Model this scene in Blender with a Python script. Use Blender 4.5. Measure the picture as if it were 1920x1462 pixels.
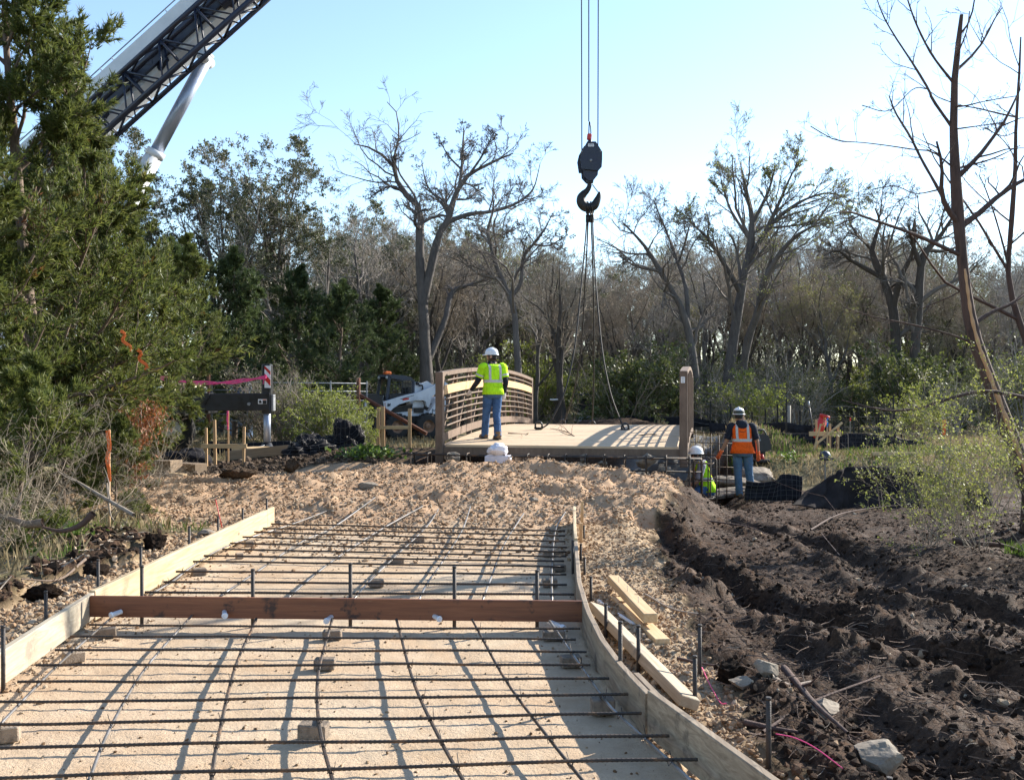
import bpy, bmesh, math, random
import numpy as np
from mathutils import Vector, Matrix, Euler

for _o in list(bpy.data.objects):
    bpy.data.objects.remove(_o, do_unlink=True)
SC = bpy.context.scene
COL = SC.collection

# ------------------------------------------------------------------ camera, sky, sun, exposure
CAM_H, FPX, CX, CY = 1.55, 1850.0, 960.0, 731.0
cam_d = bpy.data.cameras.new('camera')
cam_d.sensor_width = 36.0
cam_d.lens = 36.0 * FPX / 1920.0
cam_d.clip_start = 0.05
cam_d.clip_end = 6000
cam = bpy.data.objects.new('camera', cam_d)
cam.location = (0, 0, CAM_H)
cam.rotation_euler = (math.radians(90), 0, 0)
COL.objects.link(cam)
SC.camera = cam

SUN_V = Vector((1.50, 1.10, 1.0)).normalized()
SUN_EL = math.asin(SUN_V.z)
SUN_AZ = math.atan2(SUN_V.x, SUN_V.y)          # clockwise from +Y
W = bpy.data.worlds.new('World')
SC.world = W
W.use_nodes = True
_nt = W.node_tree
_nt.nodes.clear()
_sky = _nt.nodes.new('ShaderNodeTexSky')
_sky.sky_type = 'NISHITA'
_sky.sun_disc = False
_sky.sun_elevation = SUN_EL
_sky.sun_rotation = SUN_AZ
_sky.altitude = 200
_sky.air_density = 1.0
_sky.dust_density = 0.22
_sky.ozone_density = 1.6
_bg = _nt.nodes.new('ShaderNodeBackground')
_bg.inputs['Strength'].default_value = 0.128
_ow = _nt.nodes.new('ShaderNodeOutputWorld')
_nt.links.new(_sky.outputs[0], _bg.inputs[0])
_nt.links.new(_bg.outputs[0], _ow.inputs[0])

sun_d = bpy.data.lights.new('sun', 'SUN')
sun_d.energy = 5.0
sun_d.angle = math.radians(0.53)
sun_d.color = (1.0, 0.94, 0.84)
sun = bpy.data.objects.new('sun', sun_d)
sun.rotation_euler = (-SUN_V).to_track_quat('-Z', 'Y').to_euler()
sun.location = (30, 22, 20)
COL.objects.link(sun)

SC.view_settings.view_transform = 'Standard'
SC.view_settings.look = 'None'
SC.view_settings.gamma = 1.0
SC.view_settings.use_curve_mapping = False
SC.view_settings.exposure = 1.25
SC.render.engine = 'CYCLES'
SC.cycles.max_bounces = 6
SC.cycles.diffuse_bounces = 3
SC.cycles.glossy_bounces = 2
SC.cycles.transmission_bounces = 4
SC.cycles.transparent_max_bounces = 8
SC.cycles.use_denoising = True

# ------------------------------------------------------------------ helpers
random.seed(7)
RNG = np.random.default_rng(7)
PI = math.pi
def R(a): return math.radians(a)

def P(x, y, d):
    """world point whose picture position is (x, y) at depth d (survey of the photograph)"""
    return Vector(((x - CX) / FPX * d, d, CAM_H - (y - CY) / FPX * d))

def tag(o, label=None, cat=None, group=None, kind=None):
    if label: o['label'] = label
    if cat: o['category'] = cat
    if group: o['group'] = group
    if kind: o['kind'] = kind
    return o

def link(o, parent=None):
    COL.objects.link(o)
    if parent is not None:
        o.parent = parent
    return o

def empty(name, loc=(0, 0, 0), rz=0.0, label=None, cat=None, group=None):
    o = bpy.data.objects.new(name, None)
    o.empty_display_size = 0.1
    o.location = loc
    o.rotation_euler = (0, 0, rz)
    link(o)
    return tag(o, label, cat, group)

def npmesh(name, verts, faces, smooth=False):
    """fast mesh from numpy; faces: (n,k) array or list of such arrays"""
    me = bpy.data.meshes.new(name)
    verts = np.asarray(verts, dtype=np.float32).reshape(-1, 3)
    if not isinstance(faces, (list, tuple)):
        faces = [faces]
    faces = [np.asarray(f, dtype=np.int32) for f in faces if len(f)]
    nl = sum(f.size for f in faces)
    npoly = sum(len(f) for f in faces)
    me.vertices.add(len(verts))
    me.vertices.foreach_set('co', verts.ravel())
    me.loops.add(nl)
    me.polygons.add(npoly)
    me.loops.foreach_set('vertex_index', np.concatenate([f.ravel() for f in faces]))
    tot = np.concatenate([np.full(len(f), f.shape[1], np.int32) for f in faces])
    st = np.concatenate([[0], np.cumsum(tot)[:-1]]).astype(np.int32)
    me.polygons.foreach_set('loop_start', st)
    me.polygons.foreach_set('loop_total', tot)
    me.polygons.foreach_set('use_smooth', np.full(npoly, bool(smooth)))
    me.update(calc_edges=True)
    return me

def obj(name, me, mat=None, parent=None, loc=None, rot=None):
    if mat is not None and len(me.materials) == 0:
        me.materials.append(mat)
    o = bpy.data.objects.new(name, me)
    if loc is not None: o.location = loc
    if rot is not None: o.rotation_euler = rot
    return link(o, parent)

class MB:
    """collects simple shapes and builds them as one mesh object"""
    def __init__(self):
        self.v, self.f, self.sm = [], [], []
    def add(self, verts, faces, smooth=False):
        b = len(self.v)
        self.v += [tuple(v) for v in verts]
        self.f += [tuple(i + b for i in f) for f in faces]
        self.sm += [smooth] * len(faces)
        return self
    def box(self, c, s, rot=None, bev=0.0):
        M = rot.to_matrix() if isinstance(rot, Euler) else (Euler(rot).to_matrix() if rot else Matrix.Identity(3))
        c = Vector(c)
        hx, hy, hz = s[0] / 2, s[1] / 2, s[2] / 2
        b = min(bev, hx * .9, hy * .9, hz * .9)
        if b <= 0:
            vs = [Vector((x * hx, y * hy, z * hz)) for z in (-1, 1) for y in (-1, 1) for x in (-1, 1)]
            fs = [(0, 2, 3, 1), (4, 5, 7, 6), (0, 1, 5, 4), (2, 6, 7, 3), (0, 4, 6, 2), (1, 3, 7, 5)]
            return self.add([M @ v + c for v in vs], fs)
        bm = bmesh.new()
        bmesh.ops.create_cube(bm, size=1.0)
        for v in bm.verts:
            v.co = Vector((v.co.x * s[0], v.co.y * s[1], v.co.z * s[2]))
        bmesh.ops.bevel(bm, geom=list(bm.edges), offset=b, segments=1, affect='EDGES', profile=0.5)
        bm.verts.index_update()
        vs = [M @ v.co + c for v in bm.verts]
        fs = [tuple(v.index for v in f.verts) for f in bm.faces]
        bm.free()
        return self.add(vs, fs)
    def bar(self, a, b, w, h=None, up=(0, 0, 1), bev=0.0):
        """rectangular bar from a to b"""
        a, b = Vector(a), Vector(b)
        d = b - a
        L = d.length
        if L < 1e-6: return self
        y = d / L
        upv = Vector(up)
        if abs(y.dot(upv)) > .98: upv = Vector((1, 0, 0))
        x = y.cross(upv).normalized()
        z = x.cross(y).normalized()
        M = Matrix((x, y, z)).transposed()
        return self.box((a + b) / 2, (w, L, h if h else w), M.to_euler(), bev)
    def tube(self, pts, r, n=8, closed=False, cap=True, smooth=True):
        pts = [Vector(p) for p in pts]
        m = len(pts)
        rs = r if isinstance(r, (list, tuple)) else [r] * m
        vs, fs = [], []
        ref = None
        for i in range(m):
            if closed:
                t = pts[(i + 1) % m] - pts[i - 1]
            else:
                t = pts[min(i + 1, m - 1)] - pts[max(i - 1, 0)]
            t = t.normalized() if t.length > 1e-9 else Vector((0, 0, 1))
            if ref is None:
                ref = Vector((0, 0, 1)) if abs(t.z) < .9 else Vector((1, 0, 0))
                ref = (ref - t * ref.dot(t)).normalized()
            else:
                ref = ref - t * ref.dot(t)
                ref = ref.normalized() if ref.length > 1e-6 else t.orthogonal().normalized()
            q = t.cross(ref)
            for k in range(n):
                a = 2 * PI * k / n
                vs.append(pts[i] + (ref * math.cos(a) + q * math.sin(a)) * rs[i])
        rng_ = m if closed else m - 1
        for i in range(rng_):
            j = (i + 1) % m
            for k in range(n):
                k2 = (k + 1) % n
                fs.append((i * n + k, i * n + k2, j * n + k2, j * n + k))
        self.add(vs, fs, smooth)
        if cap and not closed:
            b = len(self.v) - m * n
            self.f.append(tuple(b + k for k in reversed(range(n)))); self.sm.append(False)
            self.f.append(tuple(b + (m - 1) * n + k for k in range(n))); self.sm.append(False)
        return self
    def cyl(self, a, b, r, n=16, r2=None):
        return self.tube([a, b], [r, r if r2 is None else r2], n)
    def lathe(self, prof, n=20, c=(0, 0, 0), axis='Z', smooth=True):
        """prof: list of (radius, height)"""
        c = Vector(c)
        vs, fs = [], []
        for (r, h) in prof:
            for k in range(n):
                a = 2 * PI * k / n
                p = (r * math.cos(a), r * math.sin(a), h)
                if axis == 'X': p = (p[2], p[0], p[1])
                elif axis == 'Y': p = (p[1], p[2], p[0])
                vs.append(c + Vector(p))
        for i in range(len(prof) - 1):
            for k in range(n):
                k2 = (k + 1) % n
                fs.append((i * n + k, i * n + k2, (i + 1) * n + k2, (i + 1) * n + k))
        return self.add(vs, fs, smooth)
    def prism(self, pts, d, M=None):
        """polygon pts (x,z) extruded from y=-d/2 to d/2, then transformed by M"""
        n = len(pts)
        vs = [Vector((p[0], -d / 2, p[1])) for p in pts] + [Vector((p[0], d / 2, p[1])) for p in pts]
        if M is not None: vs = [M @ v for v in vs]
        ar = sum(pts[i][0] * pts[(i + 1) % n][1] - pts[(i + 1) % n][0] * pts[i][1] for i in range(n))
        fs = [tuple(range(n)), tuple(reversed(range(n, 2 * n)))]
        fs += [(i, i + n, (i + 1) % n + n, (i + 1) % n) for i in range(n)]
        if ar < 0: fs = [tuple(reversed(f)) for f in fs]
        return self.add(vs, fs)
    def mesh(self, name='mesh'):
        me = bpy.data.meshes.new(name)
        me.from_pydata([tuple(v) for v in self.v], [], self.f)
        me.polygons.foreach_set('use_smooth', self.sm)
        me.update()
        return me
    def build(self, name, mat=None, parent=None, loc=None, rot=None, fix=False):
        me = self.mesh(name)
        if fix:
            bm = bmesh.new(); bm.from_mesh(me)
            bmesh.ops.recalc_face_normals(bm, faces=bm.faces)
            bm.to_mesh(me); bm.free()
        return obj(name, me, mat, parent, loc, rot)

def copy_tree(o, parent=None):
    c = o.copy()
    link(c, parent)
    for ch in list(o.children):
        copy_tree(ch, c)
    return c

# ------------------------------------------------------------------ numpy noise
def _hash2(ix, iy, seed):
    h = (ix.astype(np.int64) * 374761393 + iy.astype(np.int64) * 668265263 + seed * 1442695041) & 0x7fffffff
    h = ((h ^ (h >> 13)) * 1274126177) & 0x7fffffff
    h = h ^ (h >> 16)
    return (h & 0xffff) / 65535.0
def vnoise(x, y, seed=0):
    x = np.asarray(x, float); y = np.asarray(y, float)
    ix = np.floor(x); iy = np.floor(y)
    fx = x - ix; fy = y - iy
    fx = fx * fx * fx * (fx * (fx * 6 - 15) + 10); fy = fy * fy * fy * (fy * (fy * 6 - 15) + 10)
    a = _hash2(ix, iy, seed); b = _hash2(ix + 1, iy, seed)
    c = _hash2(ix, iy + 1, seed); d = _hash2(ix + 1, iy + 1, seed)
    return (a + (b - a) * fx) * (1 - fy) + (c + (d - c) * fx) * fy - .5
def fbm(x, y, seed=0, oct=4, gain=.5, lac=2.03):
    s = 0; a = 1.0
    for i in range(oct):
        s = s + a * vnoise(x * lac ** i + 17.3 * i, y * lac ** i - 9.1 * i, seed + i)
        a *= gain
    return s
def ridged(x, y, seed=0, oct=3):
    s = 0; a = 1.0
    for i in range(oct):
        s = s + a * (1 - np.abs(vnoise(x * 2.1 ** i, y * 2.1 ** i, seed + i)) * 4)
        a *= .5
    return s
def sstep(a, b, x):
    t = np.clip((np.asarray(x, float) - a) / (b - a), 0, 1)
    return t * t * (3 - 2 * t)

# ------------------------------------------------------------------ vectorised tubes, leaves, lumps
def nrm(v):
    return v / np.maximum(np.linalg.norm(v, axis=-1, keepdims=True), 1e-9)
def tubes_np(nodes, rad, k):
    """nodes (N,M,3), rad (N,M) -> verts, quads of N tubes"""
    N, M, _ = nodes.shape
    t = np.empty_like(nodes)
    t[:, 1:-1] = nodes[:, 2:] - nodes[:, :-2]
    t[:, 0] = nodes[:, 1] - nodes[:, 0]
    t[:, -1] = nodes[:, -1] - nodes[:, -2]
    t = nrm(t)
    mean = nrm(nodes[:, -1] - nodes[:, 0])
    ref = np.where(np.abs(mean[:, 2:3]) < .8, np.array([[0, 0, 1.]]), np.array([[1., 0, 0]]))
    ref = np.repeat(ref[:, None, :], M, 1)
    u = nrm(np.cross(t, ref)); v = np.cross(t, u)
    a = np.arange(k) * 2 * np.pi / k
    ring = u[:, :, None, :] * np.cos(a)[None, None, :, None] + v[:, :, None, :] * np.sin(a)[None, None, :, None]
    V = nodes[:, :, None, :] + ring * rad[:, :, None, None]
    idx = np.arange(N * M * k).reshape(N, M, k)
    i0 = idx[:, :-1, :]; i1 = idx[:, 1:, :]
    F = np.stack([i0, np.roll(i0, -1, 2), np.roll(i1, -1, 2), i1], -1).reshape(-1, 4)
    return V.reshape(-1, 3), F
def join_np(parts):
    vs, fs, b = [], [], 0
    for V, F in parts:
        vs.append(V); fs.append(F + b); b += len(V)
    ks = {}
    for f in fs: ks.setdefault(f.shape[1], []).append(f)
    return np.concatenate(vs), [np.concatenate(x) for x in ks.values()]

def resample(pts, m):
    """catmull-rom resampled polyline of (x,y,z[,r]) rows to m+1 rows"""
    p = np.asarray(pts, float)
    n = len(p)
    if n == 2:
        tt = np.linspace(0, 1, m + 1)[:, None]
        return p[0] * (1 - tt) + p[1] * tt
    q = np.vstack([2 * p[0] - p[1], p, 2 * p[-1] - p[-2]])
    out = []
    for s in np.linspace(0, n - 1, m + 1):
        i = min(int(s), n - 2); f = s - i
        a, b, c, d = q[i], q[i + 1], q[i + 2], q[i + 3]
        out.append(.5 * ((2 * b) + (-a + c) * f + (2 * a - 5 * b + 4 * c - d) * f * f + (-a + 3 * b - 3 * c + d) * f ** 3))
    return np.array(out)

def spawn(rng, nodes, rad, cnt, t0, ang, lratio, rratio, blen, t1=1.0, flat=0.0):
    """children of N branches: returns pos, dir, len, rad"""
    N, M, _ = nodes.shape
    c = rng.integers(cnt[0], cnt[1] + 1, N)
    ids = np.repeat(np.arange(N), c)
    K = len(ids)
    if K == 0:
        return None
    t = t0 + (t1 - t0) * rng.random(K) ** .9
    s = t * (M - 1); i = np.minimum(s.astype(int), M - 2); f = (s - i)[:, None]
    p = nodes[ids, i] * (1 - f) + nodes[ids, i + 1] * f
    r = rad[ids, i] * (1 - f[:, 0]) + rad[ids, i + 1] * f[:, 0]
    d = nrm(nodes[ids, i + 1] - nodes[ids, i])
    q = rng.normal(size=(K, 3)); q[:, 2] *= (1 - flat)
    q = nrm(q - d * (q * d).sum(1, keepdims=True))
    a = np.radians(rng.uniform(ang[0], ang[1], K))[:, None]
    nd = nrm(d * np.cos(a) + q * np.sin(a))
    L = blen[ids] * rng.uniform(lratio[0], lratio[1], K) * (1.15 - .55 * t)
    rr = np.minimum(r * .85, r * rng.uniform(rratio[0], rratio[1], K))
    return p, nd, L, rr
def extend(rng, p, d, L, r, m, wig, trop, taper=.25):
    """grow N branches of m segments"""
    N = len(p)
    nodes = np.empty((N, m + 1, 3)); nodes[:, 0] = p
    for i in range(m):
        d = nrm(d + rng.normal(size=(N, 3)) * wig + np.asarray(trop)[None, :] * 1.0)
        nodes[:, i + 1] = nodes[:, i] + d * (L / m)[:, None]
    rad = r[:, None] * np.linspace(1, taper, m + 1)[None, :]
    return nodes, rad, d
def leaves_np(rng, c, size, nrm_bias=None, aspect=.5, dirs=None, spread=1.0):
    """rhombus leaves at centres c; size scalar or array; returns verts, quads"""
    N = len(c)
    a = rng.normal(size=(N, 3))
    if dirs is not None: a = dirs + a * spread
    a = nrm(a)
    b = rng.normal(size=(N, 3))
    if nrm_bias is not None: b = b + np.asarray(nrm_bias)
    b = nrm(np.cross(a, b))
    s = np.broadcast_to(np.asarray(size, float), (N,))[:, None] * rng.uniform(.7, 1.3, (N, 1))
    V = np.stack([c - a * s * .1, c + a * s * .45 + b * s * aspect * .5, c + a * s, c + a * s * .45 - b * s * aspect * .5], 1)
    F = np.arange(N * 4).reshape(N, 4)
    return V.reshape(-1, 3), F
def needles_np(rng, c, size, aspect, dirs, spread):
    """narrow triangular sprays pointing along dirs"""
    N = len(c)
    a = nrm(dirs + rng.normal(size=(N, 3)) * spread)
    b = nrm(np.cross(a, rng.normal(size=(N, 3))))
    s = size * rng.uniform(.6, 1.4, (N, 1))
    V = np.stack([c - b * s * aspect * .5, c + b * s * aspect * .5, c + a * s], 1)
    return V.reshape(-1, 3), np.arange(N * 3).reshape(N, 3)
_ico = None
def lumps_np(rng, c, size, squash=.75, rough=.28, sub=0):
    """low-poly stones (20 faces, or 80 with sub=1) at centres c"""
    bm = bmesh.new(); bmesh.ops.create_icosphere(bm, subdivisions=1 + sub, radius=1.0)
    V0 = np.array([v.co[:] for v in bm.verts]); F0 = np.array([[v.index for v in f.verts] for f in bm.faces]); bm.free()
    N = len(c); nv = len(V0)
    q = rng.normal(size=(N, 4)); q /= np.linalg.norm(q, axis=1, keepdims=True)
    w, x, y, z = q.T
    Rm = np.stack([1-2*(y*y+z*z), 2*(x*y-z*w), 2*(x*z+y*w), 2*(x*y+z*w), 1-2*(x*x+z*z), 2*(y*z-x*w), 2*(x*z-y*w), 2*(y*z+x*w), 1-2*(x*x+y*y)], 1).reshape(N, 3, 3)
    sc = np.broadcast_to(np.asarray(size, float), (N,))[:, None] * rng.uniform(.6, 1.15, (N, 3))
    V = V0[None] * (1 + rng.uniform(-rough, rough, (N, nv, 1))) * sc[:, None, :]
    V = np.einsum('nij,nkj->nki', Rm, V)
    V[:, :, 2] *= squash
    V = V + c[:, None, :]
    F = (F0[None] + (np.arange(N) * nv)[:, None, None]).reshape(-1, 3)
    return V.reshape(-1, 3), F

def gn_scatter(name, pts, scl, rot, idx, protos, label, cat):
    """uncountable small stuff: instances of a few low-poly shapes on points"""
    me = bpy.data.meshes.new(name)
    me.vertices.add(len(pts)); me.vertices.foreach_set('co', np.asarray(pts, np.float32).ravel())
    for nm, arr in (('scl', scl), ('rot', rot)):
        a = me.attributes.new(nm, 'FLOAT_VECTOR', 'POINT'); a.data.foreach_set('vector', np.asarray(arr, np.float32).ravel())
    a = me.attributes.new('idx', 'INT', 'POINT'); a.data.foreach_set('value', np.asarray(idx, np.int32))
    o = bpy.data.objects.new(name, me); link(o)
    ng = bpy.data.node_groups.new(name, 'GeometryNodeTree')
    ng.interface.new_socket('Geometry', in_out='INPUT', socket_type='NodeSocketGeometry')
    ng.interface.new_socket('Geometry', in_out='OUTPUT', socket_type='NodeSocketGeometry')
    n = ng.nodes
    gi, go = n.new('NodeGroupInput'), n.new('NodeGroupOutput')
    iop = n.new('GeometryNodeInstanceOnPoints'); jn = n.new('GeometryNodeJoinGeometry')
    for pm in reversed(protos):
        po = bpy.data.objects.new(pm.name, pm)
        oi = n.new('GeometryNodeObjectInfo'); oi.inputs['Object'].default_value = po; oi.inputs['As Instance'].default_value = True
        ng.links.new(oi.outputs['Geometry'], jn.inputs[0])
    def na(nm, ty):
        x = n.new('GeometryNodeInputNamedAttribute'); x.data_type = ty; x.inputs['Name'].default_value = nm
        return x.outputs['Attribute']
    er = n.new('FunctionNodeEulerToRotation')
    ng.links.new(na('rot', 'FLOAT_VECTOR'), er.inputs[0])
    ng.links.new(gi.outputs[0], iop.inputs['Points']); ng.links.new(jn.outputs[0], iop.inputs['Instance'])
    iop.inputs['Pick Instance'].default_value = True
    ng.links.new(na('idx', 'INT'), iop.inputs['Instance Index']); ng.links.new(er.outputs[0], iop.inputs['Rotation']); ng.links.new(na('scl', 'FLOAT_VECTOR'), iop.inputs['Scale'])
    ng.links.new(iop.outputs[0], go.inputs[0])
    md = o.modifiers.new('scatter', 'NODES'); md.node_group = ng
    return tag(o, label, cat, kind='stuff')
_stone_protos = {}
def stone_protos(mat, sub=0, rough=.30):
    key = (mat.name, sub)
    if key not in _stone_protos:
        L = []
        for i in range(5):
            V, F = lumps_np(np.random.default_rng(900 + i), np.zeros((1, 3)), 1.0, 1.0, rough, sub)
            me = npmesh('stone_shape', V, F, False); me.materials.append(mat); L.append(me)
        _stone_protos[key] = L
    return _stone_protos[key]

# ------------------------------------------------------------------ materials
class NT:
    def __init__(self, name):
        self.m = bpy.data.materials.new(name)
        self.m.use_nodes = True
        self.t = self.m.node_tree
        self.t.nodes.clear()
        self.out = self.n('ShaderNodeOutputMaterial')
    def n(self, t, **kw):
        nd = self.t.nodes.new(t)
        for k, v in kw.items(): setattr(nd, k, v)
        return nd
    def l(self, a, b): self.t.links.new(a, b)
    def set(self, sock, v):
        if hasattr(v, 'is_output') or isinstance(v, bpy.types.NodeSocket): self.l(v, sock)
        else:
            if isinstance(v, (tuple, list)) and len(v) == 3 and sock.type == 'RGBA': v = (*v, 1)
            sock.default_value = v
    def noise(self, scale, detail=4, rough=.55, vec=None, dist=0.0, dim='3D'):
        nd = self.n('ShaderNodeTexNoise', noise_dimensions=dim)
        nd.inputs['Scale'].default_value = scale; nd.inputs['Detail'].default_value = detail
        nd.inputs['Roughness'].default_value = rough; nd.inputs['Distortion'].default_value = dist
        if vec is not None: self.l(vec, nd.inputs['Vector'])
        return nd.outputs['Fac']
    def vor(self, scale, vec=None, feat='F1', out='Distance'):
        nd = self.n('ShaderNodeTexVoronoi', feature=feat)
        nd.inputs['Scale'].default_value = scale
        if vec is not None: self.l(vec, nd.inputs['Vector'])
        return nd.outputs[out]
    def ramp(self, fac, stops):
        nd = self.n('ShaderNodeValToRGB')
        self.l(fac, nd.inputs[0])
        e = nd.color_ramp.elements
        while len(e) > 1: e.remove(e[-1])
        e[0].position = stops[0][0]; c = stops[0][1]; e[0].color = (*c, 1) if len(c) == 3 else c
        for p, c in stops[1:]:
            x = e.new(p); x.color = (*c, 1) if len(c) == 3 else c
        return nd.outputs[0]
    def mix(self, f, a, b, mode='MIX'):
        nd = self.n('ShaderNodeMix', data_type='RGBA', blend_type=mode)
        self.set(nd.inputs[0], f); self.set(nd.inputs[6], a); self.set(nd.inputs[7], b)
        return nd.outputs[2]
    def math(self, op, a, b=0.0, clamp=False):
        nd = self.n('ShaderNodeMath', operation=op, use_clamp=clamp)
        self.set(nd.inputs[0], a); self.set(nd.inputs[1], b)
        return nd.outputs[0]
    def maprange(self, v, a, b, c=0., d=1.):
        nd = self.n('ShaderNodeMapRange')
        self.set(nd.inputs[0], v)
        for i, x in enumerate((a, b, c, d)): nd.inputs[i + 1].default_value = x
        return nd.outputs[0]
    def coord(self, which='Object'):
        return self.n('ShaderNodeTexCoord').outputs[which]
    def mapping(self, vec, scale=(1, 1, 1), rot=(0, 0, 0)):
        nd = self.n('ShaderNodeMapping')
        self.l(vec, nd.inputs[0]); nd.inputs['Scale'].default_value = scale; nd.inputs['Rotation'].default_value = rot
        return nd.outputs[0]
    def attr(self, name, out='Fac'):
        return self.n('ShaderNodeAttribute', attribute_name=name).outputs[out]
    def island(self):
        return self.n('ShaderNodeNewGeometry').outputs['Random Per Island']
    def objrand(self):
        return self.n('ShaderNodeObjectInfo').outputs['Random']
    def bump(self, h, strength=.3, dist=.02, normal=None):
        nd = self.n('ShaderNodeBump')
        nd.inputs['Strength'].default_value = strength; nd.inputs['Distance'].default_value = dist
        self.l(h, nd.inputs['Height'])
        if normal is not None: self.l(normal, nd.inputs['Normal'])
        return nd.outputs[0]
    def bsdf(self, col, rough=.8, metal=0., normal=None, spec=None):
        nd = self.n('ShaderNodeBsdfPrincipled')
        self.set(nd.inputs['Base Color'], col); self.set(nd.inputs['Roughness'], rough); self.set(nd.inputs['Metallic'], metal)
        if spec is not None: self.set(nd.inputs['Specular IOR Level'], spec)
        if normal is not None: self.l(normal, nd.inputs['Normal'])
        return nd
    def done(self, shader):
        s = shader.outputs[0] if hasattr(shader, 'outputs') else shader
        self.l(s, self.out.inputs[0])
        return self.m

def m_plain(name, col, rough=.6, metal=0., var=.12, scale=8., bump=.08, spec=None):
    """painted or moulded surface with slight dirt variation"""
    t = NT(name); v = t.coord()
    n = t.noise(scale, 5, .6, v)
    c2 = tuple(x * (1 - var * 2.2) for x in col); c3 = tuple(min(1, x * (1 + var * .6)) for x in col)
    c = t.ramp(n, [(.28, c2), (.5, col), (.75, c3)])
    b = t.bump(t.noise(scale * 7, 3, .6, v), bump, .01)
    r = t.maprange(n, .3, .7, max(.05, rough - .1), min(1, rough + .12))
    return t.done(t.bsdf(c, r, metal, b, spec))

def m_wood(name, c1, c2, c3, scale=1.0, axis='X', rough=.75, knots=True, stain=None):
    """sawn timber: grain runs along the given object axis; each object gets its own shift"""
    t = NT(name)
    v = t.coord()
    rnd = t.objrand()
    off = t.n('ShaderNodeCombineXYZ')
    for i in range(3): t.l(t.math('MULTIPLY', rnd, 37.0 + 11 * i), off.inputs[i])
    av = t.n('ShaderNodeVectorMath', operation='ADD'); t.l(v, av.inputs[0]); t.l(off.outputs[0], av.inputs[1])
    lo, hi = 1.2 * scale, 26 * scale
    s = {'X': (lo, hi, hi), 'Y': (hi, lo, hi), 'Z': (hi, hi, lo)}[axis]
    g = t.noise(1.0, 6, .62, t.mapping(av.outputs[0], s), 1.6)
    big = t.noise(1.3, 4, .6, av.outputs[0])
    col = t.ramp(g, [(.25, c1), (.5, c2), (.75, c3)])
    col = t.mix(t.maprange(big, .35, .7, 0, .45), col, c1)
    if knots:
        k = t.vor(1.0, t.mapping(av.outputs[0], tuple(x * .22 if x == hi else x * 2.0 for x in s)))
        col = t.mix(t.maprange(k, .06, .11, .75, 0), col, tuple(x * .35 for x in c1))
    if stain:
        st = t.noise(5.0, 5, .7, av.outputs[0])
        col = t.mix(t.maprange(st, .56, .64, 0, .85), col, stain)
    b = t.bump(g, .35, .004)
    return t.done(t.bsdf(col, rough, 0, b))

def m_leaf(name, cols, trans=.35, rough=.55, dead=None):
    """leaf colour varies from leaf to leaf and in patches; part of the light passes through"""
    t = NT(name)
    c = t.ramp(t.island(), [(i / max(1, len(cols) - 1), x) for i, x in enumerate(cols)])
    n = t.noise(.9, 3, .6, t.coord())
    c = t.mix(t.maprange(n, .35, .68, 0, .55), c, cols[0])
    if dead:
        n2 = t.noise(1.4, 2, .5, t.coord('Object'))
        c = t.mix(t.maprange(n2, .67, .73, 0, .8), c, dead)
    b = t.bsdf(c, rough, 0)
    tr = t.n('ShaderNodeBsdfTranslucent'); t.l(c, tr.inputs[0])
    mx = t.n('ShaderNodeMixShader'); mx.inputs[0].default_value = trans
    t.l(b.outputs[0], mx.inputs[1]); t.l(tr.outputs[0], mx.inputs[2])
    return t.done(mx)

def m_bark(name, c1, c2, scale=1.0):
    t = NT(name); v = t.coord()
    n = t.noise(1.0, 6, .65, t.mapping(v, (22 * scale, 22 * scale, 4 * scale)), .6)
    big = t.noise(1.1, 3, .6, v)
    c = t.ramp(n, [(.3, c1), (.7, c2)])
    c = t.mix(t.maprange(big, .4, .7, 0, .5), c, tuple(x * 1.35 for x in c2))
    return t.done(t.bsdf(c, .9, 0, t.bump(n, .7, .02)))

M = {}
M['steel_dark'] = m_plain('steel_dark', (.035, .032, .03), .55, .6, .3, 20, .2)
M['black_paint'] = m_plain('black_paint', (.018, .018, .020), .42, 0., .3, 6, .06)
M['black_rubber'] = m_plain('black_rubber', (.03, .028, .026), .85, 0., .35, 10, .25)
M['white_paint'] = m_plain('white_paint', (.72, .73, .74), .4, 0., .07, 3, .04)
M['white_plastic'] = m_plain('white_plastic', (.78, .78, .78), .35, 0., .04, 9, .05)
M['chrome'] = m_plain('chrome', (.34, .38, .47), .38, .5, .06, 3, .02)  # reflected sky and shade are put into the blue-grey base colour
M['galv'] = m_plain('galv', (.30, .31, .32), .5, .6, .1, 12, .05)
M['rust'] = m_plain('rust', (.13, .045, .022), .85, .1, .35, 18, .4)
M['orange'] = m_plain('orange', (.85, .16, .02), .5, 0., .12, 8, .05)
M['red'] = m_plain('red', (.55, .03, .02), .45, 0., .12, 8, .05)
M['blue'] = m_plain('blue', (.03, .22, .55), .5, 0., .12, 8, .05)
M['pink'] = m_plain('pink', (.85, .08, .25), .5, 0., .12, 8, .05)
M['yellow'] = m_plain('yellow', (.75, .42, .03), .5, 0., .12, 8, .05)
M['lumber'] = m_wood('lumber', (.42, .27, .13), (.56, .40, .22), (.66, .50, .31))
M['lumber_z'] = m_wood('lumber_z', (.36, .21, .10), (.48, .31, .16), (.58, .41, .24), axis='Z')
M['lumber_y'] = m_wood('lumber_y', (.42, .27, .13), (.56, .40, .22), (.66, .50, .31), axis='Y')
M['grey_wood'] = m_wood('grey_wood', (.16, .13, .10), (.27, .23, .18), (.38, .33, .26), axis='Y', stain=(.10, .085, .07))

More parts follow.
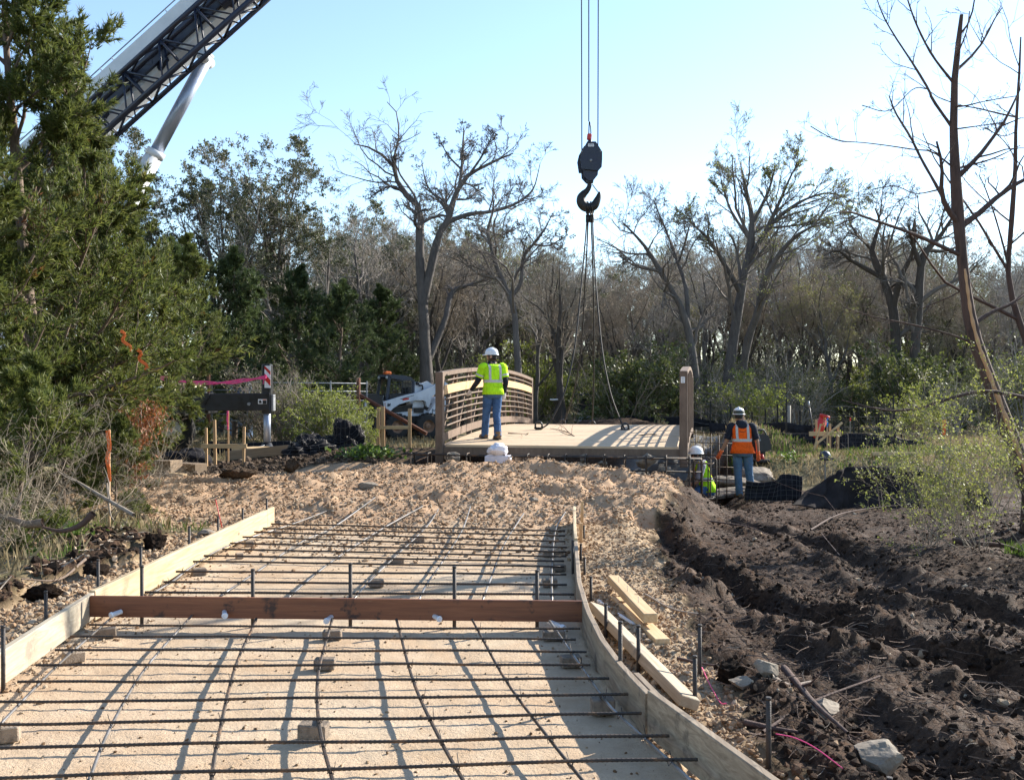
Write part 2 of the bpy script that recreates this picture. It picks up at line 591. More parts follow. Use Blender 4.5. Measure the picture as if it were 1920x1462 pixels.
# ------------------------------------------------------------------ terrain
BR_O = Vector((-1.28, 18.5)); BR_A = R(11.0)          # bridge near-left corner and heading
_ca, _sa = math.cos(BR_A), math.sin(BR_A)
BR_W, BR_L = 4.36, 9.8
def br_ls(x, y):
    dx, dy = x - BR_O.x, y - BR_O.y
    return dx * _ca - dy * _sa, dx * _sa + dy * _ca
def B(l, s, z=0.0):
    return Vector((BR_O.x + l * _ca + s * _sa, BR_O.y - l * _sa + s * _ca, z))
_XRy = [2, 4, 5.6, 9, 11, 13.5, 16, 17.3, 19]; _XRx = [1.3, 1.12, 1.18, 1.38, 1.6, 2.2, 2.75, 2.9, 3.1]
_XLy = [2, 5, 9, 11, 12, 13.5, 16, 17.3, 19]; _XLx = [-3.7, -3.7, -3.55, -3.5, -4.6, -6.5, -6.8, -4.2, -3.5]
FR_y = [2.2, 3.0, 3.39, 3.6, 3.98, 4.40, 4.88, 5.41, 6.12, 7.0, 8.3, 9.5, 11.35]; FR_x = [1.27, .995, .885, .825, .715, .60, .525, .475, .452, .462, .53, .59, .70]
def form_right(y): return np.interp(y, FR_y, FR_x)
def _bump(x, y, cx, cy, h, r, p=1.0):
    d = np.sqrt((x - cx) ** 2 + (y - cy) ** 2) / r
    return h * np.clip(1 - d, 0, 1) ** p * (1 + 0 * x)
def gbase(x, y):
    x = np.asarray(x, float); y = np.asarray(y, float)
    l, s = br_ls(x, y)
    xr = np.interp(y, _XRy, _XRx)
    ramp = sstep(-7.2, -1.6, s)
    crest = .235 * sstep(-3.2, 1.0, l) * (1 - .97 * sstep(2.0, 4.3, l)) + .02
    z = ramp * crest * (1 - sstep(-1.0, 1.5, s) * sstep(-1.0, -3.5, l))
    mud = np.interp(y, [3, 5, 9, 15, 19.5], [0, -.05, -.16, -.42, -.56])
    mud = mud + .25 * sstep(4.5, 9, x) * sstep(6, 10, y) * (1 - sstep(13, 17, y))
    w = sstep(-.25, .9, x - xr)
    near = z * (1 - w) + mud * w
    far = 0.0 * x + .0
    # low ground right of the bridge, bank beyond it
    wfar = sstep(21.2, 23.6, y + .18 * (x - 5))
    rightz = near * (1 - wfar) + (-.03) * wfar
    leftz = near * (1 - sstep(20, 26, y))
    wr = sstep(2.0, 4.5, l)
    z = leftz * (1 - wr) + rightz * wr
    # creek bed under the bridge and the abutment trench
    pit = sstep(-.95, -.55, s) * (1 - sstep(10.2, 12.0, s)) * sstep(-.5, -.15, l) * (1 - sstep(4.9, 5.7, l))
    z = z * (1 - pit) + (-.95) * pit
    z = z + _bump(x, y, -3.3, 20.6, .34, 3.0) * (1 - pit)
    z = z + _bump(x, y, 5.2, 27.5, 1.0, 2.3, 1.0) + _bump(x, y, 4.0, 31.5, .62, 2.6) + _bump(x, y, 6.4, 25.6, .62, 1.7) + _bump(x, y, 2.2, 31.0, .4, 2.0)
    z = z + .10 * _bump(x, y, -5.0, 16.6, 1, 2.0) + .25 * sstep(40, 90, y)
    return z
def G(px, py, off=0.0):
    """point of the terrain that the photograph shows at (px, py)"""
    d = np.exp(np.linspace(math.log(2.5), math.log(120), 4000))
    x = (px - CX) / FPX * d; z = CAM_H - (py - CY) / FPX * d
    h = z - gbase(x, d) - off
    i = int(np.argmax(h < 0))
    if i == 0: i = len(d) - 1
    return Vector((x[i], d[i], z[i]))
def _polydist(x, y, pts):
    best = np.full(x.shape, 1e9); side = np.zeros(x.shape)
    for (a, b) in zip(pts[:-1], pts[1:]):
        ax, ay = a; bx, by = b
        dx, dy = bx - ax, by - ay
        t = np.clip(((x - ax) * dx + (y - ay) * dy) / (dx * dx + dy * dy), 0, 1)
        d = np.hypot(x - ax - t * dx, y - ay - t * dy)
        best = np.minimum(best, d)
    return best
def _rut(pxs):
    return [tuple(G(*p)[:2]) for p in pxs]
RUTS = [_rut([(1215, 975), (1265, 1037), (1343, 1090), (1528, 1170), (1652, 1215), (1890, 1290), (2150, 1380)]),
        _rut([(1120, 930), (1260, 950), (1363, 978), (1508, 1012), (1610, 1050), (1700, 1115), (1930, 1175), (2200, 1260)]),
        _rut([(1380, 1130), (1540, 1290), (1700, 1420), (1850, 1560)])]
TRK = [[(-6.8, 14.2), (-4.4, 13.7), (-2.0, 15.0), (.5, 15.6), (2.6, 15.2)], [(-6.8, 15.6), (-4.2, 15.2), (-1.5, 16.3), (2.6, 16.2)],
       [(-2.4, 12.6), (.4, 13.6), (2.0, 13.2)]]
def masks(x, y):
    n = fbm(x * .9, y * .9, 11, 4); n2 = fbm(x * 4, y * 4, 21, 3)
    xr = np.interp(y, _XRy, _XRx) + n * .25 + n2 * .22
    xl = np.interp(y, _XLy, _XLx) + n * .5 + n2 * .2
    l, s = br_ls(x, y)
    cal = sstep(-.06, .06, x - xl) * sstep(-.08, .08, xr - x) * (1 - sstep(-1.0, -.8, s + n2 * .2) * sstep(-1.5, 0, l)) * (1 - sstep(17.6, 18.6, y + n))
    slab = sstep(-2.78, -2.72, x) * sstep(-.02, .04, form_right(y) - x) * (1 - sstep(10.4, 11.9, y + n * .8))
    grv = cal * (1 - slab) * (1 - sstep(10.6, 11.8, y + n))
    mudR = (1 - cal) * sstep(0, .4, x - .3) * (1 - sstep(20.5, 23.0, y + .18 * (x - 5) + n * 1.2))
    mudR = np.maximum(mudR, (1 - cal) * sstep(-.8, -.4, s) * sstep(-.9, -.5, l) * (1 - sstep(5.5, 6.5, l)) * (1 - sstep(11, 12, s)))
    mudL = (1 - cal) * sstep(-4.9, -3.9, x + n * 1.6) * (x < -2) * sstep(3, 5, y) * (1 - sstep(9.5, 11.5, y))
    mudL2 = (1 - cal) * (x < 0) * sstep(14.5, 15.5, y + n) * (1 - sstep(20.5, 24, y + 2 * n)) * sstep(-9, -7, x)
    pil = np.maximum(_bump(x, y, 4.0, 31.5, 2, 2.8), _bump(x, y, 6.4, 25.6, 2, 1.9)) + _bump(x, y, 2.2, 31.0, 2, 2.3)
    mud = np.clip(np.maximum(np.maximum(mudR, mudL), np.maximum(mudL2 * .9, pil)), 0, 1)
    gp = np.clip(_bump(x, y, 5.2, 27.5, 3, 2.6), 0, 1)
    grass = np.clip((1 - cal) * (1 - mud) * (1 - gp), 0, 1)
    return cal, slab, grv, mud, grass, gp
def gz(x, y, full=True):
    x = np.asarray(x, float); y = np.asarray(y, float)
    z = gbase(x, y)
    if not full: return z
    cal, slab, grv, mud, grass, gp = masks(x, y)
    fade = np.clip(14 / np.maximum(y, 1), .35, 1)
    rough = cal * (1 - slab) * (1 - grv)
    z = z + slab * (fbm(x * 2.2, y * 2.2, 3, 3) * .012 + fbm(x * 22, y * 22, 5, 2) * .005)
    z = z + grv * (fbm(x * 3, y * 3, 31, 3) * .05 + fbm(x * 16, y * 16, 33, 3) * .035)
    z = z + rough * (fbm(x * 1.3, y * 1.3, 41, 3) * .08 + fbm(x * 5, y * 5, 44, 4, .6) * .03 + np.abs(fbm(x * 24, y * 24, 46, 3, .6)) * .035 + .022 * np.sin((y - .25 * x) * 7 + 5 * fbm(x * .7, y * .7, 47, 3)))
    z = z + mud * (fbm(x * 1.2, y * 1.2, 51, 3) * .07 + fbm(x * 6, y * 6, 54, 4, .5) * .038 + np.abs(fbm(x * 22, y * 22, 58, 3, .6)) * .035)
    z = z + grass * (fbm(x * .8, y * .8, 61, 3) * .12 + fbm(x * 6, y * 6, 63, 3) * .05)
    z = z + gp * fbm(x * 5, y * 5, 66, 3) * .10
    for i, r in enumerate(RUTS):
        d = _polydist(x, y, r) + fbm(x * 3, y * 3, 71 + i, 3) * .06
        k = (1 - .25 * i) * (1 - slab) * (1 - .6 * grv)
        z = z + k * (-.15 * np.exp(-(d / .19) ** 4) + .085 * np.exp(-((d - .36) / .13) ** 2) * (1 + 1.2 * fbm(x * 7, y * 7, 75 + i, 3)))
    for i, r in enumerate(TRK):
        d = _polydist(x, y, r) + fbm(x * 2.5, y * 2.5, 81 + i, 3) * .16
        k = rough
        z = z + k * (-.04 * np.exp(-(d / .22) ** 4) + .075 * np.exp(-((d - .36) / .13) ** 2) * (1 + 1.1 * fbm(x * 5, y * 5, 85 + i, 3)))
    # crumbled berm in front of the trench and spoil beside the left form
    l, s = br_ls(x, y)
    z = z + np.exp(-((s + 1.5 + .35 * fbm(x * .8, y * .8, 90, 3)) / .38) ** 2) * sstep(-2.2, -.5, l) * (1 - sstep(4.3, 5.2, l)) * (.015 + .10 * np.abs(fbm(x * 3, y * 3, 92, 3)))
    z = z + mud * (x < -2.5) * (y < 13) * (.06 + .10 * np.clip(fbm(x * 2, y * 2, 95, 3), 0, 1))
    return z
def on(px, py, off=0.0):
    p = G(px, py)
    return Vector((p.x, p.y, float(gz(p.x, p.y)) + off))
def gxy(x, y, off=0.0):
    return Vector((x, y, float(gz(x, y)) + off))

def build_ground():
    na, nr = 490, 480
    a = np.linspace(-R(36), R(36), na)
    da = np.linspace(R(36), R(179), 36)[1:]
    a = np.concatenate([-da[::-1], a, da])
    r = np.concatenate([np.linspace(.6, 5.0, 12)[:-1], np.exp(np.linspace(math.log(5.0), math.log(70), nr)), np.exp(np.linspace(math.log(74), math.log(3500), 26))])
    A, Rr = np.meshgrid(a, r)
    x = np.sin(A) * Rr; y = np.cos(A) * Rr - 2.0
    z = gz(x, y)
    z = z * (1 - sstep(80, 300, Rr))
    cal, slab, grv, mud, grass, gp = masks(x, y)
    V = np.stack([x, y, z], -1).reshape(-1, 3)
    nR, nA = x.shape
    idx = np.arange(nR * nA).reshape(nR, nA)
    F = np.stack([idx[:-1, :-1], idx[:-1, 1:], idx[1:, 1:], idx[1:, :-1]], -1).reshape(-1, 4)[:, ::-1]
    me = npmesh('ground', V, F, True)
    for nm, arr in (('cal', cal), ('slab', slab), ('grv', grv), ('mud', mud), ('gp', gp)):
        at = me.attributes.new(nm, 'FLOAT', 'POINT')
        at.data.foreach_set('value', np.asarray(arr, np.float32).ravel())
    t = NT('ground_earth')
    v = t.coord()
    n1 = t.noise(.7, 5, .6, v); n2 = t.noise(6, 6, .65, v); n3 = t.noise(45, 4, .7, v); n4 = t.noise(160, 3, .7, v)
    pv = t.vor(60, v, out='Color'); pvs = t.n('ShaderNodeSeparateColor'); t.l(pv, pvs.inputs[0])
    # packed limestone base
    ca = t.ramp(n2, [(.25, (.27, .165, .095)), (.48, (.41, .265, .160)), (.72, (.51, .355, .23))])
    ca = t.mix(t.maprange(n3, .45, .7, 0, .6), ca, (.52, .41, .29))
    ca = t.mix(t.maprange(n4, .58, .70, 0, .65), ca, (.18, .11, .065))
    ca = t.mix(t.maprange(n1, .38, .62, 0, .5), ca, (.42, .255, .15))
    smooth = t.ramp(n2, [(.25, (.50, .395, .27)), (.5, (.58, .47, .335)), (.75, (.65, .545, .405))])
    smooth = t.mix(t.maprange(n4, .57, .70, 0, .5), smooth, (.28, .18, .10))
    smooth = t.mix(t.maprange(n3, .50, .70, 0, .55), smooth, (.38, .275, .165))
    smooth = t.mix(t.maprange(t.noise(.8, 4, .6, v), .5, .7, 0, .6), smooth, (.66, .57, .45))
    smooth = t.mix(t.maprange(n1, .45, .65, 0, .4), smooth, (.46, .34, .215))
    fp = t.vor(2.6, t.mapping(v, (1, .55, 1)))
    smooth = t.mix(t.math('MULTIPLY', t.maprange(fp, .10, .24, .8, 0), t.maprange(n2, .45, .6, 0, 1)), smooth, (.34, .25, .16))
    smooth = t.mix(t.maprange(t.noise(1.6, 5, .7, v), .50, .66, 0, .75), smooth, (.42, .295, .18))
    slabn = t.math('MULTIPLY', t.attr('slab'), t.maprange(t.math('ADD', n1, t.math('MULTIPLY', n2, .3)), .42, .62, 1.0, .55))
    ca = t.mix(slabn, ca, smooth)
    gr = t.mix(pvs.outputs[0], (.30, .20, .115), (.50, .39, .26))
    gr = t.mix(t.maprange(n2, .35, .6, .45, 0), gr, (.20, .125, .07))
    ca = t.mix(t.attr('grv'), ca, gr)
    mu = t.ramp(n2, [(.30, (.010, .0058, .0036)), (.48, (.030, .0168, .0098)), (.70, (.085, .048, .0275))])
    mu = t.mix(t.maprange(n3, .48, .72, 0, .7), mu, (.145, .083, .048))
    mu = t.mix(t.maprange(n1, .5, .75, 0, .5), mu, (.125, .072, .042))
    fl = t.ramp(n2, [(.2, (.075, .06, .032)), (.45, (.18, .145, .08)), (.7, (.29, .235, .14))])
    fl = t.mix(t.maprange(n1, .42, .62, 0, .55), fl, (.10, .12, .035))
    fl = t.mix(t.maprange(n3, .5, .75, 0, .4), fl, (.27, .22, .14))
    c = t.mix(t.attr('cal'), fl, ca)
    c = t.mix(t.attr('mud'), c, mu)
    c = t.mix(t.attr('gp'), c, t.ramp(n3, [(.3, (.13, .125, .115)), (.7, (.36, .34, .31))]))
    h = t.math('ADD', t.math('MULTIPLY', n3, .6), t.math('MULTIPLY', n4, .3))
    rough = t.maprange(t.math('MULTIPLY', t.attr('mud'), n1), .3, .6, .95, .72)
    hm = t.math('MULTIPLY', t.attr('mud'), t.math('ADD', t.noise(28, 6, .75, v), t.math('MULTIPLY', t.noise(11, 5, .7, v), 1.2)))
    bmp = t.bump(t.math('ADD', h, t.math('MULTIPLY', hm, 1.6)), .7, .025)
    m = t.done(t.bsdf(c, rough, 0, bmp, .12))
    o = obj('ground', me, m)
    tag(o, kind='structure')
    return o
build_ground()

# ---- loose stones, clods and crumbs lying on the earth
def m_stones(name, cols):
    t = NT(name)
    c = t.ramp(t.objrand(), [(i / (len(cols) - 1), x) for i, x in enumerate(cols)])
    n = t.noise(3.5, 4, .7, t.coord())
    c = t.mix(t.maprange(n, .45, .75, 0, .5), c, cols[0])
    return t.done(t.bsdf(c, .92, 0, t.bump(n, .5, .05), .15))
M['limestone'] = m_stones('limestone', [(.20, .12, .068), (.34, .22, .13), (.44, .315, .20), (.54, .43, .305), (.37, .235, .135)])
M['clod'] = m_stones('clod', [(.013, .0078, .005), (.030, .0175, .011), (.062, .036, .022), (.12, .07, .043)])
M['crumb'] = m_stones('crumb', [(.13, .075, .04), (.22, .14, .08), (.40, .29, .18), (.5, .38, .25)])
def scatter(name, mat, n, xr, yr, size, keep, label, cat, seed, pw=1.0, sink=.35, squash=.75, lump_pow=2.0, sub=0):
    rng = np.random.default_rng(seed)
    u = rng.random(n)
    y = yr[0] * (yr[1] / yr[0]) ** (u ** pw)
    x = rng.uniform(xr[0], xr[1], n)
    k = keep(x, y, rng)
    x, y = x[k], y[k]
    s = size[0] + (size[1] - size[0]) * rng.random(len(x)) ** lump_pow
    z = gz(x, y) + s * (1 - 2 * sink) * .6
    N = len(x)
    scl = s[:, None] * rng.uniform(.6, 1.15, (N, 3)) * np.array([1, 1, squash])
    rot = np.stack([rng.normal(size=N) * .5, rng.normal(size=N) * .5, rng.random(N) * 6.28], 1)
    return gn_scatter(name, np.stack([x, y, z], 1), scl, rot, rng.integers(0, 5, N), stone_protos(mat, sub), label, cat)
def _kgl(x, y, r): c, s, g, m, gr, gp = masks(x, y); return (g > .5) & (x < -2.76)
scatter('gravel', M['limestone'], 16000, (-4.1, -2.75), (4.3, 11.4), (.008, .036), _kgl, 'loose tan limestone gravel along the left form board', 'gravel', 101)
scatter('gravel', M['limestone'], 1500, (-2.72, -2.3), (4.2, 8.5), (.006, .022), lambda x, y, r: r.random(len(x)) < (1 - (x + 2.72) / .42) ** 1.5, 'tan gravel spilled inside the left form board', 'gravel', 102)
def _kgr(x, y, r): c, s, g, m, gr, gp = masks(x, y); return (c > .4) & (s < .5) & (x > form_right(y) + .03) & (r.random(len(x)) < .9)
scatter('gravel', M['limestone'], 30000, (.4, 2.2), (3.2, 11.8), (.006, .026), _kgr, 'loose tan limestone gravel between the right form board and the dark mud', 'gravel', 103)
def _kra(x, y, r): c, s, g, m, gr, gp = masks(x, y); return (c > .4) & ((s < .4) | (r.random(len(x)) < .55 * sstep(8.2, 11.6, y))) & ((s < .4) | (x > -2.7)) & ((y > 11.3) | ((x > -2.66) & (x < form_right(y) - .03)))
scatter('rubble', M['limestone'], 95000, (-6.8, 3.9), (8.2, 17.7), (.005, .036), _kra, 'tan limestone rubble crumbled over the ramp before the bridge', 'rubble', 104, lump_pow=3.2, sink=.3)
def _kmr(x, y, r): c, s, g, m, gr, gp = masks(x, y); return (m > .5) & (x > .5) & (r.random(len(x)) < .25 + .75 * sstep(-.1, .25, fbm(x * 1.2, y * 1.2, 120, 3)))
scatter('mud_clods', M['clod'], 60000, (.6, 8.5), (3.2, 20), (.005, .042), _kmr, 'dark crumbled mud clods over the churned soil on the right', 'soil', 105, lump_pow=3, sink=.45)
def _kml(x, y, r): c, s, g, m, gr, gp = masks(x, y); return (m > .5) & (x < -2.5)
scatter('mud_clods', M['clod'], 7000, (-6.5, -3.0), (4.5, 11.8), (.012, .075), _kml, 'dark crumbled soil clods beyond the gravel on the left', 'soil', 106, lump_pow=2.6, sink=.4)
M['soil'] = m_stones('soil', [(.035, .023, .016), (.065, .044, .03), (.11, .078, .054), (.17, .125, .09)])
scatter('mud_clods', M['soil'], 7000, (-8.5, -1.4), (14.5, 20), (.012, .10), _kml, 'brown soil clods heaped around the crane outrigger pad', 'soil', 107, lump_pow=3, sink=.4)
scatter('limestone_chips', M['limestone'], 420, (1.2, 7), (3.4, 17), (.012, .05), lambda x, y, r: masks(x, y)[3] > .5, 'pale limestone chips scattered in the dark mud', 'gravel', 108, lump_pow=3)
scatter('limestone_chips', M['limestone'], 900, (-5.0, -3.2), (5, 11.8), (.012, .05), lambda x, y, r: masks(x, y)[3] > .3, 'pale limestone chips scattered in the left soil strip', 'gravel', 109, lump_pow=3)
scatter('crumbs', M['crumb'], 5000, (-2.65, 1.2), (3.2, 11.4), (.0015, .014), lambda x, y, r: masks(x, y)[1] > .6, 'small crumbs of earth strewn over the packed slab base', 'soil', 110, lump_pow=4)

# ------------------------------------------------------------------ slab formwork and reinforcement
ORD = ['first', 'second', 'third', 'fourth', 'fifth', 'sixth', 'seventh', 'eighth', 'ninth', 'tenth', 'eleventh', 'twelfth', 'thirteenth']
def board_path(name, pts, z0, z1, th, mat, label, cat='form board', side=1, group=None, jag=0.0):
    """upright board following a plan polyline (inner face on pts, thickness to the given side)"""
    pts = [Vector((p[0], p[1])) for p in pts]
    n = len(pts); vs = []; fs = []
    rg = random.Random(len(name) * 31 + n)
    for i in range(n):
        t = (pts[min(i + 1, n - 1)] - pts[max(i - 1, 0)]).normalized()
        nrm_ = Vector((t.y, -t.x)) * side
        a = pts[i]; b = pts[i] + nrm_ * th
        za = z0[i] if isinstance(z0, list) else z0
        zb = (z1[i] if isinstance(z1, list) else z1) + rg.uniform(-jag, jag)
        c = .004
        vs += [(a.x, a.y, za), (a.x, a.y, zb - c), (a.x + nrm_.x * c, a.y + nrm_.y * c, zb), (b.x - nrm_.x * c, b.y - nrm_.y * c, zb), (b.x, b.y, zb - c), (b.x, b.y, za)]
    for i in range(n - 1):
        for k in range(6):
            k2 = (k + 1) % 6
            fs.append((i * 6 + k, i * 6 + k2, (i + 1) * 6 + k2, (i + 1) * 6 + k))
    fs.append(tuple(range(6))); fs.append(tuple(reversed(range((n - 1) * 6, n * 6))))
    m = MB().add(vs, fs)
    o = m.build(name, mat, fix=True)
    # origin at the board so that grain shifts from board to board
    return tag(o, label, cat, group)

M['form_wood'] = m_wood('form_wood', (.30, .205, .11), (.50, .385, .235), (.62, .50, .33), axis='Y', stain=(.42, .32, .19))
M['form_wood_old'] = m_wood('form_wood_old', (.27, .22, .15), (.40, .34, .25), (.52, .45, .34), axis='Y', stain=(.24, .20, .15))
M['form_grey'] = m_wood('form_grey', (.12, .083, .053), (.27, .205, .14), (.42, .34, .245), axis='Y', stain=(.10, .078, .057))
t_ = NT('form_red'); v_ = t_.coord()
g_ = t_.noise(1.0, 6, .62, t_.mapping(v_, (1.5, 30, 30)), 1.2)
c_ = t_.ramp(g_, [(.25, (.095, .032, .014)), (.5, (.175, .060, .024)), (.75, (.235, .088, .038))])
c_ = t_.mix(t_.maprange(t_.noise(7, 4, .7, v_), .57, .66, 0, .85), c_, (.022, .012, .010))
c_ = t_.mix(t_.maprange(t_.noise(2.3, 3, .6, t_.mapping(v_, (1, 1, 5))), .66, .72, 0, .6), c_, (.30, .19, .10))
M['form_red'] = t_.done(t_.bsdf(c_, .62, 0, t_.bump(g_, .3, .004)))

board_path('form_board', [(-2.60, 3.4), (-2.605, 4.2), (-2.62, 5.04), (-2.70, 5.9), (-2.752, 6.50)], [.035, .03, .03, .035, .05], [.20, .20, .205, .21, .215], .04, M['form_wood_old'],
           'weathered greyish form board on the left, nearest the camera', side=-1)
board_path('form_board', [(-2.752, 6.52), (-2.76, 8), (-2.75, 9.6), (-2.72, 11.3)], [.03, .02, .02, .02], [.225, .22, .215, .215], .04, M['form_wood'],
           'clean pale form board on the left running from the red board to the ramp', side=-1)
board_path('form_board', [(-2.80, 7.45), (-2.80, 8.3), (-2.79, 9.1)], .05, .20, .038, M['lumber_y'],
           'short yellow splice board nailed behind the pale left form board', side=-1)
def fr_pts(y0, y1, n, dx=0.0):
    return [(float(form_right(y)) + dx, y) for y in np.linspace(y0, y1, n)]
board_path('form_board', fr_pts(8.9, 11.35, 10), .0, .215, .030, M['form_wood'],
           'yellow far end board of the right form by the ramp')
board_path('form_board', fr_pts(4.41, 9.06, 30, -.004), .0, .195, .034, M['form_grey'],
           'grey curved form board on the right meeting the red board', jag=.002)
board_path('form_board', fr_pts(2.3, 4.39, 16), .015, .215, .036, M['form_grey'],
           'weathered brown curved form board on the right nearest the camera', jag=.0015)
board_path('form_board', [(x + .036, y) for x, y in fr_pts(3.85, 4.75, 9)], .06, .19, .034, M['form_grey'],
           'grey splice board behind the joint of the right form')

# ---- red bulkhead board with white dowel sleeves
ry0, ry1 = 6.42, 6.36
bulk = empty('bulkhead_board', (-2.745, ry0, 0), 0, 'rusty red cross board with white pipe sleeves set between the forms', 'form board')
m = MB(); m.bar((0, 0, .145), (3.21, ry1 - ry0, .125), .028, .135, bev=.003)
m.build('board', M['form_red'], bulk)
M['sleeve'] = m_plain('sleeve', (.75, .75, .76), .4, 0, .1, 30, .05)
for (px, py, ax, ay, L) in ((225, 1147, -.05, -.07, .07), (421, 1148, .02, -.06, .06), (620, 1157, -.02, -.07, .07), (815, 1155, .05, -.06, .06), (1030, 1165, .09, -.13, .16)):
    p = P(px, py, 6.37)
    q = Vector((p.x + 2.745, p.y - ry0, p.z))
    d = Vector((ax, ay, -.012)).normalized()
    m = MB(); m.tube([q - d * .01, q + d * L * .8, q + d * L * .83, q + d * L], [.016, .016, .021, .018], 10)
    m.build('pipe_sleeve', M['sleeve'], bulk)
m = MB(); m.box((1.9, -.018, .10), (.05, .006, .05), None, .002); 

# ---- reinforcing bars
M['rebar'] = NT('rebar'); t_ = M['rebar']; v_ = t_.coord()
n_ = t_.noise(9, 5, .65, v_)
c_ = t_.ramp(n_, [(.3, (.022, .019, .018)), (.52, (.05, .036, .026)), (.72, (.17, .085, .035))])
M['rebar'] = t_.done(t_.bsdf(c_, .62, .35, t_.bump(t_.noise(120, 2, .6, v_), .3, .004)))
t_ = NT('rebar_clean'); v_ = t_.coord()
n_ = t_.noise(6, 5, .65, v_)
c_ = t_.ramp(n_, [(.3, (.10, .085, .07)), (.5, (.23, .21, .19)), (.7, (.34, .32, .31))])
M['rebar_clean'] = t_.done(t_.bsdf(c_, .42, .7, t_.bump(t_.noise(120, 2, .6, v_), .3, .004)))
def rebar(name, pts, r, mat, label, group, ribs=False, cat='rebar'):
    pts = [Vector(p) for p in pts]
    if ribs:
        L = sum((b - a).length for a, b in zip(pts, pts[1:]))
        n = int(L / .0065)
        rp = resample([tuple(p) for p in pts], n)
        nodes = rp[None]
        k = np.arange(n + 1)
        rad = np.where((k % 3) == 0, r * 1.22, r)[None]
        V, F = tubes_np(nodes, rad, 6)
        cap = [np.array([list(range(5, -1, -1))]), np.array([[n * 6 + i for i in range(6)]])]
        me = npmesh(name, V, [F] + cap, False)
        o = obj(name, me, mat)
    else:
        m = MB(); m.tube([tuple(x) for x in resample([tuple(p) for p in pts], max(2, 3 * len(pts)))], r, 7)
        o = m.build(name, mat)
    return tag(o, label, cat, group)
def on_plane(px, py, z):
    d = (CAM_H - z) * FPX / (py - CY)
    return Vector(((px - CX) / FPX * d, d, z))
ZB = .105
rows_f = [((157, 1171), (1088, 1179)), ((132, 1191), (1080, 1199)), ((103, 1217), (1100, 1220)), ((68, 1247), (1107, 1245)), ((33, 1279), (1142, 1270)),
          ((-40, 1316), (1178, 1301)), ((-60, 1358), (1203, 1337)), ((-80, 1402), (1255, 1379)), ((-100, 1460), (1308, 1422))]
rg = random.Random(5)
ROWP = []
for i, (a, b) in enumerate(rows_f):
    A = on_plane(*a, ZB); Bp = on_plane(*b, ZB)
    A.x = max(A.x, -2.60)
    n = 9
    pts = [A.lerp(Bp, k / n) + Vector((0, rg.uniform(-.003, .003), rg.uniform(-.003, .002) - .003 * math.sin(k * 1.3 + i))) for k in range(n + 1)]
    ROWP.append(pts)
    rebar('reinforcing_bar', pts, .0066, M['rebar'], f'{ORD[i]} ribbed crosswise rebar in front of the red board, counted from it', 'crosswise bars before the red board', True)
rows_b = [((272, 1110), (1077, 1114)), ((307, 1090), (1063, 1095)), ((330, 1071), (1062, 1076)), ((362, 1052), (1058, 1062)), ((382, 1041), (1058, 1052)), ((417, 1029), (1062, 1043)),
          ((432, 1018), (1062, 1034)), ((455, 1006), (1063, 1026)), ((477, 997), (1060, 1015)), ((493, 990), (1060, 1004)), ((508, 982), (1060, 995))]
for i, (a, b) in enumerate(rows_b):
    A = on_plane(*a, ZB); Bp = on_plane(*b, ZB)
    pts = [A.lerp(Bp, k / 7) + Vector((0, rg.uniform(-.003, .003), rg.uniform(-.003, .002))) for k in range(8)]
    rebar('reinforcing_bar', pts, .0085, M['rebar'], f'{ORD[i]} crosswise rebar behind the red board, counted from it', 'crosswise bars behind the red board', i < 2)
long_f = [[(187, 1177), (105, 1250), (0, 1358), (-110, 1480)], [(347, 1168), (273, 1252), (207, 1363), (160, 1480)], [(473, 1177), (440, 1253), (407, 1393), (393, 1490)],
          [(618, 1179), (598, 1254), (595, 1320), (604, 1389), (632, 1490)], [(748, 1178), (776, 1279), (827, 1389), (885, 1490)],
          [(895, 1179), (949, 1276), (1031, 1386), (1115, 1490)], [(1043, 1182), (1102, 1267), (1144, 1324), (1210, 1385), (1320, 1485)]]
for i, pl in enumerate(long_f):
    pts = [on_plane(x, y, ZB - .017 + rg.uniform(-.008, .004)) for x, y in pl]
    pts.insert(0, pts[0] + (pts[0] - pts[1]).normalized() * .25)
    rebar('reinforcing_bar', pts, .0075, M['rebar_clean'] if i in (0, 1, 6) else M['rebar'], f'{ORD[i]} lengthwise rebar from the left in front of the red board', 'lengthwise bars before the red board', i in (2, 3, 4))
long_b = [[(280, 1115), (323, 1090), (367, 1057), (433, 1020), (555, 980), (635, 945)], [(413, 1117), (480, 1073), (563, 1017), (627, 987), (703, 950)],
          [(535, 1125), (587, 1080), (640, 1040), (713, 993), (793, 952)], [(660, 1127), (697, 1085), (737, 1047), (800, 987), (822, 953)],
          [(783, 1130), (803, 1090), (827, 1057), (867, 993), (882, 958)], [(903, 1130), (923, 1077), (947, 1017), (982, 962)], [(1035, 1132), (1035, 1060), (1042, 993), (1060, 957)]]
for i, pl in enumerate(long_b):
    pts = []
    for x, y in pl:
        p = on_plane(x, y, ZB - .017)
        g = G(x, y, .05)
        pts.append(p if p.y < 11.2 else Vector((g.x, g.y, float(gz(g.x, g.y)) + .03)))
    rebar('reinforcing_bar', pts, .0085, M['rebar_clean'], f'{ORD[i]} lengthwise rebar from the left behind the red board', 'lengthwise bars behind the red board')
